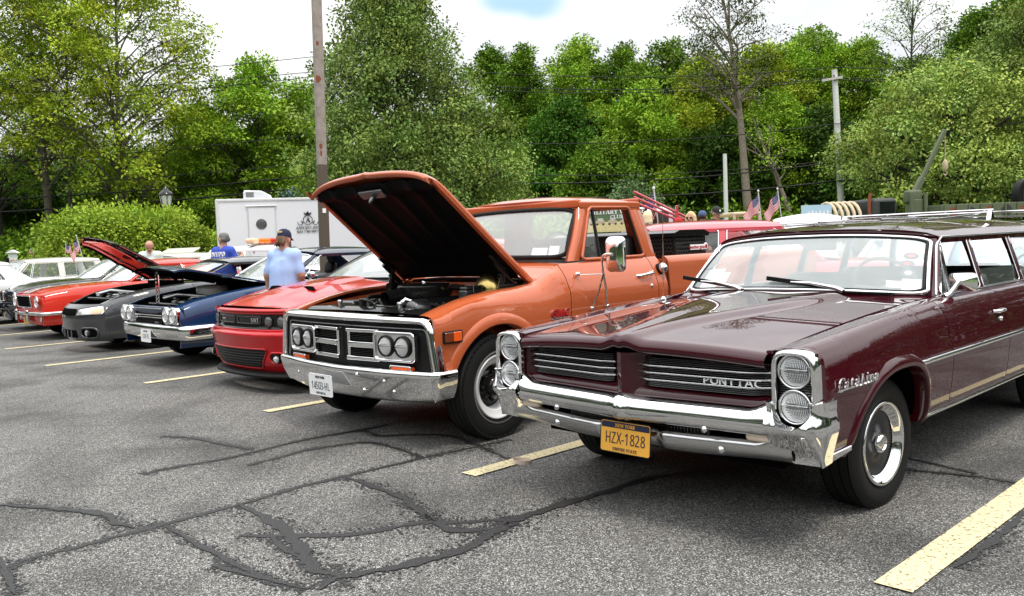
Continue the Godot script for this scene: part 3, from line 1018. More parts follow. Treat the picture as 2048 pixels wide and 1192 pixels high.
	# grille bars
	for sg: int in [1, -1]:
		var fine := MB.new(); var big := MB.new()
		for i in 17:
			var y := 0.668 + i * 0.0085
			var chrome_bar: bool = i in [4, 8, 12]
			var path := PackedVector3Array()
			for j in 19:
				var x := lerpf(0.075 if chrome_bar else 0.10, 0.745, j / 18.0)
				var z: float = 0.86 + 0.06 * (1 - x / 0.8) - 0.012
				z -= 0.03 * (1 - sstep(0.075, 0.15, x)) + 0.05 * sstep(0.65, 0.745, x)
				if chrome_bar: z += 0.022
				path.append(V(sg * x, y, z))
			if chrome_bar:
				big.tube(path, 0.0055, 6)
				big.tube(path, 0.0055, 6)
			else:
				var ra := []
				for p in path: ra.append(PackedVector3Array([p + V(0, 0.0016, -0.012), p + V(0, 0.0022, 0), p + V(0, -0.0012, 0.001), p + V(0, -0.0016, -0.012)]))
				fine.grid(ra)
		part("grille_slats", fine, M.pewter, c).set_meta("kind", "stuff")
		part("grille_bar", big, M.chrome, c)
	var em := MB.new()
	for i in 7:
		text(em, "PONTIAC"[i], 0.043, 0.008, Transform3D(Basis(Vector3.UP, 0.09), V(0.455 + i * 0.042, 0.722, 0.892 - i * 0.0036)), false, false, 1.45 if i != 4 else 1.2)
	part("nose_lettering", em, M.white, c)
	# --- headlight pods
	for sg: int in [1, -1]:
		var pod := Node3D.new()
		pod.name = "headlight_pod" if sg > 0 else "headlight_pod_001"
		c.add_child(pod, true)
		pod.position = V(sg * 0.875, 0, 0)
		var bz := MB.new()
		var pr := P2([[-0.002, 0.0], [0.0, 0.018], [0.011, 0.024], [0.022, 0.012], [0.024, -0.03], [0.016, -0.06]])
		var path := []; var outs := []; var ups := []
		for i in 33:   # open at the bottom: up the inside, over the top, down the outside
			var f := i / 32.0
			var q: Vector2; var d: Vector2
			if f < 0.3:
				q = Vector2(-0.082 - 0.004 * 0, lerpf(0.60, 0.80, f / 0.3)); d = Vector2(-1, 0)
			elif f < 0.7:
				var a := PI - (f - 0.3) / 0.4 * PI
				var ex := 3.2
				var cx := signf(cos(a)) * pow(absf(cos(a)), 2 / ex); var sy := pow(absf(sin(a)), 2 / ex)
				q = Vector2(cx * 0.082, 0.80 + sy * 0.062); d = Vector2(pow(absf(cx), 1.3) * signf(cx), pow(sy, 1.3)).normalized()
			else:
				q = Vector2(0.082 + 0.006 * (f - 0.7) / 0.3, lerpf(0.80, 0.62, (f - 0.7) / 0.3)); d = Vector2(1, 0)
			path.append(V(q.x * sg, q.y, 0.86)); outs.append(V(d.x * sg, d.y, 0)); ups.append(Vector3.BACK)
		bz.sweep(path, pr, outs, ups, false)
		part("headlight_bezel", bz, M.chrome, pod)
		var bk := MB.new()
		bk.quad(V(-0.095, 0.55, 0.83), V(0.095, 0.55, 0.83), V(0.095, 0.87, 0.83), V(-0.095, 0.87, 0.83))
		part("pod_backing", bk, M.black, pod)
		var sl := MB.new()
		for i in 26:
			sl.box(V(0, 0.585 + i * 0.0105, 0.838), V(0.165, 0.0035, 0.008))
		part("pod_slats", sl, M.pewter, pod)
		lamp(pod, V(0, 0.792, 0.856), 0.068, M.chrome)
		lamp(pod, V(0.002 * sg, 0.637, 0.858), 0.068, M.chrome)
		var ps2 := MB.new()
		ps2.quad(V(-0.108 * sg, 0.58, 0.70), V(-0.108 * sg, 0.873, 0.70), V(-0.108 * sg, 0.873, 0.858), V(-0.108 * sg, 0.58, 0.858))
		ps2.quad(V(-0.108 * sg, 0.58, 0.858), V(-0.108 * sg, 0.873, 0.858), V(-0.09 * sg, 0.873, 0.872), V(-0.09 * sg, 0.58, 0.872))
		ps2.fan(P3([[-0.108 * sg, 0.58, 0.826], [-0.108 * sg, 0.873, 0.826], [-0.06 * sg, 0.884, 0.826], [0.03 * sg, 0.886, 0.826], [0.09 * sg, 0.85, 0.826], [0.102 * sg, 0.70, 0.826], [0.09 * sg, 0.58, 0.826]]))
		part("pod_side", ps2, mr, pod)
		# painted fender cap above and outside the bezel
		var cap := MB.new()
		var cr := []
		for i in 33:
			var p: Vector3 = path[i] * V(1, 1, 1) + outs[i] * 0.02
			var s := section(keys, 0.8)
			cr.append(PackedVector3Array([p + V(0, 0, 0.003) - outs[i] * 0.004, p + outs[i] * 0.006 + V(0, 0, -0.06)]))
		cap.grid(cr)
		part("fender_cap", cap, mr, pod)
	# --- bumper
	var bp := MB.new()
	var prof := [[0.615, -0.06], [0.622, -0.02], [0.612, 0.02], [0.588, 0.045], [0.556, 0.052], [0.53, 0.05], [0.508, 0.035], [0.494, 0.01], [0.49, -0.05]]
	var brs := []
	for i in prof.size():
		var r := PackedVector3Array()
		for j in 61:
			var x := lerpf(-0.79, 0.79, j / 60.0)
			var ax := absf(x)
			var pk := exp(-pow(ax / 0.03, 2.0))
			var zz: float = 0.868 + 0.075 * (1 - ax / 0.79) + prof[i][1] + 0.014 * pk
			var yy: float = prof[i][0]
			if i < 3: yy += 0.03 * sstep(0.66, 0.79, ax) + 0.008 * pk
			r.append(V(x, yy, zz))
		brs.append(r)
	bp.grid(brs)
	part("bumper_bar", bp, M.chrome, c)
	var va := MB.new()
	var vp := [[0.455, -0.09], [0.462, -0.03], [0.455, -0.002], [0.44, 0.012], [0.42, 0.012], [0.395, 0.0], [0.368, -0.02], [0.355, -0.04], [0.352, -0.08]]
	var vrs := []
	for i in vp.size():
		var r := PackedVector3Array()
		for j in 71:
			var x := lerpf(-0.86, 0.86, j / 70.0)
			var ax := absf(x)
			var pl := 1.0 - sstep(0.165, 0.20, ax)            # recess behind the plate
			var yy: float = vp[i][0] + 0.012 * sstep(0.2, 0.8, ax) + (0.06 * sstep(0.68, 0.86, ax) if i < 4 else 0.0) + (0.012 * sstep(0.3, 0.8, ax) if i > 5 else 0.0)
			var zz: float = 0.855 + 0.06 * (1 - ax / 0.86) + vp[i][1] - 0.03 * pl
			r.append(V(x, yy, zz))
		vrs.append(r)
	va.grid(vrs)
	part("bumper_valance", va, M.old_chrome, c)
	var gapb := MB.new()
	gapb.quad(V(-0.8, 0.43, 0.80), V(0.8, 0.43, 0.80), V(0.8, 0.52, 0.82), V(-0.8, 0.52, 0.82))
	part("bumper_gap", gapb, M.dark, c)
	var rad := MB.new()
	for i in 46: rad.box(V(-0.42 + i * 0.019, 0.478, 0.845), V(0.005, 0.03, 0.02))
	part("lower_grille_fins", rad, M.pewter, c)
	for sg: int in [1, -1]:
		var en := MB.new()
		var ers := []
		for i in 13:
			var f := i / 12.0
			var r := PackedVector3Array()
			for j in 37:
				var g := j / 36.0
				# plan path of the end piece
				var x: float; var z: float
				if g < 0.72:
					x = lerpf(0.765, 0.955, g / 0.72); z = 0.888 - 0.012 * pow(g / 0.72, 3)
				elif g < 0.86:
					var a := (g - 0.72) / 0.14 * PI / 2
					x = 0.955 + 0.05 * sin(a); z = 0.876 - 0.043 * (1 - cos(a))
				else:
					x = 1.005; z = lerpf(0.833, 0.755, (g - 0.86) / 0.14)
				var dx := x - 0.877
				var top := 0.655
				var rl := 0.0865
				if g < 0.75 and absf(dx) < rl: top = minf(0.655, 0.637 - sqrt(rl * rl - dx * dx))
				if dx > 0: top += 0.012 * sstep(0.08, 0.12, dx)
				var bot: float = lerpf(0.47, 0.385, sstep(0.765, 0.86, x)) 
				bot = lerpf(bot, 0.392, sstep(0.86, 1.0, g))
				var y: float = lerpf(bot, top, f)
				var bul := 0.052 * exp(-pow((y - 0.555) / 0.05, 2)) + 0.02 * sstep(0.6, 0.655, y) - 0.05 * sstep(0.50, 0.385, y)
				var side := sstep(0.72, 0.86, g)
				r.append(V(sg * (x + bul * 0.35 * side), y, z + bul * (1 - side)))
			ers.append(r)
		en.grid(ers)
		# inward return round the lamp cup
		var top_r: PackedVector3Array = ers[12]
		var inr := PackedVector3Array()
		for p in top_r: inr.append(p + V(0, 0.006, -0.05) if absf(p.x) < 0.96 else p + V(-0.03 * sg, 0.003, -0.02))
		en.grid([top_r, inr])
		part("bumper_end", en, M.chrome if sg > 0 else M.chrome, c)
		var ts := MB.new()
		ts.box(V(sg * 0.71, 0.487, 0.862), V(0.13, 0.042, 0.05), 0.015)
		part("turn_signal", ts, M.signal_lens, c)
		var mk := MB.new()
		mk.prism(PackedVector2Array([Vector2(-0.12, -0.02), Vector2(0.12, 0.0), Vector2(0.12, 0.024), Vector2(-0.10, 0.02)]), 0.02, Transform3D(Basis(Vector3.UP, PI / 2), V(sg * 0.965, 0.40, 0.655)), 0.004)
		part("fender_moulding", mk, M.chrome, c)
	var bolts := MB.new()
	for x in [-0.5, 0.52]:
		bolts.lathe(P2([[0.018, 0], [0.016, 0.006], [0.0, 0.011]]), V(x, 0.405, 0.885), Vector3.BACK, 14)
		bolts.lathe(P2([[0.016, 0], [0.014, 0.006], [0.0, 0.01]]), V(x * 0.9, 0.502, 0.938), Vector3.BACK, 14)
	for sg: int in [1, -1]: bolts.lathe(P2([[0.016, 0], [0.014, 0.006], [0.0, 0.01]]), V(sg * 0.93, 0.515, 0.905), Vector3.BACK, 14)
	part("bumper_bolts", bolts, M.chrome, c)
	plate(c, "licence_plate", V(0.018, 0.402, 0.952), 0.1, M.plate_gold, M.plate_navy, M.plate_navy, "HZX-1828", "NEW YORK", "EMPIRE STATE")
	# --- greenhouse
	var g := {"xb": 0.835, "yb": 0.992, "xt": 0.735, "yt": 1.315, "wb": -0.83, "wt": -1.16, "cb": 0.14, "ct": 0.12, "rb": -4.42, "rt": -4.2, "dbr": -0.04, "dtr": -0.04, "yc": 1.405, "rp": 2.6, "ybf": 1.022, "arc": 0.028, "hd": 0.045}
	var rf := MB.new()
	roof(rf, g, 20, 24)
	part("roof", rf, mr, c)
	var ps := MB.new()
	for sg: int in [1, -1]:
		var k := ps.mark()
		pillar(ps, g, -0.885, -1.17, 0.09, 0.05, 0.05)
		pillar(ps, g, -1.63, -1.66, 0.055, 0.05)
		pillar(ps, g, -2.44, -2.44, 0.07, 0.06)
		pillar(ps, g, -3.25, -3.22, 0.09, 0.08)
		pillar(ps, g, -4.36, -4.17, 0.12, 0.09)
		if sg < 0: ps.tx(k, Transform3D(Basis().scaled(V(-1, 1, 1)), Vector3.ZERO))
	part("window_posts", ps, mr, c)
	# drip rail, chrome window trim
	var tr := MB.new()
	for sg: int in [1, -1]:
		var k := tr.mark()
		var dr := PackedVector3Array()
		for i in 10: dr.append(gp(g, lerpf(0.02, 0.9, i / 9.0), lerpf(-0.85, -1.11, i / 9.0)) + V(0.006, 0, 0.0))
		for i in 14: dr.append(gp(g, 1.0, lerpf(-1.19, -4.2, i / 13.0)) + V(0.016, 0.008, 0))
		tr.tube(dr, 0.007, 6)
		for wn in [[-0.93, -1.205, -1.60, -1.63], [-1.66, -1.69, -2.40, -2.41], [-2.48, -2.475, -3.2, -3.18]]:
			tr.tube(win_edge(g, wn[0], wn[1], wn[2], wn[3], 0.05), 0.0055, 6, false, true)
		tr.bar(gp(g, 0.0, -1.09), gp(g, 0.86, -1.165), 0.014, 0.016, Vector3.RIGHT)
		var bl := PackedVector3Array()
		for i in 10: bl.append(gp(g, -0.005, lerpf(-0.82, -4.3, i / 9.0)) + V(0.008, 0, 0))
		tr.tube(bl, 0.006, 6)
		if sg < 0: tr.tx(k, Transform3D(Basis().scaled(V(-1, 1, 1)), Vector3.ZERO))
	tr.tube(screen_edge(g, true, 0.965, 0.02, 0.97, 0.14), 0.012, 8, false, true)
	part("window_trim", tr, M.chrome, c)
	var gk := MB.new()
	gk.tube(screen_edge(g, true, 0.94, 0.045, 0.945, 0.15), 0.009, 6, false, true)
	part("windscreen_seal", gk, M.black, c)
	var wsm := MB.new()
	screen(wsm, g, true, 0.945, 0.03, 0.955)
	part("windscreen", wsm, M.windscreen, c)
	var rw := MB.new()
	screen(rw, g, false, 0.9, 0.06, 0.92)
	part("tailgate_window", rw, M.glass, c)
	for sg: int in [1, -1]:
		for wn in [[-0.93, -1.205, -1.08, -1.165], [-1.67, -1.70, -2.40, -2.41], [-2.48, -2.475, -3.2, -3.18], [-3.3, -3.27, -4.28, -4.12]]:
			var sgm := MB.new()
			side_glass(sgm, g, wn[0], wn[1], wn[2], wn[3], 0.02, 0.97 if wn[0] != -1.67 else 0.35)
			if sg < 0: sgm.tx(0, Transform3D(Basis().scaled(V(-1, 1, 1)), Vector3.ZERO))
			part("side_window", sgm, M.glass, c)
	# tailgate
	var tg := MB.new()
	tg.quad(V(-0.88, 0.4, -4.55), V(0.88, 0.4, -4.55), V(0.8, 0.99, -4.46), V(-0.8, 0.99, -4.46))
	part("tailgate", tg, mr, c)
	# roof rack
	var rk := MB.new()
	for sg: int in [1, -1]:
		rk.tube(P3([[sg * 0.5, 1.428, -1.6], [sg * 0.5, 1.445, -2.1], [sg * 0.5, 1.47, -2.75], [sg * 0.5, 1.48, -3.2], [sg * 0.5, 1.482, -4.1]]), 0.007, 8)
		rk.tube(P3([[sg * 0.5, 1.438, -1.65], [sg * 0.5, 1.442, -4.1]]), 0.006, 6)
		rk.tube(P3([[sg * 0.22, 1.448, -1.6], [sg * 0.22, 1.451, -4.1]]), 0.007, 6)
		for z in [-2.75, -4.1]:
			rk.prism(PackedVector2Array([Vector2(-0.06, 0), Vector2(0.05, 0), Vector2(0.0, 0.065), Vector2(-0.03, 0.07)]), 0.03, Transform3D(Basis(Vector3.UP, PI / 2), V(sg * 0.55, 1.418, z)), 0.006)
	for z in [-2.75, -4.1]:
		rk.box(V(0, 1.492, z), V(1.14, 0.016, 0.028), 0.006)
	part("roof_rack", rk, M.chrome, c)
	# --- trim on the sides
	var st := MB.new()
	side_strip(st, keys, -0.19, -4.3, 0.70, 0.026, 0.012, 60)
	side_strip(st, keys, -0.36, -2.62, 0.392, 0.032, 0.012, 40)
	part("side_moulding", st, M.chrome, c)
	var sc := MB.new()
	for i in 8:
		var z := 0.66 - i * 0.048
		text(sc, "Catalina"[i], 0.08 if i == 0 else 0.066, 0.005, Transform3D(Basis(Vector3.UP, PI / 2) * Basis(Vector3.FORWARD, 0.0), V(sec_x(section(keys, z), 0.705) + 0.004, 0.71, z)) * Transform3D(Basis(V(1, 0, 0), V(0.35, 1, 0), V(0, 0, 1)), Vector3.ZERO), true, false, 1.25)
	sc.bar(V(0.99, 0.69, 0.70), V(0.993, 0.695, 0.28), 0.004, 0.006)
	part("fender_script", sc, M.chrome, c)
	for sg: int in [1, -1]:
		for z in [-1.5, -2.35]:
			var h := MB.new()
			var hx := sec_x(section(keys, z), 0.865)
			h.tube(PackedVector3Array([V(sg * hx, 0.862, z - 0.07), V(sg * (hx + 0.028), 0.862, z - 0.05), V(sg * (hx + 0.03), 0.862, z + 0.05), V(sg * hx, 0.862, z + 0.08)]), [0.010, 0.011, 0.011, 0.010], 8)
			h.lathe(P2([[0.014, 0.0], [0.013, 0.012], [0.0, 0.016]]), V(sg * (sec_x(section(keys, z), 0.81) - 0.002), 0.81, z - 0.03), V(sg, 0, 0), 12)
			part("door_handle", h, M.chrome, c)
	# mirror on the driver's door
	var mi := Node3D.new()
	mi.name = "door_mirror"
	c.add_child(mi, true)
	var mh := MB.new()
	var mrows := []
	for st2 in [[0.02, 0.012], [0.075, 0.04], [0.1, 0.062], [0.108, 0.075], [0.104, 0.08]]:
		var rr := PackedVector3Array()
		for p in rrect(st2[0] * 0.95, st2[0] * 0.62, st2[0] * 0.35, 5): rr.append(V(p.x, p.y, 0.07 - st2[1]))
		mrows.append(rr)
	mh.grid(mrows, false, true)
	mh.fan(mrows[0])
	mh.tx(0, Transform3D(Basis(Vector3.UP, -0.12).scaled(V(0.8, 0.8, 0.8)), V(0.915, 1.06, -1.05)))
	part("mirror_shell", mh, M.chrome, mi)
	var ms := MB.new()
	ms.tube(P3([[0.86, 0.985, -0.93], [0.88, 1.0, -0.95], [0.905, 1.05, -0.985], [0.915, 1.066, -1.0]]), [0.022, 0.015, 0.013, 0.02], 10)
	part("mirror_arm", ms, M.chrome, mi)
	var mg := MB.new()
	mg.quad(V(0.82, 1.01, -1.045), V(1.01, 1.01, -1.02), V(1.01, 1.12, -1.02), V(0.82, 1.12, -1.045))
	# wipers, aerial
	for wz in [[-0.31, -0.70, 0], [0.37, -0.70, 0]]:
		var wp := MB.new()
		var s0 := V(wz[0], 1.022, -0.70)
		var e0 := s0 + V(-0.34, 0.055, -0.012 if wz[0] > 0 else -0.05)
		wp.tube(PackedVector3Array([s0, s0 + V(-0.05, 0.02, -0.005), s0.lerp(e0, 0.6) + V(0, 0.015, 0), e0]), [0.018, 0.014, 0.009, 0.006], 8)
		part("wiper_arm", wp, M.chrome, c)
		var wb := MB.new()
		wb.bar(s0.lerp(e0, 0.28) + V(0, 0.012, -0.012), e0 + V(-0.17, 0.022, -0.01 if wz[0] > 0 else -0.04), 0.014, 0.026)
		part("wiper_blade", wb, M.black, c)
	var an := MB.new()
	an.lathe(P2([[0.022, 0], [0.018, 0.018], [0.008, 0.03], [0, 0.031]]), V(-0.80, 0.955, -0.52), Vector3.UP, 12)
	an.tube(P3([[-0.80, 0.97, -0.52], [-0.80, 1.68, -0.54]]), [0.0035, 0.0015], 6)
	part("aerial", an, M.chrome, c)
	# --- interior
	var da := MB.new()
	da.box(V(0, 0.93, -1.02), V(1.56, 0.16, 0.36), 0.05)
	part("dashboard", da, M.seat_dark, c)
	var se := MB.new()
	for x in [-0.38, 0.38]: seat(se, x, 0.6, -1.75, 0.7, 0.42)
	seat(se, 0, 0.6, -2.7, 1.45, 0.42)
	part("bench_seats", se, M.seat_dark, c)
	steering(c, 0.38, 1.02, -1.28, M.seat_light, 0.2)
	var mv := MB.new()
	mv.box(V(0.0, 1.29, -1.17), V(0.22, 0.065, 0.03), 0.012)
	mv.bar(V(0, 1.30, -1.16), V(0.03, 1.385, -1.17), 0.012, 0.01, Vector3.RIGHT)
	part("rear_view_mirror", mv, M.steel, c)
	# papers and stickers behind the windscreen
	var pp := MB.new()
	var q0 := ws_pt(g, true, -0.86, 0.1)
	for s in [[-0.87, 0.03, -0.68, 0.40], [-0.74, 0.10, -0.60, 0.33], [0.70, 0.10, 0.80, 0.20], [0.80, 0.07, 0.92, 0.24]]:
		var in_ := V(0, 0, -0.012)
		pp.quad(ws_pt(g, true, s[0], s[1]) + in_, ws_pt(g, true, s[2], s[1]) + in_, ws_pt(g, true, s[2], s[3]) + in_, ws_pt(g, true, s[0], s[3]) + in_)
	part("windscreen_papers", pp, M.paper, c)
	for s in [[0.84, 0.62, M.black], [0.82, 0.48, M.plate_navy], [0.835, 0.33, M.plate_navy]]:
		var sk := MB.new()
		var o := ws_pt(g, true, s[0], s[1]) + V(0, 0, -0.01)
		var ex := (ws_pt(g, true, s[0] + 0.05, s[1]) - ws_pt(g, true, s[0] - 0.05, s[1])).normalized(); var ey := (ws_pt(g, true, s[0], s[1] + 0.05) - ws_pt(g, true, s[0], s[1] - 0.05)).normalized()
		var ez := ex.cross(ey)
		sk.lathe(P2([[0.042, 0.0], [0.0, 0.001]]), Vector3.ZERO, Vector3.BACK, 20)
		sk.tx(0, Transform3D(Basis(ex, ey * 0.75, ez), o))
		part("window_sticker", sk, s[2], c)
		var sk2 := MB.new()
		sk2.lathe(P2([[0.02, 0.002], [0.0, 0.002]]), Vector3.ZERO, Vector3.BACK, 16)
		sk2.tx(0, Transform3D(Basis(ex, ey * 0.75, ez), o + ez * 0.001))
		part("sticker_centre", sk2, M.paper if s[1] < 0.4 else M.red_lens, c)
	# --- wheels
	var d := {}
	d.tyre = tyre_mesh(0.325, 0.205, 0.205, 72).mesh()
	var rg := MB.new()
	rg.lathe(P2([[0.214, 0.084], [0.213, 0.097], [0.206, 0.102], [0.196, 0.098], [0.188, 0.088], [0.172, 0.066], [0.165, 0.06]]), Vector3.ZERO, Vector3.RIGHT, 56)
	rg.lathe(P2([[0.052, 0.045], [0.05, 0.075], [0.044, 0.088], [0.036, 0.094], [0.033, 0.094], [0.03, 0.086]]), Vector3.ZERO, Vector3.RIGHT, 32)
	d.ring = rg.mesh()
	var fn := MB.new()
	var frs := []
	for i in 5:
		var rr := lerpf(0.166, 0.05, i / 4.0)
		var ring := PackedVector3Array()
		for j in 144:
			var a := TAU * j / 144
			ring.append(V(0.052 + (0.005 if j % 2 == 0 else -0.004) - 0.016 * sin(i / 4.0 * PI), sin(a) * rr, cos(a) * rr))
		frs.append(ring)
	fn.grid(frs, false, true)
	d.fins = fn.mesh()
	var cp := MB.new()
	cp.lathe(P2([[0.031, 0.086], [0.02, 0.09], [0.0, 0.091]]), Vector3.ZERO, Vector3.RIGHT, 20)
	d.cap = cp.mesh()
	var build := func(o):
		part("tyre", d.tyre, M.rubber, o); part("trim_ring", d.ring, M.chrome, o); part("finned_cover", d.fins, M.pewter, o); part("hub_cap", d.cap, M.old_chrome, o)
	for sg: int in [1, -1]:
		put_wheel(c, build, 0.80, 0.318, -0.0, sg, -0.05)
		put_wheel(c, build, 0.80, 0.318, -3.05, sg)
# ---------- the orange pickup with its hood up ----------
func pickup() -> void:
	var c := thing("pickup_truck", "orange pickup truck with its hood up and black toolbox in the bed", "pickup truck", lotx(-2.70, 0.13))
	var mo: Material = M.orange
	var tops := [[-0.75, 1.20], [-0.62, 1.13], [-0.48, 1.075], [0.0, 1.045], [0.3, 0.995], [0.5, 0.94], [0.58, 0.915]]
	var keys := []
	for z in [-4.75, -2.03]:
		keys.append([z, [[0.94, 0.42], [0.97, 0.52], [0.98, 0.66], [0.99, 0.82], [0.992, 0.95], [0.985, 1.02], [0.98, 1.1], [0.972, 1.185], [0.93, 1.222]]])
	for z in [-2.0, -1.9]:
		keys.append([z, [[0.94, 0.42], [0.97, 0.52], [0.985, 0.66], [0.995, 0.82], [1.0, 0.96], [0.982, 1.03], [0.945, 1.12], [0.90, 1.19], [0.868, 1.222]]])
	for z in [-0.76, -0.7, -0.62, -0.55, -0.48, -0.3, -0.1, 0.1, 0.25, 0.4, 0.5, 0.585]:
		var tp: float = pw(z, tops)
		var f := sstep(-0.45, -0.76, z)
		var fr := sstep(0.25, 0.56, z)
		var k := (tp - 0.82) / 0.4
		keys.append([z, [[0.94 + 0.01 * fr, 0.40], [0.97, 0.52], [0.985, 0.66], [0.995, 0.80], [lerpf(0.985, 1.0, f), lerpf(0.93, 0.96, f) - 0.045 * fr], [lerpf(0.965, 0.982, f), lerpf(0.985, 1.03, f) - 0.075 * fr], [lerpf(0.93, 0.945, f), lerpf(tp - 0.03, 1.11, f)], [lerpf(0.88, 0.90, f), lerpf(tp - 0.004, 1.17, f)], [lerpf(0.80, 0.868, f), tp - 0.002 + 0.012 * f]]])
	var af := round_arch(0.0, 0.385, 0.432, 0.405)
	var ar := round_arch(-3.2, 0.385, 0.42, 0.425)
	var arches := [af, ar]
	sides(c, keys, arches, [["front_fender", 0.585, -0.745, 44], ["door", -0.753, -1.86, 18], ["cab_corner", -1.868, -2.0, 4], ["bed_side", -2.045, -4.75, 40]], mo, 22)
	var lip := MB.new()
	for sg: int in [1, -1]:
		for a in arches:
			var rows := []
			for i in range(-3, a.size()):
				var q: Array = a[maxi(i, 0)]
				var z: float = q[0]; var y: float = q[1]
				if i < 0 and a == af: z += 0.05 * -i; y = 0.425 + (0.13 if i == -3 else 0.12)
				var x := sec_x(section(keys, z), y)
				var nn := Vector2(z - (a[0][0] + a[-1][0]) / 2, y - 0.385).normalized()
				if i < 0: continue
				rows.append(PackedVector3Array([V(sg * (x - 0.07), y, z), V(sg * (x + 0.014), y, z), V(sg * (x + 0.022), y + nn.y * 0.012, z + nn.x * 0.012), V(sg * (x + 0.016), y + nn.y * 0.05, z + nn.x * 0.05), V(sg * (x + 0.004), y + nn.y * 0.075, z + nn.x * 0.075), V(sg * (x - 0.012), y + nn.y * 0.085, z + nn.x * 0.085)]))
			lip.grid(rows)
	part("wheel_arch_lip", lip, mo, c)
	underbody(c, 0.4, -4.7, 0.36, 0.97, arches)
	# engine bay walls
	var bay := MB.new()
	for sg: int in [1, -1]:
		bay.quad(V(sg * 0.79, 1.03, -0.5), V(sg * 0.79, 0.93, 0.5), V(sg * 0.72, 0.5, 0.5), V(sg * 0.72, 0.5, -0.5))
	bay.quad(V(-0.8, 0.6, -0.56), V(0.8, 0.6, -0.56), V(0.8, 1.075, -0.56), V(-0.8, 1.075, -0.56))
	bay.box(V(0, 1.04, -0.545), V(1.5, 0.05, 0.05), 0.015)
	part("engine_bay_walls", bay, mo, c)
	var bf := MB.new()
	bf.box(V(0, 0.5, 0), V(1.5, 0.02, 1.1))
	part("engine_bay_floor", bf, M.dark, c)
	# cowl between the hood hinge line and the windscreen
	var cow := MB.new()
	skin(cow, -0.555, -0.95, 8, 20, func(z): return lerpf(0.80, 0.87, sstep(-0.55, -0.85, z)), func(u, z): return lerpf(1.078, 1.205, sstep(-0.55, -0.9, z)) + 0.025 * (1 - u * u))
	part("cowl", cow, mo, c)
	var seal := MB.new()
	seal.tube(P3([[-0.72, 1.085, -0.57], [-0.3, 1.105, -0.555], [0.3, 1.105, -0.555], [0.72, 1.085, -0.57]]), 0.014, 8)
	part("cowl_seal", seal, M.rubber, c)
	# --- hood, raised
	var hd := Node3D.new()
	hd.name = "raised_hood"
	c.add_child(hd, true)
	hd.transform = Transform3D(Basis(Vector3.RIGHT, -deg_to_rad(40.4)), V(0, 1.075, -0.53))
	var skin_rows := []
	var sk := MB.new()
	var hy := func(u, z): return 0.055 + 0.045 * pow(1 - u * u, 0.8) + 0.012 * exp(-pow(u / 0.05, 2)) * sstep(0, 0.6, z)
	var prof := [[0.0, 0.0], [0.15, 0.0], [0.35, 0.0], [0.6, 0.0], [0.85, 0.0], [1.05, 0.0], [1.13, -0.002], [1.18, -0.008], [1.215, -0.02], [1.235, -0.036], [1.24, -0.055], [1.234, -0.07], [1.215, -0.075], [1.2, -0.068]]
	for i in prof.size():
		var r := PackedVector3Array()
		var z: float = prof[i][0]
		var hw := lerpf(0.80, 0.775, z / 1.24)
		r.append(V(-hw + 0.02, -0.01 + prof[i][1] * 0.3, z)); r.append(V(-hw, 0.0 + prof[i][1] * 0.6, z))
		for j in 33:
			var u := lerpf(-1, 1, j / 32.0)
			r.append(V(u * hw, hy.call(u, z) + prof[i][1] - 0.025 * pow(absf(u), 10.0), z + 0.03 * (1 - u * u) * z - 0.05 * pow(absf(u), 6) * sstep(1.0, 1.24, z)))
		r.append(V(hw, 0.0 + prof[i][1] * 0.6, z)); r.append(V(hw - 0.02, -0.01 + prof[i][1] * 0.3, z))
		skin_rows.append(r)
	sk.grid(skin_rows)
	part("hood_skin", sk, mo, hd)
	var rim := MB.new()
	for sg: int in [1, -1]:
		rim.bar(V(sg * 0.775, -0.004, 0.02), V(sg * 0.755, -0.004, 1.17), 0.045, 0.016, Vector3.UP, 0.004)
	part("hood_flange", rim, mo, hd)
	var un := MB.new()
	var ur := []
	for i in 33:
		var z := lerpf(0.03, 1.19, i / 32.0)
		var r := PackedVector3Array()
		for j in 41:
			var u := lerpf(-1, 1, j / 40.0)
			var y: float = 0.012 + 0.03 * pow(1 - u * u, 0.8)
			# stiffening ribs that fan out from the rear
			for rb in [-0.62, -0.24, 0.24, 0.62]:
				var xr: float = rb * lerpf(0.75, 1.0, z)
				y -= 0.022 * exp(-pow((u - xr) / 0.055, 2)) * sstep(0.1, 0.2, z)
			y -= 0.03 * exp(-pow((z - 0.1) / 0.05, 2)) + 0.035 * exp(-pow((z - 1.12) / 0.05, 2))
			r.append(V(u * 0.75, y, z))
		ur.append(r)
	un.grid(ur)
	part("hood_underside", un, M.under_black, hd)
	var lt := MB.new()
	lt.lathe(P2([[0.02, 0], [0.02, -0.04], [0.012, -0.07], [0, -0.075]]), V(0.0, -0.01, 1.1), Vector3.UP, 10)
	lt.box(V(0, -0.012, 1.12), V(0.3, 0.03, 0.08), 0.01)
	part("hood_latch", lt, M.pewter, hd)
	for i in 3:
		var gl := MB.new()
		text(gl, "GMC"[i], 0.11, 0.012, Transform3D(Basis(Vector3.RIGHT, -PI / 2 + 0.5), V(-0.30 + i * 0.15, hy.call(-0.3 + i * 0.18, 1.0) + 0.002, 1.19)))
		part("hood_letter", gl, M.chrome, hd)
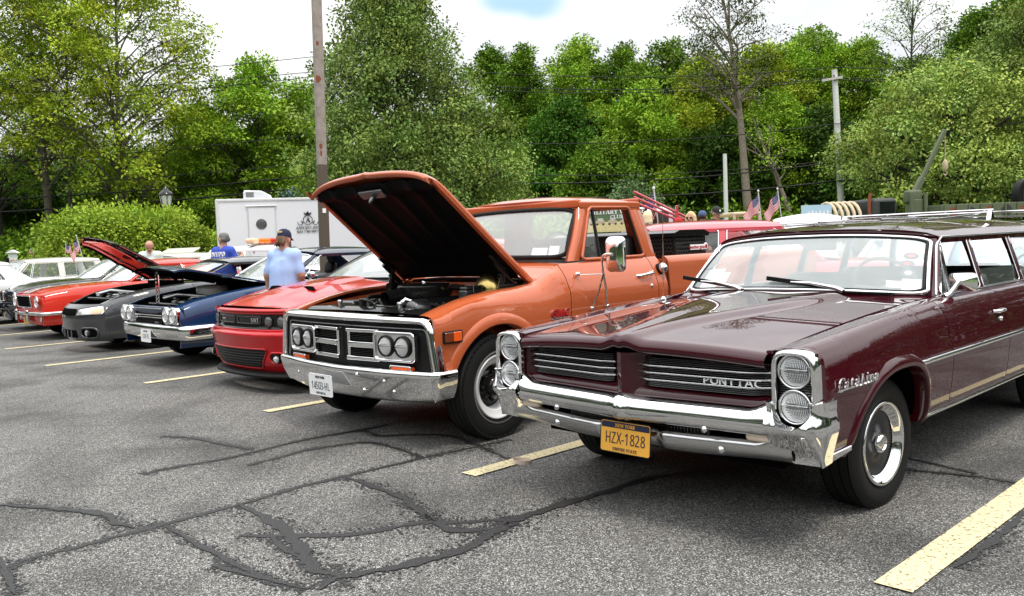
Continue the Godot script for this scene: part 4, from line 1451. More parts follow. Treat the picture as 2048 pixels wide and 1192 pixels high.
	# hinges with their springs
	for sg: int in [1, -1]:
		var hg := MB.new()
		hg.tube(P3([[sg * 0.70, 0.88, -0.28], [sg * 0.70, 1.02, -0.30], [sg * 0.70, 1.20, -0.33], [sg * 0.70, 1.30, -0.20]]), [0.03, 0.028, 0.022, 0.018], 8)
		hg.tube(P3([[sg * 0.71, 0.90, -0.48], [sg * 0.71, 1.08, -0.42], [sg * 0.71, 1.24, -0.24]]), [0.03, 0.022, 0.018], 8)
		hg.box(V(sg * 0.72, 0.98, -0.40), V(0.02, 0.2, 0.26), 0.01)
		part("hood_hinge", hg, M.black_gloss, c)
		var sp := MB.new()
		var hp := PackedVector3Array()
		for i in 150:
			var f := i / 149.0
			var a := f * TAU * 14
			var o := V(sg * 0.69, 1.14, -0.30).lerp(V(sg * 0.69, 0.97, -0.47), f)
			hp.append(o + V(cos(a), sin(a) * 0.7, sin(a) * 0.7) * 0.024)
		sp.tube(hp, 0.005, 5)
		part("hinge_spring", sp, M.black_gloss, c)
	# radiator support and engine
	var rs := MB.new()
	var rr := []
	for st in [[0.915, 0.50], [0.935, 0.46], [0.945, 0.40], [0.93, 0.30], [0.86, 0.27]]:
		var r := PackedVector3Array()
		for j in 25:
			var x := lerpf(-0.78, 0.78, j / 24.0)
			r.append(V(x, st[0] + 0.012 * cos(x * 2.0) - (0.02 if absf(absf(x) - 0.42) < 0.05 and st[1] < 0.45 else 0.0), st[1] - 0.16 * pow(absf(x) / 0.78, 3) * (1 if st[1] < 0.35 else 0)))
		rr.append(r)
	rs.grid(rr)
	part("radiator_support", rs, M.black_gloss, c)
	var ltc := MB.new()
	ltc.tube(P3([[-0.10, 0.94, 0.40], [-0.09, 0.99, 0.42], [-0.02, 1.0, 0.43], [0.06, 0.985, 0.42], [0.08, 0.94, 0.40]]), 0.012, 8)
	ltc.box(V(-0.07, 0.965, 0.42), V(0.04, 0.09, 0.05), 0.008)
	part("hood_catch", ltc, M.black_gloss, c)
	for x in [-0.38, 0.40]:
		var b := MB.new()
		b.lathe(P2([[0.016, 0], [0.016, 0.035], [0.022, 0.037], [0.02, 0.052], [0, 0.055]]), V(x, 0.94, 0.42), Vector3.UP, 10)
		part("hood_bumper", b, M.steel, c)
	var eb := MB.new()
	eb.box(V(0, 0.75, -0.1), V(0.6, 0.3, 0.62), 0.06)
	for sg: int in [1, -1]: eb.box(V(sg * 0.25, 0.92, -0.1), V(0.16, 0.1, 0.56), 0.03, Basis(Vector3.BACK, -sg * 0.5))
	eb.box(V(0, 0.9, 0.25), V(0.34, 0.1, 0.1), 0.03)
	part("engine_block", eb, M.black_gloss, c)
	var ac := MB.new()
	ac.lathe(P2([[0.205, 0.0], [0.215, 0.012], [0.215, 0.085], [0.205, 0.1], [0.18, 0.107], [0.05, 0.112], [0.0, 0.113]]), V(-0.02, 0.985, -0.14), Vector3.UP, 36)
	ac.tube(P3([[-0.02, 1.01, 0.0], [-0.02, 1.01, 0.16], [-0.01, 1.0, 0.26]]), [0.07, 0.055, 0.05], 14, false)
	part("air_cleaner", ac, M.black_gloss, c)
	var wn := MB.new()
	wn.lathe(P2([[0.02, 0], [0.02, 0.012], [0.008, 0.02], [0, 0.02]]), V(-0.02, 1.097, -0.14), Vector3.UP, 10)
	wn.tube(P3([[0.16, 0.96, 0.22], [0.18, 0.99, 0.20], [0.23, 0.97, 0.16], [0.26, 0.88, 0.13]]), 0.026, 10)
	part("thermostat_pipe", wn, M.chrome, c)
	for h in [[[-0.1, 0.93, 0.34], [-0.3, 1.0, 0.2], [-0.38, 0.98, -0.1], [-0.3, 0.92, -0.4]], [[0.15, 0.93, 0.3], [0.3, 0.97, 0.2], [0.42, 0.93, 0.05], [0.5, 0.88, -0.1]], [[-0.5, 0.93, 0.1], [-0.42, 1.0, -0.1], [-0.2, 1.03, -0.4], [0.1, 1.03, -0.5]], [[0.3, 1.0, -0.45], [0.1, 1.04, -0.47], [-0.15, 1.045, -0.5], [-0.4, 1.0, -0.52]], [[0.55, 0.9, 0.2], [0.5, 0.95, -0.05], [0.55, 0.97, -0.3], [0.6, 0.92, -0.5]]]:
		var hm := MB.new()
		hm.tube(spline3([V(h[0][0], h[0][1], h[0][2]), V(h[1][0], h[1][1], h[1][2]), V(h[2][0], h[2][1], h[2][2]), V(h[3][0], h[3][1], h[3][2])], 16), 0.016, 8)
		part("hose", hm, M.rubber, c)
	var al := MB.new()
	al.lathe(P2([[0.0, 0.09], [0.06, 0.09], [0.075, 0.06], [0.075, -0.05], [0.0, -0.06]]), V(0.32, 0.92, 0.18), Vector3.BACK, 18)
	al.box(V(-0.52, 0.88, 0.15), V(0.2, 0.18, 0.26), 0.02)
	for i in 8: al.lathe(P2([[0.012, -0.03], [0.01, 0.05], [0.0, 0.05]]), V(0.34, 0.92, -0.36 + i * 0.07), V(0.7, 0.7, 0), 6)
	part("engine_ancillaries", al, M.pewter, c)
	var bo := MB.new()
	bo.lathe(P2([[0.0, 0.075], [0.05, 0.075], [0.06, 0.07], [0.10, 0.055], [0.125, 0.03], [0.132, 0.012], [0.14, 0.0], [0.14, -0.012], [0.12, -0.04], [0.0, -0.05]]), V(0.45, 1.02, -0.40), Vector3.BACK, 32)
	part("brake_booster", bo, M.brass, c)
	var mc := MB.new()
	mc.box(V(0.45, 1.0, -0.22), V(0.09, 0.09, 0.19), 0.015)
	mc.box(V(0.45, 1.055, -0.22), V(0.08, 0.03, 0.17), 0.012)
	mc.tube(P3([[0.40, 1.0, -0.2], [0.40, 1.085, -0.2], [0.50, 1.085, -0.2], [0.50, 1.0, -0.2]]), 0.004, 5)
	part("master_cylinder", mc, M.pewter, c)
	# --- front: chrome surround, black field, grille frames
	var bowz := func(x): return 0.60 + 0.055 * (1 - pow(absf(x) / 0.98, 2.2))
	var fr := MB.new()
	var path := []; var outs := []; var ups := []
	for i in 61:
		var f := i / 60.0
		var p: Vector2; var d: Vector2
		if f < 0.2:
			p = Vector2(-lerpf(0.985, 0.945, f / 0.2), lerpf(0.545, 0.80, f / 0.2)); d = Vector2(-1, 0.12).normalized()
		elif f < 0.3:
			var a := (f - 0.2) / 0.1 * PI / 2
			p = Vector2(-0.855 - 0.09 * cos(a), 0.80 + 0.085 * sin(a)); d = Vector2(-cos(a), sin(a))
		elif f <= 0.7:
			p = Vector2(lerpf(-0.855, 0.855, (f - 0.3) / 0.4), 0.885); d = Vector2(0, 1)
		elif f < 0.8:
			var a := (f - 0.7) / 0.1 * PI / 2
			p = Vector2(0.855 + 0.09 * sin(a), 0.80 + 0.085 * cos(a)); d = Vector2(sin(a), cos(a))
		else:
			p = Vector2(lerpf(0.945, 0.985, (f - 0.8) / 0.2), lerpf(0.80, 0.545, (f - 0.8) / 0.2)); d = Vector2(1, 0.12).normalized()
		path.append(V(p.x, p.y, bowz.call(p.x) - 0.02)); outs.append(V(d.x, d.y, 0)); ups.append(Vector3.BACK)
	fr.sweep(path, P2([[-0.022, -0.06], [-0.022, 0.004], [-0.012, 0.022], [0.006, 0.026], [0.026, 0.008], [0.036, -0.03], [0.03, -0.06]]), outs, ups, true)
	part("grille_surround", fr, M.chrome, c)
	var st2 := MB.new()
	st2.sweep(path, P2([[-0.058, -0.02], [-0.056, -0.004], [-0.05, -0.004], [-0.048, -0.02]]), outs, ups, true)
	part("grille_inner_strip", st2, M.steel, c)
	var fld := MB.new()
	var fr2 := []
	for i in 2:
		var r := PackedVector3Array()
		for j in 41:
			var x := lerpf(-0.975, 0.975, j / 40.0)
			r.append(V(x * (1.0 if i == 0 else 0.95), 0.52 if i == 0 else 0.885, bowz.call(x) - 0.045))
		fr2.append(r)
	fld.grid(fr2)
	part("grille_field", fld, M.black, c)
	for sg: int in [1, -1]:
		# one chrome frame per side with an upper and a lower opening and the twin-lamp bezel at its outer end
		var gf := MB.new()
		var yaw := -0.09 * sg
		var bs := Basis(Vector3.UP, -yaw)
		var mx := func(x, y, z): return V(sg * x, y, bowz.call(x) + z)
		for b in [[0.055, 0.585, 0.085, 0.815], [0.055, 0.790, 0.42, 0.815], [0.055, 0.585, 0.42, 0.615], [0.08, 0.680, 0.42, 0.722]]:
			var cx: float = (b[0] + b[2]) / 2; var cy: float = (b[1] + b[3]) / 2
			gf.box(mx.call(cx, cy, -0.022), V(b[2] - b[0], b[3] - b[1], 0.05), 0.007, bs)
		part("grille_frame", gf, M.chrome, c)
		var bk := MB.new()
		bk.box(mx.call(0.24, 0.70, -0.04), V(0.36, 0.22, 0.004), 0.0, bs)
		part("grille_opening", bk, M.dark, c)
		for i in 5:
			for yy in [0.622, 0.733]:
				var s := MB.new()
				s.box(mx.call(0.245, yy + i * 0.0125, -0.034), V(0.33, 0.003, 0.008), 0.0, bs)
				part("grille_slat", s, M.grille_dark, c)
		var bz := MB.new()
		bz.prism(rrect(0.205, 0.098, 0.03), 0.03, Transform3D(bs, mx.call(0.60, 0.705, -0.02)), 0.006)
		bz.tube(frame_xf(rrect(0.203, 0.096, 0.03), Transform3D(bs, mx.call(0.60, 0.705, 0.0))), 0.011, 8, false, true)
		part("headlight_bezel", bz, M.chrome, c)
		for lx in [0.515, 0.69]:
			var dk := MB.new()
			dk.lathe(P2([[0.078, 0.002], [0.0, 0.002]]), mx.call(lx, 0.707, -0.003), bs * Vector3.BACK, 24)
			part("lamp_recess", dk, M.steel, c)
			lamp(c, mx.call(lx, 0.707, 0.004), 0.066, M.black, "headlight", bs * Vector3.BACK)
		var am := MB.new()
		am.box(mx.call(0.665, 0.548, -0.015), V(0.20, 0.048, 0.05), 0.01, bs)
		part("turn_signal", am, M.orange_lens, c)
		var am2 := MB.new()
		am2.tube(frame_xf(rrect(0.105, 0.028, 0.01), Transform3D(bs, mx.call(0.665, 0.548, 0.008))), 0.005, 6, false, true)
		part("signal_bezel", am2, M.chrome, c)
		# side marker
		var mkx := sec_x(section(keys, 0.44), 0.775)
		var mk := MB.new()
		mk.prism(rrect(0.085, 0.042, 0.012), 0.02, Transform3D(Basis(Vector3.UP, sg * PI / 2), V(sg * (mkx + 0.004), 0.775, 0.44)), 0.004)
		part("side_marker_gasket", mk, M.black, c)
		for e in [0, 1]:
			var ml := MB.new()
			ml.prism(rrect(0.036, 0.032, 0.006), 0.014, Transform3D(Basis(Vector3.UP, sg * PI / 2), V(sg * (mkx + 0.012), 0.775, 0.44 + (0.037 if e == 0 else -0.037))), 0.003)
			part("side_marker_lens", ml, M.brown_lens if e == 0 else M.orange_lens, c)
	# --- bumper
	var bp := MB.new()
	var brs := []
	var bprof := [[0.548, -0.085], [0.558, -0.06], [0.560, -0.02], [0.552, 0.0], [0.535, 0.008], [0.51, 0.006], [0.44, -0.014], [0.38, -0.034], [0.345, -0.052], [0.328, -0.075], [0.332, -0.1]]
	for q in bprof:
		var r := PackedVector3Array()
		for j in 75:
			var s := lerpf(-1, 1, j / 74.0)
			var a := absf(s)
			var p: Vector2; var nrm: Vector2
			if a < 0.82:
				var x := a / 0.82 * 0.95
				p = Vector2(x, 0.62 + 0.115 * (1 - pow(x / 1.0, 2.0))); nrm = Vector2(0.2 * x, 1).normalized()
			elif a < 0.92:
				var t := (a - 0.82) / 0.1 * 1.35
				p = Vector2(0.95 + 0.075 * sin(t), 0.6313 - 0.075 * (1 - cos(t))); nrm = Vector2(sin(t + 0.2), cos(t + 0.2))
			else:
				var t := (a - 0.92) / 0.08
				p = Vector2(1.0232 + 0.012 * t, 0.5727 - 0.13 * t); nrm = Vector2(1, 0.1)
			var low := (0.018 * sstep(0.5, 0.9, a)) if q[0] < 0.42 else 0.0
			r.append(V(signf(s) * (p.x + nrm.x * q[1]), q[0] + low - 0.01 * (1 - a), p.y + nrm.y * q[1]))
		brs.append(r)
	bp.grid(brs)
	part("front_bumper", bp, M.chrome, c)
	for p in [[0.28, 0.50, 0.735], [0.55, 0.47, 0.695], [0.62, 0.40, 0.665], [0.32, 0.39, 0.705], [-0.62, 0.44, 0.675]]:
		var bl := MB.new()
		bl.lathe(P2([[0.016, 0], [0.014, 0.007], [0.0, 0.012]]), V(p[0], p[1], p[2]), Vector3.BACK, 12)
		part("bumper_bolt", bl, M.chrome, c)
	plate(c, "licence_plate", V(-0.13, 0.395, 0.785), -0.03, M.paper, null, M.black, "14503-HL", "NEW YORK", "HISTORICAL")
	# --- cab
	var g := {"xb": 0.862, "yb": 1.225, "xt": 0.755, "yt": 1.66, "wb": -0.93, "wt": -1.20, "cb": 0.10, "ct": 0.07, "rb": -2.0, "rt": -1.93, "dbr": 0.0, "dtr": 0.0, "yc": 1.745, "rp": 3.0, "ybf": 1.235, "arc": 0.02, "hd": 0.06}
	var rf := MB.new()
	roof(rf, g, 16, 24)
	part("cab_roof", rf, mo, c)
	var ps := MB.new()
	for sg: int in [1, -1]:
		var k := ps.mark()
		pillar(ps, g, -0.955, -1.21, 0.12, 0.11, 0.05)
		pillar(ps, g, -1.93, -1.86, 0.15, 0.16, 0.06)
		ps.bar(gp(g, 1.0, -1.15) + V(-0.01, 0.012, 0), gp(g, 1.0, -1.94) + V(-0.01, 0.012, 0), 0.05, 0.06, Vector3.UP, 0.012)
		if sg < 0: ps.tx(k, Transform3D(Basis().scaled(V(-1, 1, 1)), Vector3.ZERO))
	ps.bar(V(-0.75, 1.685, -1.165), V(0.75, 1.685, -1.165), 0.06, 0.07, Vector3.UP, 0.015)
	part("cab_pillars", ps, mo, c)
	var bw := MB.new()
	bw.box(V(0, 0.85, -2.0), V(1.72, 0.8, 0.03))
	bw.box(V(0, 1.69, -1.95), V(1.48, 0.09, 0.04), 0.015)
	for sg: int in [1, -1]: bw.quad(V(sg * 0.62, 1.22, -2.0), V(sg * 0.865, 1.22, -2.0), V(sg * 0.755, 1.67, -1.94), V(sg * 0.55, 1.67, -1.94))
	part("cab_back", bw, mo, c)
	var df := MB.new()   # door window frames
	for sg: int in [1, -1]:
		var k := df.mark()
		df.tube(win_edge(g, -1.03, -1.265, -1.855, -1.78, 0.07, 0.004), 0.015, 8, false, true)
		if sg < 0: df.tx(k, Transform3D(Basis().scaled(V(-1, 1, 1)), Vector3.ZERO))
	part("door_window_frame", df, mo, c)
	var dg := MB.new()
	for sg: int in [1, -1]:
		var k := dg.mark()
		dg.tube(win_edge(g, -1.05, -1.285, -1.835, -1.765, 0.06, -0.006), 0.011, 6, false, true)
		dg.bar(gp(g, 0.0, -1.27), gp(g, 0.97, -1.30), 0.02, 0.02, Vector3.RIGHT)
		if sg < 0: dg.tx(k, Transform3D(Basis().scaled(V(-1, 1, 1)), Vector3.ZERO))
	part("door_window_seal", dg, M.black, c)
	var wk := MB.new()
	wk.tube(screen_edge(g, true, 0.93, 0.06, 0.93, 0.2), 0.02, 8, false, true)
	part("windscreen_seal", wk, M.rubber, c)
	var ws := MB.new()
	screen(ws, g, true, 0.93, 0.05, 0.94)
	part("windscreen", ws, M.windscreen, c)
	for sg: int in [1, -1]:
		var vw := MB.new()
		side_glass(vw, g, -1.05, -1.285, -1.27, -1.30)
		if sg < 0: vw.tx(0, Transform3D(Basis().scaled(V(-1, 1, 1)), Vector3.ZERO))
		part("vent_window", vw, M.glass, c)
	var pp := MB.new()
	for s in [[0.52, 0.08, 0.70, 0.22], [0.72, 0.08, 0.83, 0.25]]:
		var in_ := V(0, 0, -0.012)
		pp.quad(ws_pt(g, true, s[0], s[1]) + in_, ws_pt(g, true, s[2], s[1]) + in_, ws_pt(g, true, s[2], s[3]) + in_, ws_pt(g, true, s[0], s[3]) + in_)
	part("windscreen_sticker", pp, M.paper, c)
	var se := MB.new()
	seat(se, 0, 0.95, -1.55, 1.45, 0.42)
	part("bench_seat", se, M.seat_dark, c)
	var da := MB.new()
	da.box(V(0, 1.13, -1.12), V(1.6, 0.2, 0.3), 0.05)
	part("dashboard", da, M.seat_dark, c)
	steering(c, 0.42, 1.27, -1.32, M.black, 0.21)
	# gate, door furniture
	for sg: int in [1, -1]:
		var h := MB.new()
		var hx := sec_x(section(keys, -1.72), 1.075)
		h.tube(P3([[sg * (hx - 0.005), 1.07, -1.62], [sg * (hx + 0.035), 1.075, -1.64], [sg * (hx + 0.04), 1.085, -1.75], [sg * (hx + 0.03), 1.085, -1.80]]), [0.016, 0.013, 0.013, 0.011], 8)
		h.lathe(P2([[0.02, 0], [0.018, 0.02], [0.0, 0.022]]), V(sg * (hx - 0.01), 1.083, -1.81), V(sg, 0, 0), 12)
		part("door_handle", h, M.chrome, c)
		var kl := MB.new()
		kl.lathe(P2([[0.016, 0], [0.015, 0.01], [0.0, 0.012]]), V(sg * (sec_x(section(keys, -1.77), 0.98) - 0.001), 0.98, -1.77), V(sg, 0, 0), 12)
		part("door_lock", kl, M.chrome, c)
	var fc := MB.new()
	fc.lathe(P2([[0.05, -0.03], [0.05, 0.01], [0.045, 0.018], [0.0, 0.02]]), V(0.955, 1.115, -1.955), V(1, 0.25, 0), 20)
	part("filler_neck", fc, M.black, c)
	var fc2 := MB.new()
	fc2.lathe(P2([[0.043, 0.0], [0.045, 0.02], [0.036, 0.03], [0.02, 0.034], [0.018, 0.045], [0.0, 0.047]]), V(0.975, 1.12, -1.955), V(1, 0.25, 0), 24)
	part("fuel_cap", fc2, M.chrome, c)
	# towing mirror on its bracket
	var mi := Node3D.new()
	mi.name = "towing_mirror"
	c.add_child(mi, true)
	var mh := MB.new()
	var mrows := []
	for q in [[0.35, 0.04], [0.72, 0.033], [0.92, 0.02], [1.0, 0.0], [1.0, -0.012]]:
		var r := PackedVector3Array()
		for p in rrect(0.083 * q[0], 0.135 * q[0], 0.04 * q[0], 5): r.append(V(p.x, p.y, q[1]))
		mrows.append(r)
	mh.grid(mrows, false, true)
	mh.fan(mrows[0]); mh.fan(mrows[4])
	mh.tx(0, Transform3D(Basis(Vector3.UP, 0.15), V(1.25, 1.27, -0.99)))
	part("mirror_head", mh, M.chrome, mi)
	var ma := MB.new()
	ma.tube(spline3([V(1.25, 1.27, -0.94), V(1.20, 1.27, -0.93), V(1.15, 1.24, -0.95), V(1.14, 1.12, -0.97)], 14), 0.011, 8)
	ma.tube(P3([[1.14, 1.125, -0.97], [1.085, 0.99, -0.975], [1.005, 0.855, -0.98]]), 0.009, 8)
	ma.tube(P3([[1.14, 1.125, -0.97], [1.09, 0.99, -1.06], [1.005, 0.86, -1.16]]), 0.009, 8)
	ma.tube(P3([[1.14, 1.12, -0.97], [0.97, 1.12, -0.88]]), 0.004, 6)
	for q in [[1.005, 0.85, -0.98], [1.005, 0.855, -1.165], [0.965, 1.125, -0.875]]: ma.lathe(P2([[0.018, -0.01], [0.018, 0.01], [0.01, 0.016], [0, 0.016]]), V(q[0], q[1], q[2]), Vector3.RIGHT, 10)
	part("mirror_bracket", ma, M.chrome, mi)
	# fender emblem
	var eg := MB.new()
	for i in 3: text(eg, "GMC"[i], 0.075, 0.012, Transform3D(Basis(Vector3.UP, PI / 2), V(sec_x(section(keys, -0.6), 0.84) + 0.008, 0.845, -0.555 - i * 0.07)), false, true, 1.3)
	part("fender_emblem", eg, M.emblem_red, c)
	var eb2 := MB.new()
	eb2.box(V(sec_x(section(keys, -0.6), 0.80) + 0.003, 0.806, -0.625), V(0.008, 0.014, 0.2), 0.002)
	for i in 3: text(eb2, "GMC"[i], 0.084, 0.008, Transform3D(Basis(Vector3.UP, PI / 2), V(sec_x(section(keys, -0.6), 0.84) + 0.004, 0.845, -0.555 - i * 0.07)), false, true, 1.36)
	part("emblem_bar", eb2, M.chrome, c)
	# bed
	var bd := MB.new()
	bd.box(V(0, 0.72, -3.4), V(1.86, 0.06, 2.68))
	bd.box(V(0, 0.95, -2.06), V(1.9, 0.5, 0.03))
	bd.box(V(0, 0.9, -4.74), V(1.9, 0.62, 0.04), 0.01)
	for sg: int in [1, -1]: bd.box(V(sg * 0.915, 0.98, -3.4), V(0.03, 0.46, 2.66))
	part("bed", bd, mo, c)
	# --- wheels
	var d := {}
	var tm := tyre_mesh(0.378, 0.20, 0.225, 72)
	var lug := MB.new()
	for i in 56:
		var a := TAU * i / 56
		for sg: int in [1, -1]:
			lug.box(V(sg * 0.087, sin(a) * 0.358, cos(a) * 0.358), V(0.022, 0.032, 0.015), 0.0, Basis(Vector3.RIGHT, -a))
	d.lug = lug.mesh()
	d.tyre = tm.mesh()
	var rg := MB.new()
	rg.lathe(P2([[0.232, 0.082], [0.23, 0.092], [0.222, 0.094], [0.212, 0.085], [0.205, 0.07], [0.175, 0.062], [0.158, 0.045], [0.152, -0.02]]), Vector3.ZERO, Vector3.RIGHT, 56)
	d.rim = rg.mesh()
	var dk := MB.new()
	dk.lathe(P2([[0.155, -0.015], [0.13, -0.02], [0.12, 0.0], [0.08, 0.01], [0.072, 0.012], [0.07, 0.06], [0.06, 0.075], [0.045, 0.08], [0.04, 0.1], [0, 0.102]]), Vector3.ZERO, Vector3.RIGHT, 40, [3, 5])
	for i in 8:
		var a := TAU * i / 8
		dk.lathe(P2([[0.012, 0], [0.012, 0.025], [0.007, 0.03], [0, 0.03]]), V(0.005, sin(a) * 0.1, cos(a) * 0.1), Vector3.RIGHT, 6)
	d.hub = dk.mesh()
	var wl := MB.new()
	wl.lathe(P2([[0.262, 0.0985], [0.258, 0.1005], [0.25, 0.1]]), Vector3.ZERO, Vector3.RIGHT, 56)
	d.line = wl.mesh()
	var build := func(o):
		part("tyre", d.tyre, M.rubber, o); part("tread_lugs", d.lug, M.rubber, o).set_meta("kind", "stuff"); part("rim", d.rim, M.silver, o); part("hub", d.hub, M.black_gloss, o); part("sidewall_ring", d.line, M.grey_rubber, o)
	for sg: int in [1, -1]:
		put_wheel(c, build, 0.865, 0.37, 0.0, sg, 0.06)
		put_wheel(c, build, 0.83, 0.37, -3.2, sg)
	# --- toolbox: rests on the bed
	var tb := thing("toolbox", "black diamond-plate toolbox across the orange pickup's bed", "toolbox", lotx(-2.70, 0.13))
	var bx := MB.new()
	bx.box(V(0, 1.27, -2.72), V(1.5, 0.24, 0.52), 0.012)
	part("box_body", bx, M.black_gloss, tb)
	var ld := MB.new()
	var ldp := PackedVector2Array([Vector2(-0.28, 0), Vector2(0.28, 0), Vector2(0.28, 0.035), Vector2(0.2, 0.06), Vector2(-0.2, 0.06), Vector2(-0.28, 0.035)])
	ld.prism(ldp, 1.54, Transform3D(Basis(Vector3.UP, PI / 2), V(0, 1.385, -2.72)))
	part("box_lid", ld, M.black_gloss, tb)
	var tp := MB.new()
	for i in 24:
		for j in 6:
			var a := 0.78 if (i + j) % 2 == 0 else -0.78
			tp.box(V(0.752, 1.175 + j * 0.037, -2.95 + i * 0.02), V(0.004, 0.008, 0.032), 0.0, Basis(Vector3.RIGHT, a))
	for i in 74:
		for j in 6:
			tp.box(V(-0.74 + i * 0.02, 1.175 + j * 0.037, -2.458), V(0.032, 0.008, 0.004), 0.0, Basis(Vector3.BACK, 0.78 if (i + j) % 2 == 0 else -0.78))
		for j in 11:
			tp.box(V(-0.74 + i * 0.02, 1.446, -2.9 + j * 0.036), V(0.03, 0.004, 0.008), 0.0, Basis(Vector3.UP, 0.78 if (i + j) % 2 == 0 else -0.78))
	part("tread_plate_pattern", tp, M.tread, tb).set_meta("kind", "stuff")
	var lb := MB.new()
	lb.box(V(0.758, 1.28, -2.82), V(0.006, 0.05, 0.24), 0.002)
	lb.lathe(P2([[0.034, 0], [0.032, 0.006], [0, 0.007]]), V(0.756, 1.285, -2.96), Vector3.RIGHT, 20)
	part("maker_label", lb, M.paper, tb)
	var lb2 := MB.new()
	text(lb2, "weather guard", 0.04, 0.002, Transform3D(Basis(Vector3.UP, PI / 2), V(0.7625, 1.28, -2.82)))
	lb2.lathe(P2([[0.02, 0.0085], [0, 0.0086]]), V(0.756, 1.285, -2.96), Vector3.RIGHT, 16)
	part("label_lettering", lb2, M.emblem_red, tb)
func frame_xf(q: PackedVector2Array, x: Transform3D) -> PackedVector3Array:
	var o := PackedVector3Array()
	for p in q: o.append(x * V(p.x, p.y, 0))
	return o
# ---------- trees and shrubs ----------
var leafs := []
func px(x: float, d: float) -> float: return (x - 1024.0) / 1715.5 * d       # sideways offset at depth d of an image column
func leaf_clump(cnt: int, rad: float, ln: float, wd: float, droop: float, sd: int) -> ArrayMesh:
	rng.seed = sd
	var mb := MB.new()
	for i in cnt:
		var d := Vector3(rng.randfn(), rng.randfn() * 0.7, rng.randfn()).normalized()
		var o := d * rad * pow(rng.randf(), 0.5)
		var dir := (d + Vector3(rng.randfn() * 0.5, -droop + rng.randfn() * 0.3, rng.randfn() * 0.5)).normalized()
		var up := (Vector3(rng.randfn() * 0.45, 1, rng.randfn() * 0.45)).normalized()
		var s := dir.cross(up).normalized()
		up = s.cross(dir)
		var k := rng.randf_range(0.7, 1.25)
		var a := o; var b := o + dir * ln * k
		var m := o + dir * ln * k * 0.45
		var e := s * wd * k * 0.5
		mb.grid([PackedVector3Array([a, m + e]), PackedVector3Array([m - e, b + up * -0.1 * ln])])
	return mb.mesh()
func crown_mm(parent: Node3D, nm: String, mesh: Mesh, m: Material, xs: Array, cs: Array) -> void:
	var mm := MultiMesh.new()
	mm.transform_format = MultiMesh.TRANSFORM_3D
	mm.use_colors = true
	mm.mesh = mesh
	mm.instance_count = xs.size()
	for i in xs.size():
		mm.set_instance_transform(i, xs[i])
		mm.set_instance_color(i, cs[i])
	var o := MultiMeshInstance3D.new()
	o.multimesh = mm
	o.material_override = m
	o.name = nm
	parent.add_child(o, true)
	o.set_meta("kind", "stuff")
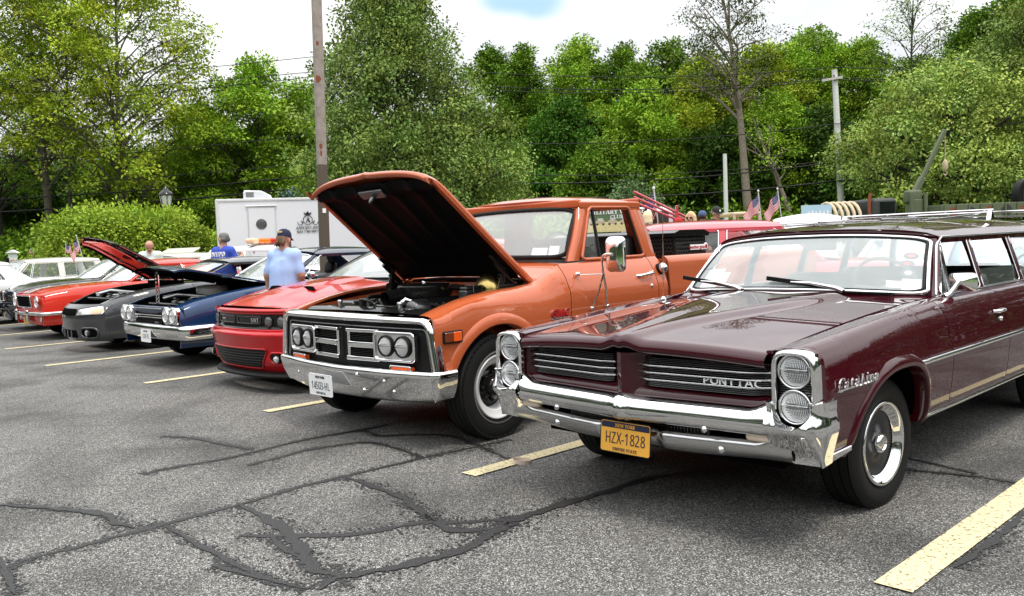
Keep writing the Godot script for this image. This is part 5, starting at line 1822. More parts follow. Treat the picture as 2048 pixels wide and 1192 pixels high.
# spec: x (image column), d (depth), h height, r crown radius, b crown base, n clumps, lobes, leaf (index), tint (linear colour), tr trunk radius, lean, sd seed, sparse 0..1, shape
func tree(nm: String, label: String, cat: String, grp: String, q: Dictionary) -> void:
	rng.seed = q.sd
	var h: float = q.h; var r: float = q.r; var b: float = q.b
	var o := thing(nm, label, cat, Transform3D(Basis(), V(px(q.x, q.d), q.get("y", 0.0), -q.d)), grp)
	var lean: Vector3 = q.get("lean", Vector3.ZERO)
	var sparse: float = q.get("sparse", 0.0)
	var tr: float = q.get("tr", 0.22)
	var lobes := []
	var nl: int = int(q.get("lobes", 14) * 2.1)
	var shape: String = q.get("shape", "round")
	for i in nl:
		var f := (i + 0.5) / nl
		var y := lerpf(b, h, f)
		var env: float
		match shape:
			"cone": env = pow(1.0 - f, 0.62) * 1.05 + 0.05
			"flat": env = 0.75 + 0.25 * sin(f * PI)
			"vase": env = 0.35 + 0.75 * sin(clampf(f * 0.8 + 0.15, 0, 1) * PI)
			_: env = sqrt(maxf(0.06, 1.0 - pow(2.0 * f - 0.9, 2) * 0.95))
		var a := i * 2.39996 + rng.randf_range(-0.4, 0.4)
		var lr: float = r * rng.randf_range(0.2, 0.34) * (0.6 + 0.4 * env)
		var dist: float = maxf(0.0, r * env - lr * 0.75) * (0.55 + 0.52 * rng.randf())
		lobes.append([V(cos(a) * dist, y - lr * 0.35 * f, sin(a) * dist) + lean * (y / h), lr, rng.randf_range(-1, 1)])
	# trunk and limbs
	var tk := MB.new()
	var pts := []; var rad := []
	var ph := rng.randf() * TAU
	for i in 9:
		var f := i / 8.0
		var y := f * lerpf(b, h, 0.85)
		pts.append(V(sin(f * 4 + ph) * tr * 0.7 * f, y, cos(f * 3.3 + ph) * tr * 0.7 * f) + lean * (y / h))
		rad.append(tr * (1.25 if i == 0 else 1.0) * lerpf(1.0, 0.18, pow(f, 0.8)))
	tk.tube(PackedVector3Array(pts), rad, 9)
	var bark: Material = M[q.get("bark", "bark")]
	part("trunk", tk, bark, o)
	var lm := MB.new()
	for l in lobes:
		var c: Vector3 = l[0]
		var ya := clampf(c.y - Vector2(c.x, c.z).length() * 0.75, b * 0.55, h * 0.8)
		var f := clampf(ya / lerpf(b, h, 0.85), 0, 1)
		var k := mini(int(f * 8), 7)
		var s: Vector3 = (pts[k] as Vector3).lerp(pts[k + 1], f * 8 - k)
		var lr0: float = lerpf(rad[k], rad[k + 1], f * 8 - k) * 0.6
		var mid := s.lerp(c, 0.5) + V(rng.randfn() * 0.15, 0.25 * s.distance_to(c) * 0.3, rng.randfn() * 0.15)
		lm.tube(spline3([s, mid, c, c + (c - mid).normalized() * l[1] * 0.6], 7), [lr0, lr0 * 0.8, lr0 * 0.65, lr0 * 0.5, lr0 * 0.38, lr0 * 0.25, 0.01], 6)
		for t in (5 if sparse > 0.3 else 3):
			var e: Vector3 = c + Vector3(rng.randfn(), rng.randfn() * 0.7 + 0.3, rng.randfn()).normalized() * l[1] * 0.95
			lm.tube(PackedVector3Array([mid.lerp(c, 0.6), mid.lerp(e, 0.6) + V(0, 0.1, 0), e]), [lr0 * 0.35 + 0.008, lr0 * 0.2 + 0.006, 0.005], 5)
	part("limbs", lm, bark, o)
	# crown
	var n: int = q.n
	var xs := []; var cs := []
	var tint: Color = q.tint
	var sc: float = q.get("ls", 1.0)
	var tot := 0.0
	for l in lobes: tot += l[1] * l[1]
	for l in lobes:
		var cnt := int(n * l[1] * l[1] / tot)
		for i in cnt:
			var d := Vector3(rng.randfn(), rng.randfn(), rng.randfn()).normalized()
			if d.y < 0.05 and rng.randf() < 0.8: d.y = -d.y * 0.8
			var rr: float = l[1] * (0.7 + 0.4 * pow(rng.randf(), 0.7)) * (1.0 + 0.18 * sin(d.x * 7 + ph) * cos(d.z * 6))
			var p: Vector3 = l[0] + d * V(1.1, q.get("sq", 0.62), 1.1) * rr
			var s := sc * rng.randf_range(0.7, 1.3)
			xs.append(Transform3D(Basis(Vector3(rng.randfn(), rng.randfn() * 3, rng.randfn()).normalized(), rng.randf() * TAU).scaled(V(s, s, s)), p))
			var v: float = 1.0 + 0.22 * l[2] + rng.randf_range(-0.28, 0.28)
			var wv := rng.randf_range(-0.12, 0.16)
			cs.append(Color(tint.r * v * (1 + wv), tint.g * v, tint.b * v * (1 - wv)))
	crown_mm(o, "crown", leafs[q.get("leaf", 0)], M.leaf, xs, cs)
func woods() -> void:
	var lf := mat("leaf", Color(1, 1, 1), 0.5)
	lf.vertex_color_use_as_albedo = true
	lf.metallic_specular = 0.15
	lf.backlight_enabled = true
	lf.backlight = Color(0.34, 0.38, 0.18)
	for b in [["bark", 0.10, 0.085, 0.07], ["bark_dark", 0.04, 0.034, 0.028], ["bark_pale", 0.24, 0.2, 0.16]]:
		var m := mat(b[0], Color(1, 1, 1), 0.95)
		m.albedo_texture = noise_tex(256, 0.06, 60, ramp([[0.0, lin(b[1] * 0.45, b[2] * 0.45, b[3] * 0.45)], [0.5, lin(b[1], b[2], b[3])], [1.0, lin(b[1] * 1.6, b[2] * 1.6, b[3] * 1.6)]]))
		m.uv1_triplanar = true
		m.uv1_scale = V(1.6, 0.35, 1.6)
	leafs = [leaf_clump(46, 0.52, 0.165, 0.1, 0.35, 1), leaf_clump(44, 0.55, 0.15, 0.09, 0.5, 2), leaf_clump(18, 0.5, 0.15, 0.07, 0.3, 3), leaf_clump(60, 0.34, 0.10, 0.055, 0.0, 4), leaf_clump(64, 0.52, 0.19, 0.115, 0.25, 5)]
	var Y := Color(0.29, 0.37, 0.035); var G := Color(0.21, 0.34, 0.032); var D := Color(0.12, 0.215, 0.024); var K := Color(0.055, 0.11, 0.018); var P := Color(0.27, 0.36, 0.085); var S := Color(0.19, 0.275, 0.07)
	var gl := "tall trees at the left edge of the lot"
	tree("tall_tree", "tall loose-crowned tree with thick dark trunk at the lot's far end, partly out of view", "tree", gl, {"x": 10, "d": 53, "h": 20.5, "r": 5.3, "b": 5.2, "n": 700, "lobes": 20, "leaf": 0, "tint": G, "tr": 0.3, "sd": 101, "sparse": 0.5, "bark": "bark_dark"})
	tree("tall_tree", "tall forked tree with pale grey trunk behind the cream sedan", "tree", gl, {"x": 112, "d": 50, "h": 22, "r": 4.8, "b": 7.0, "n": 620, "lobes": 20, "leaf": 0, "tint": Y, "tr": 0.27, "sd": 102, "sparse": 0.6, "shape": "vase", "lean": V(-0.5, 0, 0)})
	tree("tall_tree", "slim tall tree between the forked tree and the broad leafy one", "tree", gl, {"x": 150, "d": 52, "h": 19, "r": 3.6, "b": 8, "n": 340, "lobes": 14, "leaf": 0, "tint": Y, "tr": 0.17, "sd": 103, "sparse": 0.6, "lean": V(0.6, 0, 0)})
	tree("tall_tree", "broad tall yellow-green tree whose branches reach over the power lines towards the light pole", "tree", gl, {"x": 250, "d": 49.5, "h": 19.8, "r": 5.8, "b": 5.0, "n": 1000, "lobes": 26, "leaf": 0, "tint": Y, "tr": 0.25, "sd": 104, "sparse": 0.5, "lean": V(0.6, 0, 0)})
	var gw := "trees of the wood behind the lot"
	var W := [
		[-60, 58, 9.0, 4.5, D, "dark low tree at the wood's farthest corner by the fence"], [60, 60, 8.5, 4.5, K, "dark low tree behind the cream sedan's roof"], [170, 62, 8.0, 4.5, K, "dark tree behind the forked tall tree"], [270, 60, 8.3, 4.2, D, "dark rounded tree just behind the bright bush's middle"], [355, 63, 9.4, 4.0, G, "soft green tree right behind the street lantern"],
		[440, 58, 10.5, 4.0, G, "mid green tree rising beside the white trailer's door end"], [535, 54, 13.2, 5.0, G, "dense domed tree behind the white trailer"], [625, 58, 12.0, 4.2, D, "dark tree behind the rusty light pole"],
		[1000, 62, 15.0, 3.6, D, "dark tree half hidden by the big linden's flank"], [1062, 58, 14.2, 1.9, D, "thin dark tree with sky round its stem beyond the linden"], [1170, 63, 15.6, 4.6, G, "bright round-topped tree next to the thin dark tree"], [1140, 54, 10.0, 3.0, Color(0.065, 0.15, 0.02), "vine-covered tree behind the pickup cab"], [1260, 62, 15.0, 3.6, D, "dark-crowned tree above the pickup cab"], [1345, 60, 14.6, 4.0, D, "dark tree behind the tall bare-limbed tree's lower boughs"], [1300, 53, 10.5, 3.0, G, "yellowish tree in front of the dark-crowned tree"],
		[1420, 57, 13.0, 4.2, Y, "yellow-green tree round the foot of the tall bare-limbed tree"], [1530, 60, 14.2, 4.2, Y, "olive tree between the tall bare-limbed tree and the domed tree"], [1625, 63, 15.8, 5.2, G, "dense domed green tree above the utility pole"], [1560, 53, 9.8, 3.2, G, "bright tree in front of the domed tree"], [1725, 62, 14.6, 4.4, G, "green tree between the domed tree and the lacy tree"], [1650, 52, 8.6, 3.0, K, "dark tree at the utility pole's foot"],
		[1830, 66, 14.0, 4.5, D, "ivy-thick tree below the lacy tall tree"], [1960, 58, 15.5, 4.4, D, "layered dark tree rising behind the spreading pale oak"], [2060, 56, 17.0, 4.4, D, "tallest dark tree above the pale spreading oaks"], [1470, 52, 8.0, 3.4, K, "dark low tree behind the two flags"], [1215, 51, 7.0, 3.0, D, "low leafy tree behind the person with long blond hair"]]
	var i := 0
	for w in W:
		i += 1
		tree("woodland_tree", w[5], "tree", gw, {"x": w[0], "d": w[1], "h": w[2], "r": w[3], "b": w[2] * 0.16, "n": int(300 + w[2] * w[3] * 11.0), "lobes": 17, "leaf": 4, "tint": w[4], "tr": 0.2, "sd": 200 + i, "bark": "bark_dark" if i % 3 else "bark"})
	tree("linden_tree", "large dense linden-like tree behind the raised orange hood", "tree", "", {"x": 845, "d": 38, "h": 12.9, "r": 6.0, "b": 0.8, "lean": V(-0.9, 0, 0), "n": 2900, "lobes": 34, "leaf": 1, "tint": S, "tr": 0.3, "sd": 301, "shape": "cone", "bark": "bark_dark", "ls": 0.9})
	tree("tall_bare_tree", "tall ivy-clad tree with bare crooked limbs rising above the wood", "tree", "", {"x": 1508, "d": 49, "h": 15.8, "r": 3.2, "b": 9.0, "n": 430, "lobes": 13, "leaf": 2, "tint": Color(0.06, 0.09, 0.02), "tr": 0.34, "sd": 302, "sparse": 1.0, "lean": V(-1.35, 0, 0), "bark": "bark_pale"})
	tree("leaning_tree", "dead-limbed trunk leaning beside the tall ivy-clad tree", "tree", "", {"x": 1610, "d": 49, "h": 8.0, "r": 1.6, "b": 5.0, "n": 60, "lobes": 5, "leaf": 2, "tint": G, "tr": 0.24, "sd": 303, "sparse": 1.0, "lean": V(-2.6, 0, 0), "bark": "bark_pale"})
	tree("lacy_tree", "tall lacy tree with thin leaves against the sky above the domed wood", "tree", "", {"x": 1830, "d": 56, "h": 17.2, "r": 3.0, "b": 8.0, "n": 330, "lobes": 18, "leaf": 2, "tint": D, "tr": 0.2, "sd": 304, "sparse": 1.0, "bark": "bark_dark"})
	tree("oak_tree", "wide pale green tree with drooping boughs behind the crane truck", "tree", "", {"x": 1900, "d": 42, "h": 9.3, "r": 5.2, "b": 1.6, "sq": 0.34, "n": 1250, "lobes": 24, "leaf": 1, "tint": P, "tr": 0.3, "sd": 305, "bark": "bark_dark"})
	tree("oak_tree", "tall spreading pale green tree over the camouflaged truck bed", "tree", "", {"x": 2060, "d": 44, "h": 12.6, "r": 5.0, "b": 1.6, "sq": 0.34, "n": 1150, "lobes": 24, "leaf": 1, "tint": S, "tr": 0.3, "sd": 306, "bark": "bark_dark"})
	tree("dogwood_tree", "small pale-leaved tree behind the pickup cab roof", "tree", "", {"x": 1275, "d": 43, "h": 3.9, "r": 1.9, "b": 0.6, "n": 420, "lobes": 12, "leaf": 1, "tint": Color(0.11, 0.17, 0.075), "tr": 0.08, "sd": 307})
	tree("forsythia_bush", "broad bright yellow-green bush in front of the street lantern", "bush", "", {"x": 262, "d": 27, "h": 2.7, "r": 2.65, "b": 0.2, "n": 2300, "lobes": 46, "leaf": 3, "tint": Color(0.24, 0.34, 0.04), "tr": 0.05, "sd": 308, "shape": "flat"})
	tree("blue_spruce", "little blue-grey conifer peeping over the white trailer", "conifer", "", {"x": 590, "d": 33, "h": 3.5, "r": 0.8, "b": 0.5, "n": 160, "lobes": 8, "leaf": 3, "tint": Color(0.09, 0.15, 0.15), "tr": 0.05, "sd": 309, "shape": "cone"})
	# a mass of undergrowth along the wood's edge
	rng.seed = 77
	var ug := Node3D.new()
	ug.name = "undergrowth"
	add_child(ug, true)
	ug.set_meta("kind", "stuff")
	var xs := []; var cs := []
	for k in 5200:
		var d := rng.randf_range(47, 68)
		var col := rng.randf_range(-150, 2200)
		var hh := rng.randf_range(0.1, 2.6) + maxf(0.0, (d - 50) * 0.16) * rng.randf()
		if col > 300 and col < 700 and d < 52: continue
		var s := rng.randf_range(0.9, 1.7)
		xs.append(Transform3D(Basis(Vector3.UP, rng.randf() * TAU).scaled(V(s, s, s)), V(px(col, d), hh, -d)))
		var v := rng.randf_range(0.7, 1.25)
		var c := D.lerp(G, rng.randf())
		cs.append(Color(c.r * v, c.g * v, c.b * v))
	for k in 3600:   # the deep of the wood
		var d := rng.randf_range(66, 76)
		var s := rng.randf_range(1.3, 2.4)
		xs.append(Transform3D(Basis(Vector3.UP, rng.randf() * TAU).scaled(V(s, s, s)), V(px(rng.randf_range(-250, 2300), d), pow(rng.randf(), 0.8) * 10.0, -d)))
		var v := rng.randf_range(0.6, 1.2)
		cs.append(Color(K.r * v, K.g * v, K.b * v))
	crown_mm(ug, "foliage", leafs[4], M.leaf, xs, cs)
	ug.get_child(0).set_meta("kind", "stuff")
	# grassy bank at the left beyond the lot
	var gb := MB.new()
	var rows := []
	for k in 7:
		var r := PackedVector3Array()
		var d := lerpf(27, 75, k / 6.0)
		for j in 15: r.append(V(lerpf(-60, 60, j / 14.0), 0.03 + 0.9 * sstep(0, 1, k / 6.0), -d))
		rows.append(r)
	gb.grid(rows)
	struct("grass_bank", gb, M.grass)
# ---------- poles, wires, lantern, fence ----------
func poles() -> void:
	var rust := mat("rust", lin(0.2, 0.06, 0.025), 0.9)
	var st := mat("pole_paint", Color(1, 1, 1), 0.6)
	st.albedo_texture = noise_tex(256, 0.02, 71, ramp([[0.0, lin(0.2, 0.17, 0.14)], [0.4, lin(0.27, 0.24, 0.205)], [1.0, lin(0.33, 0.3, 0.26)]]))
	st.uv1_triplanar = true
	var p := thing("light_pole", "square tan steel light pole with rust spots behind the raised orange hood", "light pole", Transform3D(Basis(Vector3.BACK, -0.02) * Basis(Vector3.UP, 0.5), V(px(651, 15.2), 0, -15.2)))
	var a := MB.new()
	a.box(V(0, 5.0, 0), V(0.155, 10.0, 0.155), 0.02)
	part("pole_shaft", a, st, p)
	var bse := MB.new()
	bse.lathe(P2([[0.3, 0.0], [0.3, 0.5], [0.27, 0.55], [0, 0.56]]), Vector3.ZERO, Vector3.UP, 20)
	var low := MB.new()
	low.box(V(0, 1.65, 0), V(0.16, 2.5, 0.16), 0.02)
	part("lower_shaft", low, mat("dark_brown", lin(0.085, 0.065, 0.045), 0.6), p)  # lower part of the shaft, in a darker brown
	part("concrete_base", bse, mat("concrete", grey(0.35), 0.9), p)
	for s in [[5.9, 0.045, 0.07], [4.97, 0.03, 0.05], [4.36, 0.05, 0.075], [3.2, 0.03, 0.05], [3.08, 0.015, 0.06]]:
		var r := MB.new()
		var f := PackedVector3Array()
		rng.seed = int(s[0] * 100)
		for i in 11:
			var an := TAU * i / 11
			var k := rng.randf_range(0.7, 1.15)
			f.append(V(-0.03 + cos(an) * s[1] * k, s[0] + sin(an) * s[2] * k, 0.0795))
		r.fan(f)
		part("rust_spot", r, rust, p)
	var tg := MB.new()
	tg.box(V(-0.01, 2.08, 0.085), V(0.06, 0.08, 0.012))
	part("number_tag", tg, M.paper, p)
	var wood := mat("pole_wood", Color(1, 1, 1), 0.9)
	wood.albedo_texture = noise_tex(256, 0.05, 72, ramp([[0.0, lin(0.27, 0.25, 0.22)], [0.5, lin(0.46, 0.44, 0.4)], [1.0, lin(0.62, 0.6, 0.56)]]))
	wood.uv1_triplanar = true; wood.uv1_scale = V(3, 0.4, 3)
	var pale := mat("pale_wood", Color(1, 1, 1), 0.9)
	pale.albedo_texture = noise_tex(256, 0.05, 73, ramp([[0.0, grey(0.42)], [0.5, grey(0.62)], [1.0, grey(0.75)]]))
	pale.uv1_triplanar = true; pale.uv1_scale = V(3, 0.4, 3)
	# [column at its foot, depth, height, radius, label]
	var tops := []
	for q in [[676, 47.0, 11.7, 0.17, -0.15, "brown wooden utility pole behind the rusty light pole"], [1690, 46.0, 9.85, 0.185, -0.35, "pale weathered utility pole with a slanting crossarm beside the spreading tree"], [1457, 42.0, 5.3, 0.12, 0.0, "short pale service pole at the foot of the tall ivy-clad tree"]]:
		var o := thing("utility_pole", q[5], "utility pole", Transform3D(Basis(), V(px(q[0], q[1]), 0, -q[1])), "utility poles along the wood")
		var m := MB.new()
		m.tube(PackedVector3Array([V(0, 0, 0), V(q[4] * 0.5, q[2] * 0.5, 0), V(q[4], q[2], 0)]), [q[3], q[3] * 0.9, q[3] * 0.8], 10)
		part("pole_shaft", m, wood if q[0] < 1000 else pale, o)
		if q[2] > 6:
			var ca := MB.new()
			ca.box(V(q[4] - 0.2, q[2] - 0.5, 0.2), V(1.1, 0.12, 0.1), 0.0, Basis(Vector3.BACK, 0.13))
			part("crossarm", ca, wood, o)
			for k in [-0.65, -0.1, 0.25]:
				var ins := MB.new()
				ins.lathe(P2([[0.03, 0], [0.05, 0.05], [0.035, 0.09], [0.05, 0.13], [0.02, 0.18], [0, 0.19]]), V(q[4] + k, q[2] - 0.44 + k * 0.1, 0.2), Vector3.UP, 8)
				part("insulator", ins, M.grey_rubber, o)
		tops.append(V(px(q[0], q[1]) + q[4], q[2], -q[1] + 0.2))
	var A := V(px(676, 47) - 0.15, 0, -46.8)
	var B := V(px(1690, 46) - 0.35, 0, -45.8)
	var L := V(-42, 0, -47)
	var R := V(44, 0, -45)
	# heights at the left end, pole one, pole two, the right end
	var hs := [[11.2, 11.8, 9.95, 9.2, 0.02], [10.75, 11.0, 9.4, 8.9, 0.02], [9.9, 10.75, 9.3, 8.8, 0.02], [6.75, 7.7, 7.0, 6.9, 0.022], [5.6, 6.2, 5.1, 5.2, 0.022], [5.0, 5.5, 5.0, 5.0, 0.035], [4.25, 4.9, 4.0, 4.3, 0.045]]
	var nm := ["topmost", "second", "third", "fourth", "fifth", "sixth and thicker", "lowest and thickest"]
	for i in hs.size():
		var q: Array = hs[i]
		var pts := PackedVector3Array()
		for s in [[L, A, q[0], q[1], 0.5], [A, B, q[1], q[2], 1.0], [B, R, q[2], q[3], 0.5]]:
			for k in 13:
				if k == 0 and pts.size(): continue
				var f := k / 12.0
				var c: Vector3 = (s[0] as Vector3).lerp(s[1], f)
				c.y = lerpf(s[2], s[3], f) - s[4] * 4 * f * (1 - f) * 0.8
				pts.append(c)
		var w := MB.new()
		w.tube(pts, q[4], 5)
		tag(part("overhead_cable", w, M.black, self), "%s of the overhead cables strung along the wood" % nm[i], "cable", "overhead cables")
	# street lantern
	var lp := thing("street_lantern", "black street lantern with glass sides above the bright bush", "street lamp", Transform3D(Basis(), V(px(345, 30), 0, -30)))
	var s1 := MB.new()
	s1.lathe(P2([[0.14, 0], [0.12, 0.3], [0.06, 0.4], [0.05, 2.9], [0.09, 2.95], [0.05, 3.0]]), Vector3.ZERO, Vector3.UP, 14)
	part("post", s1, M.black_gloss, lp)
	var s2 := MB.new()
	s2.lathe(P2([[0.05, 3.0], [0.17, 3.05], [0.15, 3.09]]), Vector3.ZERO, Vector3.UP, 8)
	s2.lathe(P2([[0.25, 3.5], [0.27, 3.52], [0.2, 3.62], [0.1, 3.68], [0.08, 3.75], [0.03, 3.8], [0.0, 3.9]]), Vector3.ZERO, Vector3.UP, 8)
	for i in 6:
		var an := TAU * i / 6
		s2.bar(V(cos(an) * 0.15, 3.07, sin(an) * 0.15), V(cos(an) * 0.24, 3.5, sin(an) * 0.24), 0.02, 0.02, Vector3.RIGHT)
	part("lantern_frame", s2, M.black_gloss, lp)
	var s3 := MB.new()
	s3.lathe(P2([[0.145, 3.08], [0.225, 3.49]]), Vector3.ZERO, Vector3.UP, 6)
	part("lantern_glass", s3, mat("frosted", grey(0.65), 0.3), lp)
	# iron fence along the grass at the far left
	var fn := thing("iron_fence", "black iron picket fence on the grass behind the cream sedan", "fence", Transform3D(Basis(), V(px(-40, 31), 0.05, -31)))
	var fr := MB.new()
	for y in [0.25, 1.25]: fr.box(V(1.9, y, 0), V(5.6, 0.05, 0.04))
	part("rail", fr, M.black, fn)
	for i in 4:
		var po := MB.new()
		po.box(V(-0.7 + i * 1.8, 0.75, 0), V(0.09, 1.5, 0.09))
		part("fence_post", po, M.black, fn)
	for i in 40:
		var pk := MB.new()
		pk.box(V(-0.85 + i * 0.138, 0.72, 0), V(0.022, 1.35, 0.022))
		part("picket", pk, M.black, fn)
	var sg := thing("notice_board", "small white notice board on a post by the iron fence", "notice board", Transform3D(Basis(), V(px(32, 33), 0.05, -33)))
	var sb := MB.new()
	sb.box(V(0, 1.35, 0), V(0.34, 0.7, 0.05), 0.01)
	part("board", sb, M.white, sg)
	var sp := MB.new()
	sp.box(V(0, 0.5, 0), V(0.2, 1.0, 0.06))
	part("post", sp, M.white, sg)
	var sr := MB.new()
	sr.prism(PackedVector2Array([Vector2(-0.24, 0), Vector2(0.24, 0), Vector2(0, 0.12)]), 0.2, Transform3D(Basis(), V(0, 1.7, 0)))
	part("cap", sr, M.white, sg)
# ---------- the other cars: one builder, each with its own sizes and its own front ----------
# s: W half width, zf, zr ends, ys sill, tops [[z, y]...] line of the fender and belt tops, inx inner x of the fenders, tf/tb taper of the ends, hood [z front, z cowl],
#    deck [z front, z rear], crown, r wheel radius, wb wheelbase, g greenhouse, win: side windows [[zb0, zt0, zb1, zt1]...], posts, ar arch radius
func car(nm: String, label: String, xf: Transform3D, m: Material, s: Dictionary, grp := "") -> Node3D:
	var c := thing(nm, label, "car", xf, grp)
	var W: float = s.W; var zf: float = s.zf; var zr: float = s.zr; var ys: float = s.ys
	var keys := []
	var n := 22
	var cw: float = s.get("cowl", -0.45)
	for i in n + 1:
		var z := lerpf(zr, zf, float(i) / n)
		var tp: float = pw(z, s.tops)
		var k: float = 1.0 - s.get("tf", 0.05) * pow(sstep(zf - 0.75, zf, z), 1.5) - s.get("tb", 0.05) * pow(sstep(zr + 0.7, zr, z), 1.5)
		var inx: float = lerpf(s.g.xb, W * s.get("inx", 0.8), maxf(sstep(cw - 0.25, cw + 0.2, z), sstep(s.g.rb + 0.2, s.g.rb - 0.2, z)))
		var dy := tp - ys
		keys.append([z, [[W * 0.95 * k, ys], [W * 0.975 * k, ys + dy * 0.12], [W * 0.99 * k, ys + dy * 0.35], [W * k, ys + dy * 0.55], [W * 0.99 * k, ys + dy * 0.74], [W * 0.965 * k, ys + dy * 0.88], [W * 0.92 * k, ys + dy * 0.97], [lerpf(W * 0.92, inx, 0.5) * k, tp], [inx * k, tp + 0.004]]])
	var ar: float = s.get("ar", s.r + 0.06)
	var arches := [round_arch(0, s.r + 0.02, ar, ys + 0.02), round_arch(-s.wb, s.r + 0.02, ar, ys + 0.02)]
	var d0: float = cw - 0.08
	var d1: float = s.get("door_end", d0 - 1.25)
	sides(c, keys, arches, [["front_fender", zf, d0, 30], ["door", d0 - 0.008, d1, 8], ["quarter_panel", d1 - 0.008, zr, 30]], m, 13)
	if s.has("lip"):
		for sg: int in [1, -1]:
			for a in arches:
				var lp := PackedVector3Array()
				for q in a: lp.append(V(sg * (sec_x(section(keys, q[0]), q[1]) + 0.002), q[1], q[0]))
				var lm := MB.new()
				lm.tube(lp, 0.012, 6)
				part("wheel_arch_lip", lm, s.lip, c)
	underbody(c, zf - 0.15, zr + 0.15, ys - 0.05, W * 0.97, arches)
	var cr: float = s.get("crown", 0.04)
	var kf := func(z): return 1.0 - s.get("tf", 0.05) * pow(sstep(zf - 0.75, zf, z), 1.5)
	var hx := func(z): return lerpf(s.g.xb, W * s.get("inx", 0.8), sstep(cw - 0.25, cw + 0.2, z)) * kf.call(z) - 0.004
	if not s.has("open"):
		var hm := MB.new()
		var blg: float = s.get("bulge", 0.0)
		skin(hm, zf, cw, 20, 28, hx, func(u, z): return pw(z, s.tops) + cr * (1 - u * u) * sstep(zf + 0.02, zf - 0.25, z) + blg * (1 - sstep(0.35, 0.5, absf(u))) * sstep(zf - 0.1, zf - 0.5, z))
		part("hood", hm, m, c)
	else:
		var wl := MB.new()
		for sg: int in [1, -1]:
			wl.quad(V(sg * hx.call(zf - 0.1), pw(zf - 0.1, s.tops) - 0.01, zf - 0.12), V(sg * hx.call(cw), pw(cw, s.tops) - 0.01, cw), V(sg * hx.call(cw) * 0.92, 0.5, cw), V(sg * hx.call(zf - 0.1) * 0.92, 0.5, zf - 0.12))
		wl.box(V(0, 0.75, cw), V(W * 1.5, 0.5, 0.03))
		wl.box(V(0, 0.5, (zf + cw) / 2), V(W * 1.5, 0.02, zf - cw - 0.2))
		part("engine_bay", wl, M.dark, c)
		var o: Dictionary = s.open      # a angle, hinge z y, ln length, under material
		var hn := Node3D.new()
		hn.name = "raised_hood"
		c.add_child(hn, true)
		hn.transform = Transform3D(Basis(Vector3.RIGHT, -deg_to_rad(o.a)), V(0, o.y, o.z))
		var hm := MB.new()
		var ln: float = o.ln
		var hw: float = W * s.get("inx", 0.8)
		skin(hm, ln, 0.0, 16, 20, func(z): return hw * (1.0 - 0.10 * pow(z / ln, 2)), func(u, z): return 0.03 + cr * (1 - u * u) - 0.05 * pow(maxf(0, (z - ln + 0.22) / 0.22), 2), o.get("bow", 0.06))
		part("hood_skin", hm, m, hn)
		var um := MB.new()
		skin(um, ln - 0.04, 0.02, 16, 24, func(z): return (hw - 0.02) * (1.0 - 0.10 * pow(z / ln, 2)), func(u, z): return 0.004 - 0.018 * exp(-pow((absf(u) - 0.55) / 0.07, 2)) - 0.018 * exp(-pow((z - ln * 0.5) / 0.05, 2)) - 0.05 * pow(maxf(0, (z - ln + 0.22) / 0.22), 2), o.get("bow", 0.06))
		part("hood_underside", um, o.under, hn)
		var en := MB.new()
		en.box(V(0, 0.66, (zf + cw) / 2 - 0.1), V(0.6, 0.3, 0.7), 0.05)
		for sg: int in [1, -1]:
			en.box(V(sg * 0.24, 0.8, (zf + cw) / 2 - 0.1), V(0.17, 0.1, 0.6), 0.03)
			en.box(V(sg * 0.5, 0.78, cw + 0.35), V(0.25, 0.16, 0.25), 0.03)
		en.box(V(0, 0.76, zf - 0.27), V(W * 1.3, 0.06, 0.14), 0.02)
		part("engine", en, M.black_gloss, c)
		rng.seed = int(zf * 1000)
		var sh := MB.new()
		for i in 14: sh.box(V(rng.randf_range(-0.5, 0.5), rng.randf_range(0.8, 0.86), rng.randf_range(cw + 0.2, zf - 0.3)), V(rng.randf_range(0.05, 0.2), 0.04, rng.randf_range(0.04, 0.12)), 0.012, Basis(Vector3.UP, rng.randf() * 3))
		sh.tube(P3([[-0.3, 0.84, zf - 0.3], [-0.2, 0.88, zf - 0.45], [0.05, 0.87, zf - 0.5], [0.2, 0.84, zf - 0.7]]), 0.03, 8)
		part("engine_fittings", sh, M.steel, c)
	var ck := MB.new()
	skin(ck, cw, s.g.wb - 0.05, 5, 18, func(z): return lerpf(s.g.xb, hx.call(cw), sstep(s.g.wb, cw, z)), func(u, z): return pw(z, s.tops) + cr * (1 - u * u) * 0.6)
	part("cowl", ck, M.black if s.has("black_cowl") else m, c)
	if s.has("deck"):
		var dk := MB.new()
		skin(dk, s.g.rb + 0.05, zr, 12, 18, func(z): return lerpf(s.g.xb, W * s.get("inx", 0.8), sstep(s.g.rb, s.g.rb - 0.2, z)) * (1.0 - s.get("tb", 0.05) * pow(sstep(zr + 0.7, zr, z), 1.5)), func(u, z): return pw(z, s.tops) + cr * (1 - u * u))
		part("trunk_lid", dk, m, c)
	# front and rear faces
	fascia(c, "front_fascia", m, W * (1.0 - s.get("tf", 0.05)), s.front, s.get("bow", 0.1), 1, hx.call(zf), s.get("open_face", 0.0))
	fascia(c, "rear_fascia", m, W * (1.0 - s.get("tb", 0.05)), s.get("rear", [[ys, zr + 0.03], [0.5, zr - 0.04], [pw(zr, s.tops) - 0.03, zr - 0.02], [pw(zr, s.tops), zr]]), 0.05, -1, 0.0, 0.0)
	# greenhouse
	var g: Dictionary = s.g
	var rf := MB.new()
	roof(rf, g, 12, 18)
	part("roof", rf, s.get("roof_mat", m), c)
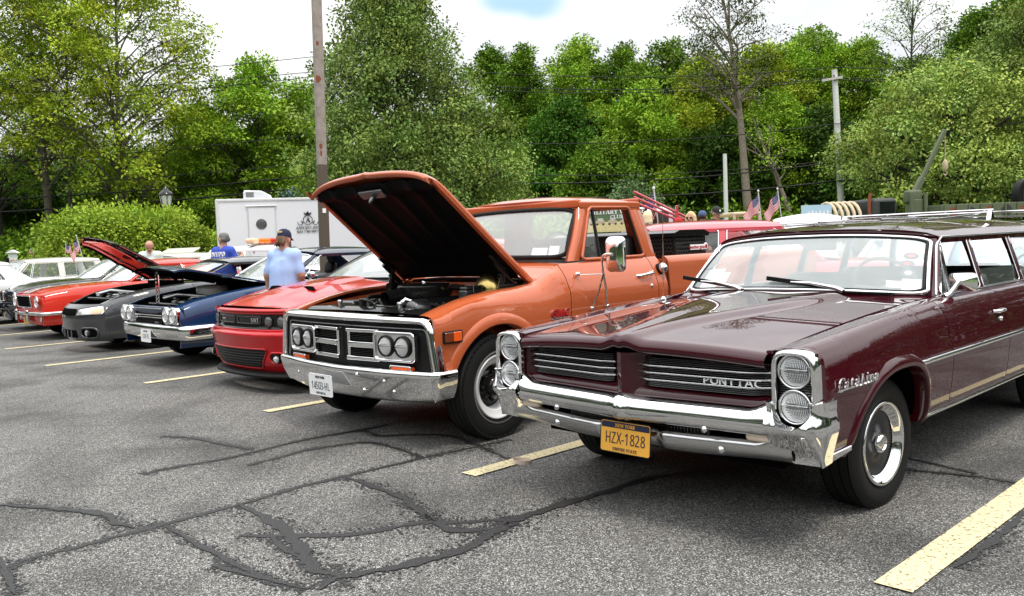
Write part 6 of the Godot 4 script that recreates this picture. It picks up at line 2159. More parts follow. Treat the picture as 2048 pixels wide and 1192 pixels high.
	for sg: int in [1, -1]:
		var ps := MB.new()
		pillar(ps, g, g.wb - 0.03, g.wt - 0.01, 0.07, 0.06, 0.04)
		for p in s.posts: pillar(ps, g, p[0], p[1], p[2], p[3], 0.03)
		if sg < 0: ps.tx(0, Transform3D(Basis().scaled(V(-1, 1, 1)), Vector3.ZERO))
		part("window_posts", ps, s.get("roof_mat", m), c)
		var tr := MB.new()
		for w in s.win: tr.tube(win_edge(g, w[0], w[1], w[2], w[3], 0.05), 0.008, 6, false, true)
		if sg < 0: tr.tx(0, Transform3D(Basis().scaled(V(-1, 1, 1)), Vector3.ZERO))
		part("window_trim", tr, s.get("trim", M.chrome), c)
		for w in s.win:
			if s.get("no_glass", false): continue
			var gm := MB.new()
			side_glass(gm, g, w[0], w[1], w[2], w[3])
			if sg < 0: gm.tx(0, Transform3D(Basis().scaled(V(-1, 1, 1)), Vector3.ZERO))
			part("side_window", gm, M.glass, c)
	var e := MB.new()
	e.tube(screen_edge(g, true, 0.95, 0.03, 0.95), 0.014, 6, false, true)
	part("windscreen_trim", e, s.get("trim", M.chrome), c)
	var wm := MB.new()
	screen(wm, g, true, 0.95, 0.02, 0.96)
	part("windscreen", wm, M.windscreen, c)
	var rm := MB.new()
	screen(rm, g, false, 0.92, 0.03, 0.95)
	part("rear_window", rm, M.windscreen if s.has("hazed_rear") else M.glass, c)  # rear glass with the same painted reflection haze, not dust
	var se := MB.new()
	for x in [-0.36, 0.36]: seat(se, x, 0.48, g.wt - 0.45, 0.5, 0.5, s.get("rests", false))
	seat(se, 0, 0.48, g.wt - 1.3, 1.2, 0.42)
	se.box(V(0, pw(g.wb, s.tops) - 0.08, g.wb - 0.25), V(W * 1.6, 0.14, 0.3), 0.04)
	part("seats", se, s.get("seat", M.seat_dark), c)
	steering(c, 0.36, pw(g.wb, s.tops) + 0.02, g.wb - 0.5, M.black, 0.18)
	var key := nm + label
	for sg: int in [1, -1]:
		for z in [0.0, -s.wb]:
			put_wheel(c, func(o): wheel_simple(key, o, s.r, 0.2, s.r * 0.66, s.get("wheel", "cap")), W - 0.13, s.r - 0.005, z, sg)
	c.set_meta("k", keys)
	return c
func fascia(c: Node3D, nm: String, m: Material, W: float, prof: Array, bow: float, dir: int, topw: float, open_face: float) -> void:
	var mb := MB.new()
	var sp := spline(P2(prof), prof.size() * 4 - 3)
	var rows := []
	for i in sp.size():
		var r := PackedVector3Array()
		var f := float(i) / (sp.size() - 1)
		for j in 41:
			var u := lerpf(-1, 1, j / 40.0)
			var x := W * u
			if i == sp.size() - 1 and topw > 0.0: x = lerpf(x, clampf(x, -topw, topw), 0.6)
			r.append(V(x, sp[i].x, sp[i].y + dir * bow * (1 - pow(absf(u), 2.4)) - dir * 0.05 * pow(absf(u), 12)))
		rows.append(r)
	mb.grid(rows)
	part(nm, mb, m, c)
func plan(prof: Array, bow: float, W: float, x: float, y: float, out := 0.0) -> Vector3:   # a point on a front fascia
	var z: float = pw(y, prof)
	var u := clampf(absf(x) / W, 0, 1)
	return V(x, y, z + bow * (1 - pow(u, 2.4)) - 0.05 * pow(u, 12) + out)
func patch(prof: Array, bow: float, W: float, outline: PackedVector2Array, out: float) -> MB:   # a panel that lies on the fascia, cut to an outline (x, y)
	var mb := MB.new()
	var y0 := 9.0; var y1 := -9.0
	for p in outline:
		y0 = minf(y0, p.y); y1 = maxf(y1, p.y)
	var rows := []
	for i in 15:
		var y := lerpf(y0 + 0.0005, y1 - 0.0005, i / 14.0)
		var xa := 9.0; var xb := -9.0
		for k in outline.size():
			var a := outline[k]; var b := outline[(k + 1) % outline.size()]
			if (a.y - y) * (b.y - y) <= 0.0 and absf(a.y - b.y) > 1e-6:
				var x := lerpf(a.x, b.x, (y - a.y) / (b.y - a.y))
				xa = minf(xa, x); xb = maxf(xb, x)
		var r := PackedVector3Array()
		for j in 25: r.append(plan(prof, bow, W, lerpf(xa, xb, j / 24.0), y, out))
		rows.append(r)
	mb.grid(rows)
	return mb
func rim_on(prof: Array, bow: float, W: float, outline: PackedVector2Array, out: float, r: float) -> MB:
	var d := PackedVector3Array()
	for i in outline.size():
		var a := outline[i]; var b := outline[(i + 1) % outline.size()]
		var n := maxi(1, int(a.distance_to(b) / 0.06))
		for k in n:
			var p := a.lerp(b, float(k) / n)
			d.append(plan(prof, bow, W, p.x, p.y, out))
	var mb := MB.new()
	mb.tube(d, r, 8, false, true)
	return mb
func shift(q: PackedVector2Array, o: Vector2) -> PackedVector2Array:
	var r := PackedVector2Array()
	for p in q: r.append(p + o)
	return r
func bumper(c: Node3D, W: float, prof: Array, bow: float, zf: float, wrap: float, m: Material, nm := "front_bumper") -> void:
	var mb := MB.new()
	var rows := []
	for q in prof:
		var r := PackedVector3Array()
		for j in 61:
			var s := lerpf(-1, 1, j / 60.0)
			var a := absf(s)
			var p: Vector2; var nn: Vector2
			if a < 0.8:
				var x := a / 0.8 * (W - 0.07)
				p = Vector2(x, zf + bow * (1 - pow(x / W, 2.2))); nn = Vector2(0.1, 1)
			elif a < 0.9:
				var t := (a - 0.8) / 0.1 * PI / 2
				p = Vector2(W - 0.07 + 0.07 * sin(t), zf - 0.07 * (1 - cos(t)) + 0.012 * (1 - sin(t))); nn = Vector2(sin(t), cos(t))
			else: p = Vector2(W, zf - 0.07 - wrap * (a - 0.9) / 0.1); nn = Vector2(1, 0)
			r.append(V(signf(s) * (p.x + nn.x * q[1]), q[0], p.y + nn.y * q[1]))
		rows.append(r)
	mb.grid(rows)
	part(nm, mb, m, c)

func row_cars() -> void:
	var blk: Material = M.black_gloss
	# --- bright red modern coupe
	var s := {"W": 0.96, "zf": 0.72, "zr": -4.0, "ys": 0.24, "tops": [[-4.0, 1.02], [-3.3, 1.08], [-2.6, 1.1], [-1.6, 1.06], [-0.6, 1.03], [0.0, 0.985], [0.4, 0.92], [0.72, 0.835]], "inx": 0.8, "tf": 0.12, "tb": 0.06, "cowl": -0.42, "crown": 0.05, "bulge": 0.02, "r": 0.355, "wb": 2.95, "ar": 0.39, "bow": 0.2,
		"front": [[0.2, 0.66], [0.3, 0.73], [0.42, 0.755], [0.53, 0.785], [0.58, 0.80], [0.612, 0.775], [0.635, 0.715], [0.70, 0.70], [0.785, 0.705], [0.81, 0.74], [0.835, 0.72]],
		"g": {"xb": 0.8, "yb": 1.045, "xt": 0.6, "yt": 1.37, "wb": -0.62, "wt": -1.25, "cb": 0.16, "ct": 0.1, "rb": -3.2, "rt": -2.55, "dbr": 0.06, "dtr": 0.05, "yc": 1.45, "rp": 2.6}, "win": [[-0.85, -1.33, -2.35, -2.2]], "posts": [[-2.75, -2.4, 0.75, 0.3]], "deck": 1, "trim": M.black, "wheel": "spoke", "black_cowl": 1}
	var c := car("red_coupe", "bright red modern coupe with four round headlights and black chin splitter", lotx(-5.52, -0.68), M.red, s)
	var gq := rrect(0.76, 0.083, 0.06)
	gq = shift(gq, Vector2(0, 0.708))
	var WF := 0.845
	part("grille_panel", patch(s.front, 0.2, WF, gq, 0.006), blk, c)
	part("grille_rim", rim_on(s.front, 0.2, WF, gq, 0.004, 0.012), M.red, c)
	for x in [-0.235, 0.235]:
		part("grille_frame", rim_on(s.front, 0.2, WF, shift(rrect(0.2, 0.035, 0.015), Vector2(x, 0.722)), 0.012, 0.005), M.pewter, c)
		for k in 4:
			var ba := MB.new()
			ba.bar(plan(s.front, 0.2, WF, x - 0.19, 0.70 + k * 0.014, 0.009), plan(s.front, 0.2, WF, x + 0.19, 0.70 + k * 0.014, 0.009), 0.003, 0.005)
			part("grille_bar", ba, M.grille_dark, c)
	for x in [-0.68, -0.535, 0.535, 0.68]:
		lamp(c, plan(s.front, 0.2, WF, x, 0.71, 0.008), 0.054, blk, "headlight", V(signf(x) * 0.3, 0, 1))
	for h in c.get_children():
		if str(h.name).begins_with("headlight"):
			h.get_node("reflector").material_override = M.pewter
			h.get_node("lens_flutes").material_override = M.grille_dark
	var em := MB.new()
	text(em, "SRT", 0.055, 0.006, Transform3D(Basis(Vector3.UP, 0.25), plan(s.front, 0.2, WF, 0.36, 0.722, 0.02)), false, true, 1.2)
	part("grille_emblem", em, M.chrome, c)
	var em2 := MB.new()
	em2.box(plan(s.front, 0.2, WF, -0.3, 0.722, 0.012), V(0.12, 0.012, 0.008), 0.003, Basis(Vector3.UP, -0.2))
	part("grille_badge", em2, M.chrome, c)
	var lo := PackedVector2Array([Vector2(-0.56, 0.43), Vector2(-0.44, 0.26), Vector2(-0.4, 0.245), Vector2(0.4, 0.245), Vector2(0.44, 0.26), Vector2(0.56, 0.43), Vector2(0.52, 0.445), Vector2(-0.52, 0.445)])
	part("lower_grille", patch(s.front, 0.2, WF, lo, 0.006), M.black, c)
	part("lower_grille_rim", rim_on(s.front, 0.2, WF, lo, 0.006, 0.009), M.red, c)
	for k in 6:
		var lb := MB.new()
		var y := 0.275 + k * 0.027
		var hw := lerpf(0.42, 0.54, k / 5.0)
		var pth := PackedVector3Array()
		for i in 9: pth.append(plan(s.front, 0.2, WF, lerpf(-hw, hw, i / 8.0), y, 0.01))
		lb.tube(pth, 0.004, 5)
		part("lower_grille_bar", lb, M.grille_dark, c)
	for sg: int in [1, -1]:
		var fp := plan(s.front, 0.2, WF, sg * 0.66, 0.355, 0.004)
		var fq := shift(rrect(0.085, 0.055, 0.05), Vector2(sg * 0.66, 0.355))
		part("fog_recess", patch(s.front, 0.2, WF, fq, 0.006), M.black, c)
		part("fog_rim", rim_on(s.front, 0.2, WF, fq, 0.004, 0.012), M.red, c)
		lamp(c, fp + V(0.02 * sg, -0.005, 0.02), 0.036, blk, "fog_lamp", V(sg * 0.4, 0, 1))
		var sc := MB.new()
		sc.prism(PackedVector2Array([Vector2(-0.13, -0.02), Vector2(0.13, -0.02), Vector2(0.11, 0.03), Vector2(-0.11, 0.03)]), 0.02, Transform3D(Basis(Vector3.RIGHT, -0.5), V(sg * 0.33, 0.985, 0.27)))
		part("hood_scoop", sc, M.dark, c)
		var scr := MB.new()
		var rws := []
		for i in 7:
			var f := i / 6.0
			var r := PackedVector3Array()
			for j in 9:
				var u := lerpf(-1, 1, j / 8.0)
				r.append(V(sg * 0.33 + u * 0.15, lerpf(1.022, 1.03, f) - 0.04 * u * u * u * u - 0.02 * f * f, lerpf(0.26, -0.1, f)))
			rws.append(r)
		scr.grid(rws)
		part("scoop_cover", scr, M.red, c)
	var hc := MB.new()
	var hpth := PackedVector3Array()
	for i in 21:
		var x := lerpf(-0.66, 0.66, i / 20.0)
		hpth.append(V(x, 0.877 + 0.03 * (1 - pow(x / 0.72, 2)), 0.535 + 0.0 * x))
	hc.tube(PackedVector3Array([V(-0.71, 1.0, -0.35), V(-0.69, 0.93, 0.35)]) + hpth + PackedVector3Array([V(0.69, 0.93, 0.35), V(0.71, 1.0, -0.35)]), 0.004, 5)
	part("hood_seam", hc, M.dark, c)
	var sp := MB.new()
	var srs := []
	for q in [[0.225, -0.06], [0.205, 0.05], [0.185, 0.085], [0.165, 0.09], [0.155, 0.07], [0.16, -0.1]]:
		var r := PackedVector3Array()
		for j in 41:
			var x := lerpf(-0.9, 0.9, j / 40.0)
			r.append(V(x, q[0], 0.66 + q[1] + 0.2 * (1 - pow(absf(x) / 0.9, 2.4)) - 0.12 * pow(absf(x) / 0.9, 8)))
		srs.append(r)
	sp.grid(srs)
	part("chin_splitter", sp, M.black, c)
	# --- dark blue muscle car with hood propped open
	s = {"W": 0.95, "zf": 0.83, "zr": -4.1, "ys": 0.28, "tops": [[-4.1, 0.93], [-3.4, 0.97], [-2.7, 1.0], [-1.6, 0.985], [-0.6, 0.97], [-0.1, 0.945], [0.4, 0.88], [0.7, 0.82], [0.83, 0.775]], "inx": 0.78, "tf": 0.05, "tb": 0.06, "cowl": -0.4, "crown": 0.04, "r": 0.34, "wb": 2.84, "ar": 0.39, "bow": 0.03,
		"front": [[0.37, 0.72], [0.44, 0.79], [0.54, 0.815], [0.66, 0.82], [0.74, 0.83], [0.775, 0.815]], "open": {"a": 11.5, "z": -0.4, "y": 0.985, "ln": 1.2, "under": M.dark},
		"g": {"xb": 0.80, "yb": 0.99, "xt": 0.62, "yt": 1.33, "wb": -0.62, "wt": -1.22, "cb": 0.2, "ct": 0.1, "rb": -2.95, "rt": -2.3, "dbr": 0.08, "dtr": 0.05, "yc": 1.40}, "win": [[-0.88, -1.3, -2.35, -2.15]], "posts": [[-2.65, -2.25, 0.55, 0.22]], "deck": 1, "no_glass": true, "rests": true, "roof_mat": M.navy, "wheel": "dark"}
	c = car("blue_muscle_car", "dark blue muscle car with slightly propped hood and chrome front bumper", lotx(-8.28, -0.80), M.blue, s)
	bumper(c, 0.95, [[0.535, -0.05], [0.55, 0.0], [0.54, 0.03], [0.50, 0.045], [0.44, 0.04], [0.385, 0.025], [0.365, 0.0], [0.365, -0.05]], 0.05, 0.80, 0.28, M.chrome)
	var gp2 := MB.new()
	gp2.box(V(0, 0.645, 0.842), V(0.86, 0.22, 0.02))
	part("grille_panel", gp2, M.dark, c)
	for y in [0.745, 0.66, 0.632, 0.545]:
		var gb := MB.new()
		gb.box(V(0, y, 0.862), V(0.86, 0.012, 0.014), 0.004)
		part("grille_bar", gb, M.chrome, c)
	for k in 12:
		var gs := MB.new()
		gs.box(V(0, 0.56 + k * 0.0155, 0.855), V(0.84, 0.003, 0.006))
		part("grille_slat", gs, M.grille_dark, c)
	var ss := MB.new()
	text(ss, "SS", 0.075, 0.01, Transform3D(Basis(), V(-0.37, 0.632, 0.872)), false, true, 1.2)
	text(ss, "CHEVELLE", 0.026, 0.006, Transform3D(Basis(), V(0.28, 0.575, 0.864)))
	part("grille_emblem", ss, M.chrome, c)
	for x in [-0.79, -0.58, 0.58, 0.79]:
		var hb := MB.new()
		hb.prism(rrect(0.095, 0.105, 0.05), 0.05, Transform3D(Basis(), V(x, 0.665, 0.845)), 0.012)
		part("headlight_bezel", hb, M.chrome, c)
		lamp(c, V(x, 0.668, 0.872), 0.075, M.chrome)
	for sg: int in [1, -1]:
		for y in [0.385, 0.415]:
			var mk := MB.new()
			mk.box(V(sg * 0.945, y, 0.52), V(0.02, 0.014, 0.17), 0.004)
			part("side_marker", mk, M.yellow_lens, c)
		var mr := MB.new()
		mr.box(V(sg * 0.93, 1.07, -0.95), V(0.13, 0.09, 0.08), 0.03)
		mr.bar(V(sg * 0.87, 0.98, -0.95), V(sg * 0.91, 1.05, -0.95), 0.03, 0.03, Vector3.RIGHT)
		part("door_mirror", mr, M.chrome, c)
	plate(c, "licence_plate", V(0.0, 0.40, 0.905), 0.0, M.paper, null, M.grey_rubber, "LUV-70", "NEW YORK", "")
	var pr := MB.new()
	for x in [-0.045, 0.045]: pr.box(V(x - 0.05, 0.97, 0.70), V(0.016, 0.48, 0.012))
	for k in 10: pr.box(V(-0.05, 0.76 + k * 0.048, 0.70), V(0.09, 0.016, 0.012), 0.0, Basis(Vector3.BACK, 0.5))
	part("hood_prop", pr, M.chrome, c)
	var ac := MB.new()
	ac.lathe(P2([[0.2, 0], [0.205, 0.06], [0.2, 0.12], [0.1, 0.13], [0, 0.13]]), V(0.05, 0.86, 0.02), Vector3.UP, 28)
	part("air_cleaner", ac, M.silver, c)
	var hl := MB.new()
	text(hl, "SUPER SPORT", 0.05, 0.004, Transform3D(Basis(Vector3.UP, PI / 2) * Basis(Vector3.RIGHT, -1.1), V(0.66, 1.125, 0.0)))
	part("hood_lettering", hl, M.black, c)
	# --- grey modern pony car, hood up
	s = {"W": 0.93, "zf": 0.68, "zr": -3.75, "ys": 0.2, "tops": [[-3.75, 0.95], [-3.0, 1.02], [-2.2, 1.0], [-1.2, 0.97], [-0.5, 0.95], [0.0, 0.91], [0.4, 0.83], [0.68, 0.72]], "inx": 0.78, "tf": 0.16, "tb": 0.08, "cowl": -0.55, "crown": 0.04, "r": 0.325, "wb": 2.57, "ar": 0.37, "bow": 0.26,
		"front": [[0.17, 0.62], [0.25, 0.69], [0.36, 0.70], [0.48, 0.715], [0.57, 0.705], [0.65, 0.67], [0.72, 0.60]], "open": {"a": 31.0, "z": -0.58, "y": 1.0, "ln": 1.25, "under": M.red_black, "bow": 0.14},
		"g": {"xb": 0.77, "yb": 0.985, "xt": 0.56, "yt": 1.235, "wb": -0.72, "wt": -1.4, "cb": 0.2, "ct": 0.12, "rb": -3.05, "rt": -2.35, "dbr": 0.06, "dtr": 0.05, "yc": 1.30}, "win": [[-1.0, -1.48, -2.3, -2.15]], "posts": [[-2.6, -2.25, 0.6, 0.24]], "deck": 1, "trim": M.black, "no_glass": true, "wheel": "spoke"}
	c = car("grey_coupe", "charcoal grey coupe with raised hood and round fog lamps low in its bumper", lotx(-11.3, -0.85), M.grey_metal, s)
	WF = 0.93 * 0.84
	for sg: int in [1, -1]:
		var ho := PackedVector2Array([Vector2(sg * 0.33, 0.56), Vector2(sg * 0.75, 0.57), Vector2(sg * 0.775, 0.67), Vector2(sg * 0.70, 0.70), Vector2(sg * 0.38, 0.655)])
		part("headlight", patch(s.front, 0.26, WF, ho, 0.008), M.lamp_face, c)
		part("headlight_rim", rim_on(s.front, 0.26, WF, ho, 0.006, 0.007), blk, c)
		var am := PackedVector2Array([Vector2(sg * 0.61, 0.58), Vector2(sg * 0.74, 0.585), Vector2(sg * 0.755, 0.665), Vector2(sg * 0.63, 0.66)])
		part("turn_signal", patch(s.front, 0.26, WF, am, 0.013), M.peach_lens, c)
		var fo := shift(rrect(0.14, 0.075, 0.07), Vector2(sg * 0.55, 0.30))
		part("fog_recess", patch(s.front, 0.26, WF, fo, 0.006), M.dark, c)
		part("fog_rim", rim_on(s.front, 0.26, WF, fo, 0.006, 0.016), M.grey_metal, c)
		lamp(c, plan(s.front, 0.26, WF, sg * 0.53, 0.30, 0.015), 0.05, M.grey_metal, "fog_lamp")
	part("upper_grille", patch(s.front, 0.26, WF, shift(rrect(0.3, 0.05, 0.03), Vector2(0, 0.61)), 0.008), M.dark, c)
	part("lower_grille", patch(s.front, 0.26, WF, shift(rrect(0.3, 0.06, 0.03), Vector2(0, 0.28)), 0.008), M.dark, c)
	for k in 3:
		var vb := MB.new()
		vb.box(plan(s.front, 0.26, WF, -0.15 + k * 0.15, 0.28, 0.012), V(0.03, 0.11, 0.012))
		part("grille_strut", vb, M.grey_metal, c)
	# --- coral red fastback with white stripes
	s = {"W": 0.87, "zf": 0.75, "zr": -3.75, "ys": 0.27, "tops": [[-3.75, 0.93], [-3.0, 0.97], [-2.2, 0.96], [-1.2, 0.945], [-0.5, 0.935], [0.1, 0.91], [0.5, 0.865], [0.75, 0.815]], "inx": 0.78, "tf": 0.06, "tb": 0.08, "cowl": -0.5, "crown": 0.035, "r": 0.315, "wb": 2.74, "ar": 0.36, "bow": 0.08, "lip": M.coral,
		"front": [[0.27, 0.66], [0.34, 0.69], [0.45, 0.715], [0.56, 0.74], [0.70, 0.76], [0.79, 0.765], [0.815, 0.745]],
		"g": {"xb": 0.74, "yb": 0.955, "xt": 0.56, "yt": 1.24, "wb": -0.75, "wt": -1.25, "cb": 0.18, "ct": 0.1, "rb": -3.35, "rt": -2.3, "dbr": 0.05, "dtr": 0.05, "yc": 1.31}, "win": [[-0.95, -1.33, -1.85, -1.8]], "posts": [[-1.92, -1.86, 0.1, 0.1], [-2.6, -2.15, 1.05, 0.5]], "deck": 1, "wheel": "spoke", "hazed_rear": 1}
	c = car("red_fastback", "coral red classic fastback with white hood stripes and slim chrome bumper", lotx(-14.35, -0.92), M.coral, s)
	WF = 0.87 * 0.94
	var gro := shift(rrect(0.42, 0.1, 0.02), Vector2(0, 0.685))
	part("grille_panel", patch(s.front, 0.08, WF, gro, 0.008), M.dark, c)
	part("grille_surround", rim_on(s.front, 0.08, WF, gro, 0.01, 0.01), M.chrome, c)
	for k in 9:
		var hb2 := MB.new()
		hb2.bar(plan(s.front, 0.08, WF, -0.4, 0.605 + k * 0.02, 0.012), plan(s.front, 0.08, WF, 0.4, 0.605 + k * 0.02, 0.012), 0.004, 0.005)
		part("grille_slat", hb2, M.grille_dark, c)
	for sg: int in [1, -1]:
		lamp(c, plan(s.front, 0.08, WF, sg * 0.66, 0.685, 0.02), 0.088, M.chrome)
		var sl := PackedVector2Array([Vector2(sg * 0.10 - 0.065, 0), Vector2(sg * 0.10 + 0.065, 0), Vector2(sg * 0.10 + 0.065, 1), Vector2(sg * 0.10 - 0.065, 1)])
		var st := MB.new()
		var rws := []
		for i in 25:
			var z := lerpf(0.72, -0.5, i / 24.0)
			var r := PackedVector3Array()
			for x in [0.04, 0.105, 0.17]: r.append(V(sg * x, pw(z, s.tops) + 0.035 * (1 - pow(x / 0.66, 2)) * sstep(0.77, 0.5, z) + 0.004, z + 0.08 * (1 - float(i) / 24)))
			rws.append(r)
		st.grid(rws)
		part("hood_stripe", st, M.white_paint, c)
		var pk := MB.new()
		pk.lathe(P2([[0.045, 0], [0.04, 0.015], [0, 0.02]]), plan(s.front, 0.08, WF, sg * 0.62, 0.37, 0.003), Vector3.BACK, 16)
		part("parking_lamp", pk, M.lamp_face, c)
	bumper(c, 0.885, [[0.50, -0.03], [0.51, 0.0], [0.50, 0.02], [0.475, 0.03], [0.45, 0.02], [0.44, 0.0], [0.45, -0.03]], 0.09, 0.76, 0.22, M.chrome)
	for x in [-0.34, 0.34]:
		var bo := MB.new()
		bo.box(V(x, 0.44, 0.87), V(0.05, 0.2, 0.06), 0.02)
		part("bumper_guard", bo, M.chrome, c)
	plate(c, "licence_plate", V(0.05, 0.36, 0.83), -0.2, M.plate_gold, M.plate_navy, M.plate_navy, "1965", "NEW YORK", "")
	# --- black coupe
	s = {"W": 0.88, "zf": 0.8, "zr": -3.8, "ys": 0.25, "tops": [[-3.8, 0.93], [-2.2, 0.97], [-0.6, 0.965], [0.1, 0.94], [0.6, 0.86], [0.8, 0.80]], "inx": 0.74, "tf": 0.10, "tb": 0.08, "cowl": -0.5, "crown": 0.045, "r": 0.32, "wb": 2.75, "bow": 0.12,
		"front": [[0.26, 0.72], [0.4, 0.78], [0.55, 0.8], [0.72, 0.81], [0.80, 0.785]],
		"g": {"xb": 0.75, "yb": 0.975, "xt": 0.6, "yt": 1.32, "wb": -0.75, "wt": -1.3, "cb": 0.18, "ct": 0.1, "rb": -3.1, "rt": -2.5, "dbr": 0.05, "dtr": 0.05, "yc": 1.39}, "win": [[-0.95, -1.4, -2.3, -2.15]], "posts": [[-2.6, -2.3, 0.5, 0.3]], "deck": 1, "wheel": "cap"}
	c = car("black_coupe", "black older coupe between the coral fastback and the cream sedan", lotx(-17.1, -1.3), M.black_paint, s)
	bumper(c, 0.9, [[0.58, -0.04], [0.60, 0.0], [0.58, 0.04], [0.52, 0.05], [0.46, 0.04], [0.44, 0.0], [0.45, -0.05]], 0.1, 0.82, 0.3, M.black_chrome)
	for sg: int in [1, -1]: lamp(c, V(sg * 0.66, 0.70, 0.845), 0.085, M.chrome)
	var bg := MB.new()
	bg.prism(rrect(0.24, 0.1, 0.02), 0.04, Transform3D(Basis(), V(0, 0.72, 0.925)), 0.01)
	part("grille", bg, M.chrome, c)
	# --- cream sedan
	s = {"W": 0.88, "zf": 0.8, "zr": -3.75, "ys": 0.28, "tops": [[-3.75, 0.95], [-2.2, 0.99], [-0.6, 0.99], [0.1, 0.96], [0.8, 0.90]], "inx": 0.8, "tf": 0.05, "tb": 0.06, "cowl": -0.5, "crown": 0.03, "r": 0.315, "wb": 2.78, "bow": 0.04,
		"front": [[0.28, 0.76], [0.5, 0.82], [0.85, 0.83], [0.90, 0.81]],
		"g": {"xb": 0.78, "yb": 1.0, "xt": 0.67, "yt": 1.36, "wb": -0.85, "wt": -1.2, "cb": 0.16, "ct": 0.1, "rb": -3.0, "rt": -2.8, "dbr": 0.06, "dtr": 0.05, "yc": 1.43}, "win": [[-0.95, -1.26, -1.22, -1.33], [-1.25, -1.36, -1.86, -1.86], [-1.98, -1.98, -2.72, -2.66]], "posts": [[-1.92, -1.92, 0.1, 0.1], [-2.87, -2.74, 0.2, 0.14]], "deck": 1, "seat": M.seat_dark, "wheel": "cap"}
	c = car("cream_sedan", "cream 1960s four-door sedan with small flags clipped to its roof edge", lotx(-20.1, -0.3), M.cream, s)
	var lnm := MB.new()
	side_strip(lnm, c.get_meta("k"), 0.6, -3.6, 0.83, 0.012, 0.006, 20)
	part("side_moulding", lnm, M.chrome, c)
	bumper(c, 0.9, [[0.46, 0.0], [0.45, 0.04], [0.38, 0.045], [0.34, 0.0]], 0.06, 0.83, 0.3, M.chrome)
	for sg: int in [1, -1]: lamp(c, V(sg * 0.68, 0.70, 0.845), 0.088, M.chrome)
	for n in get_children():
		if n.has_meta("k"): n.remove_meta("k")
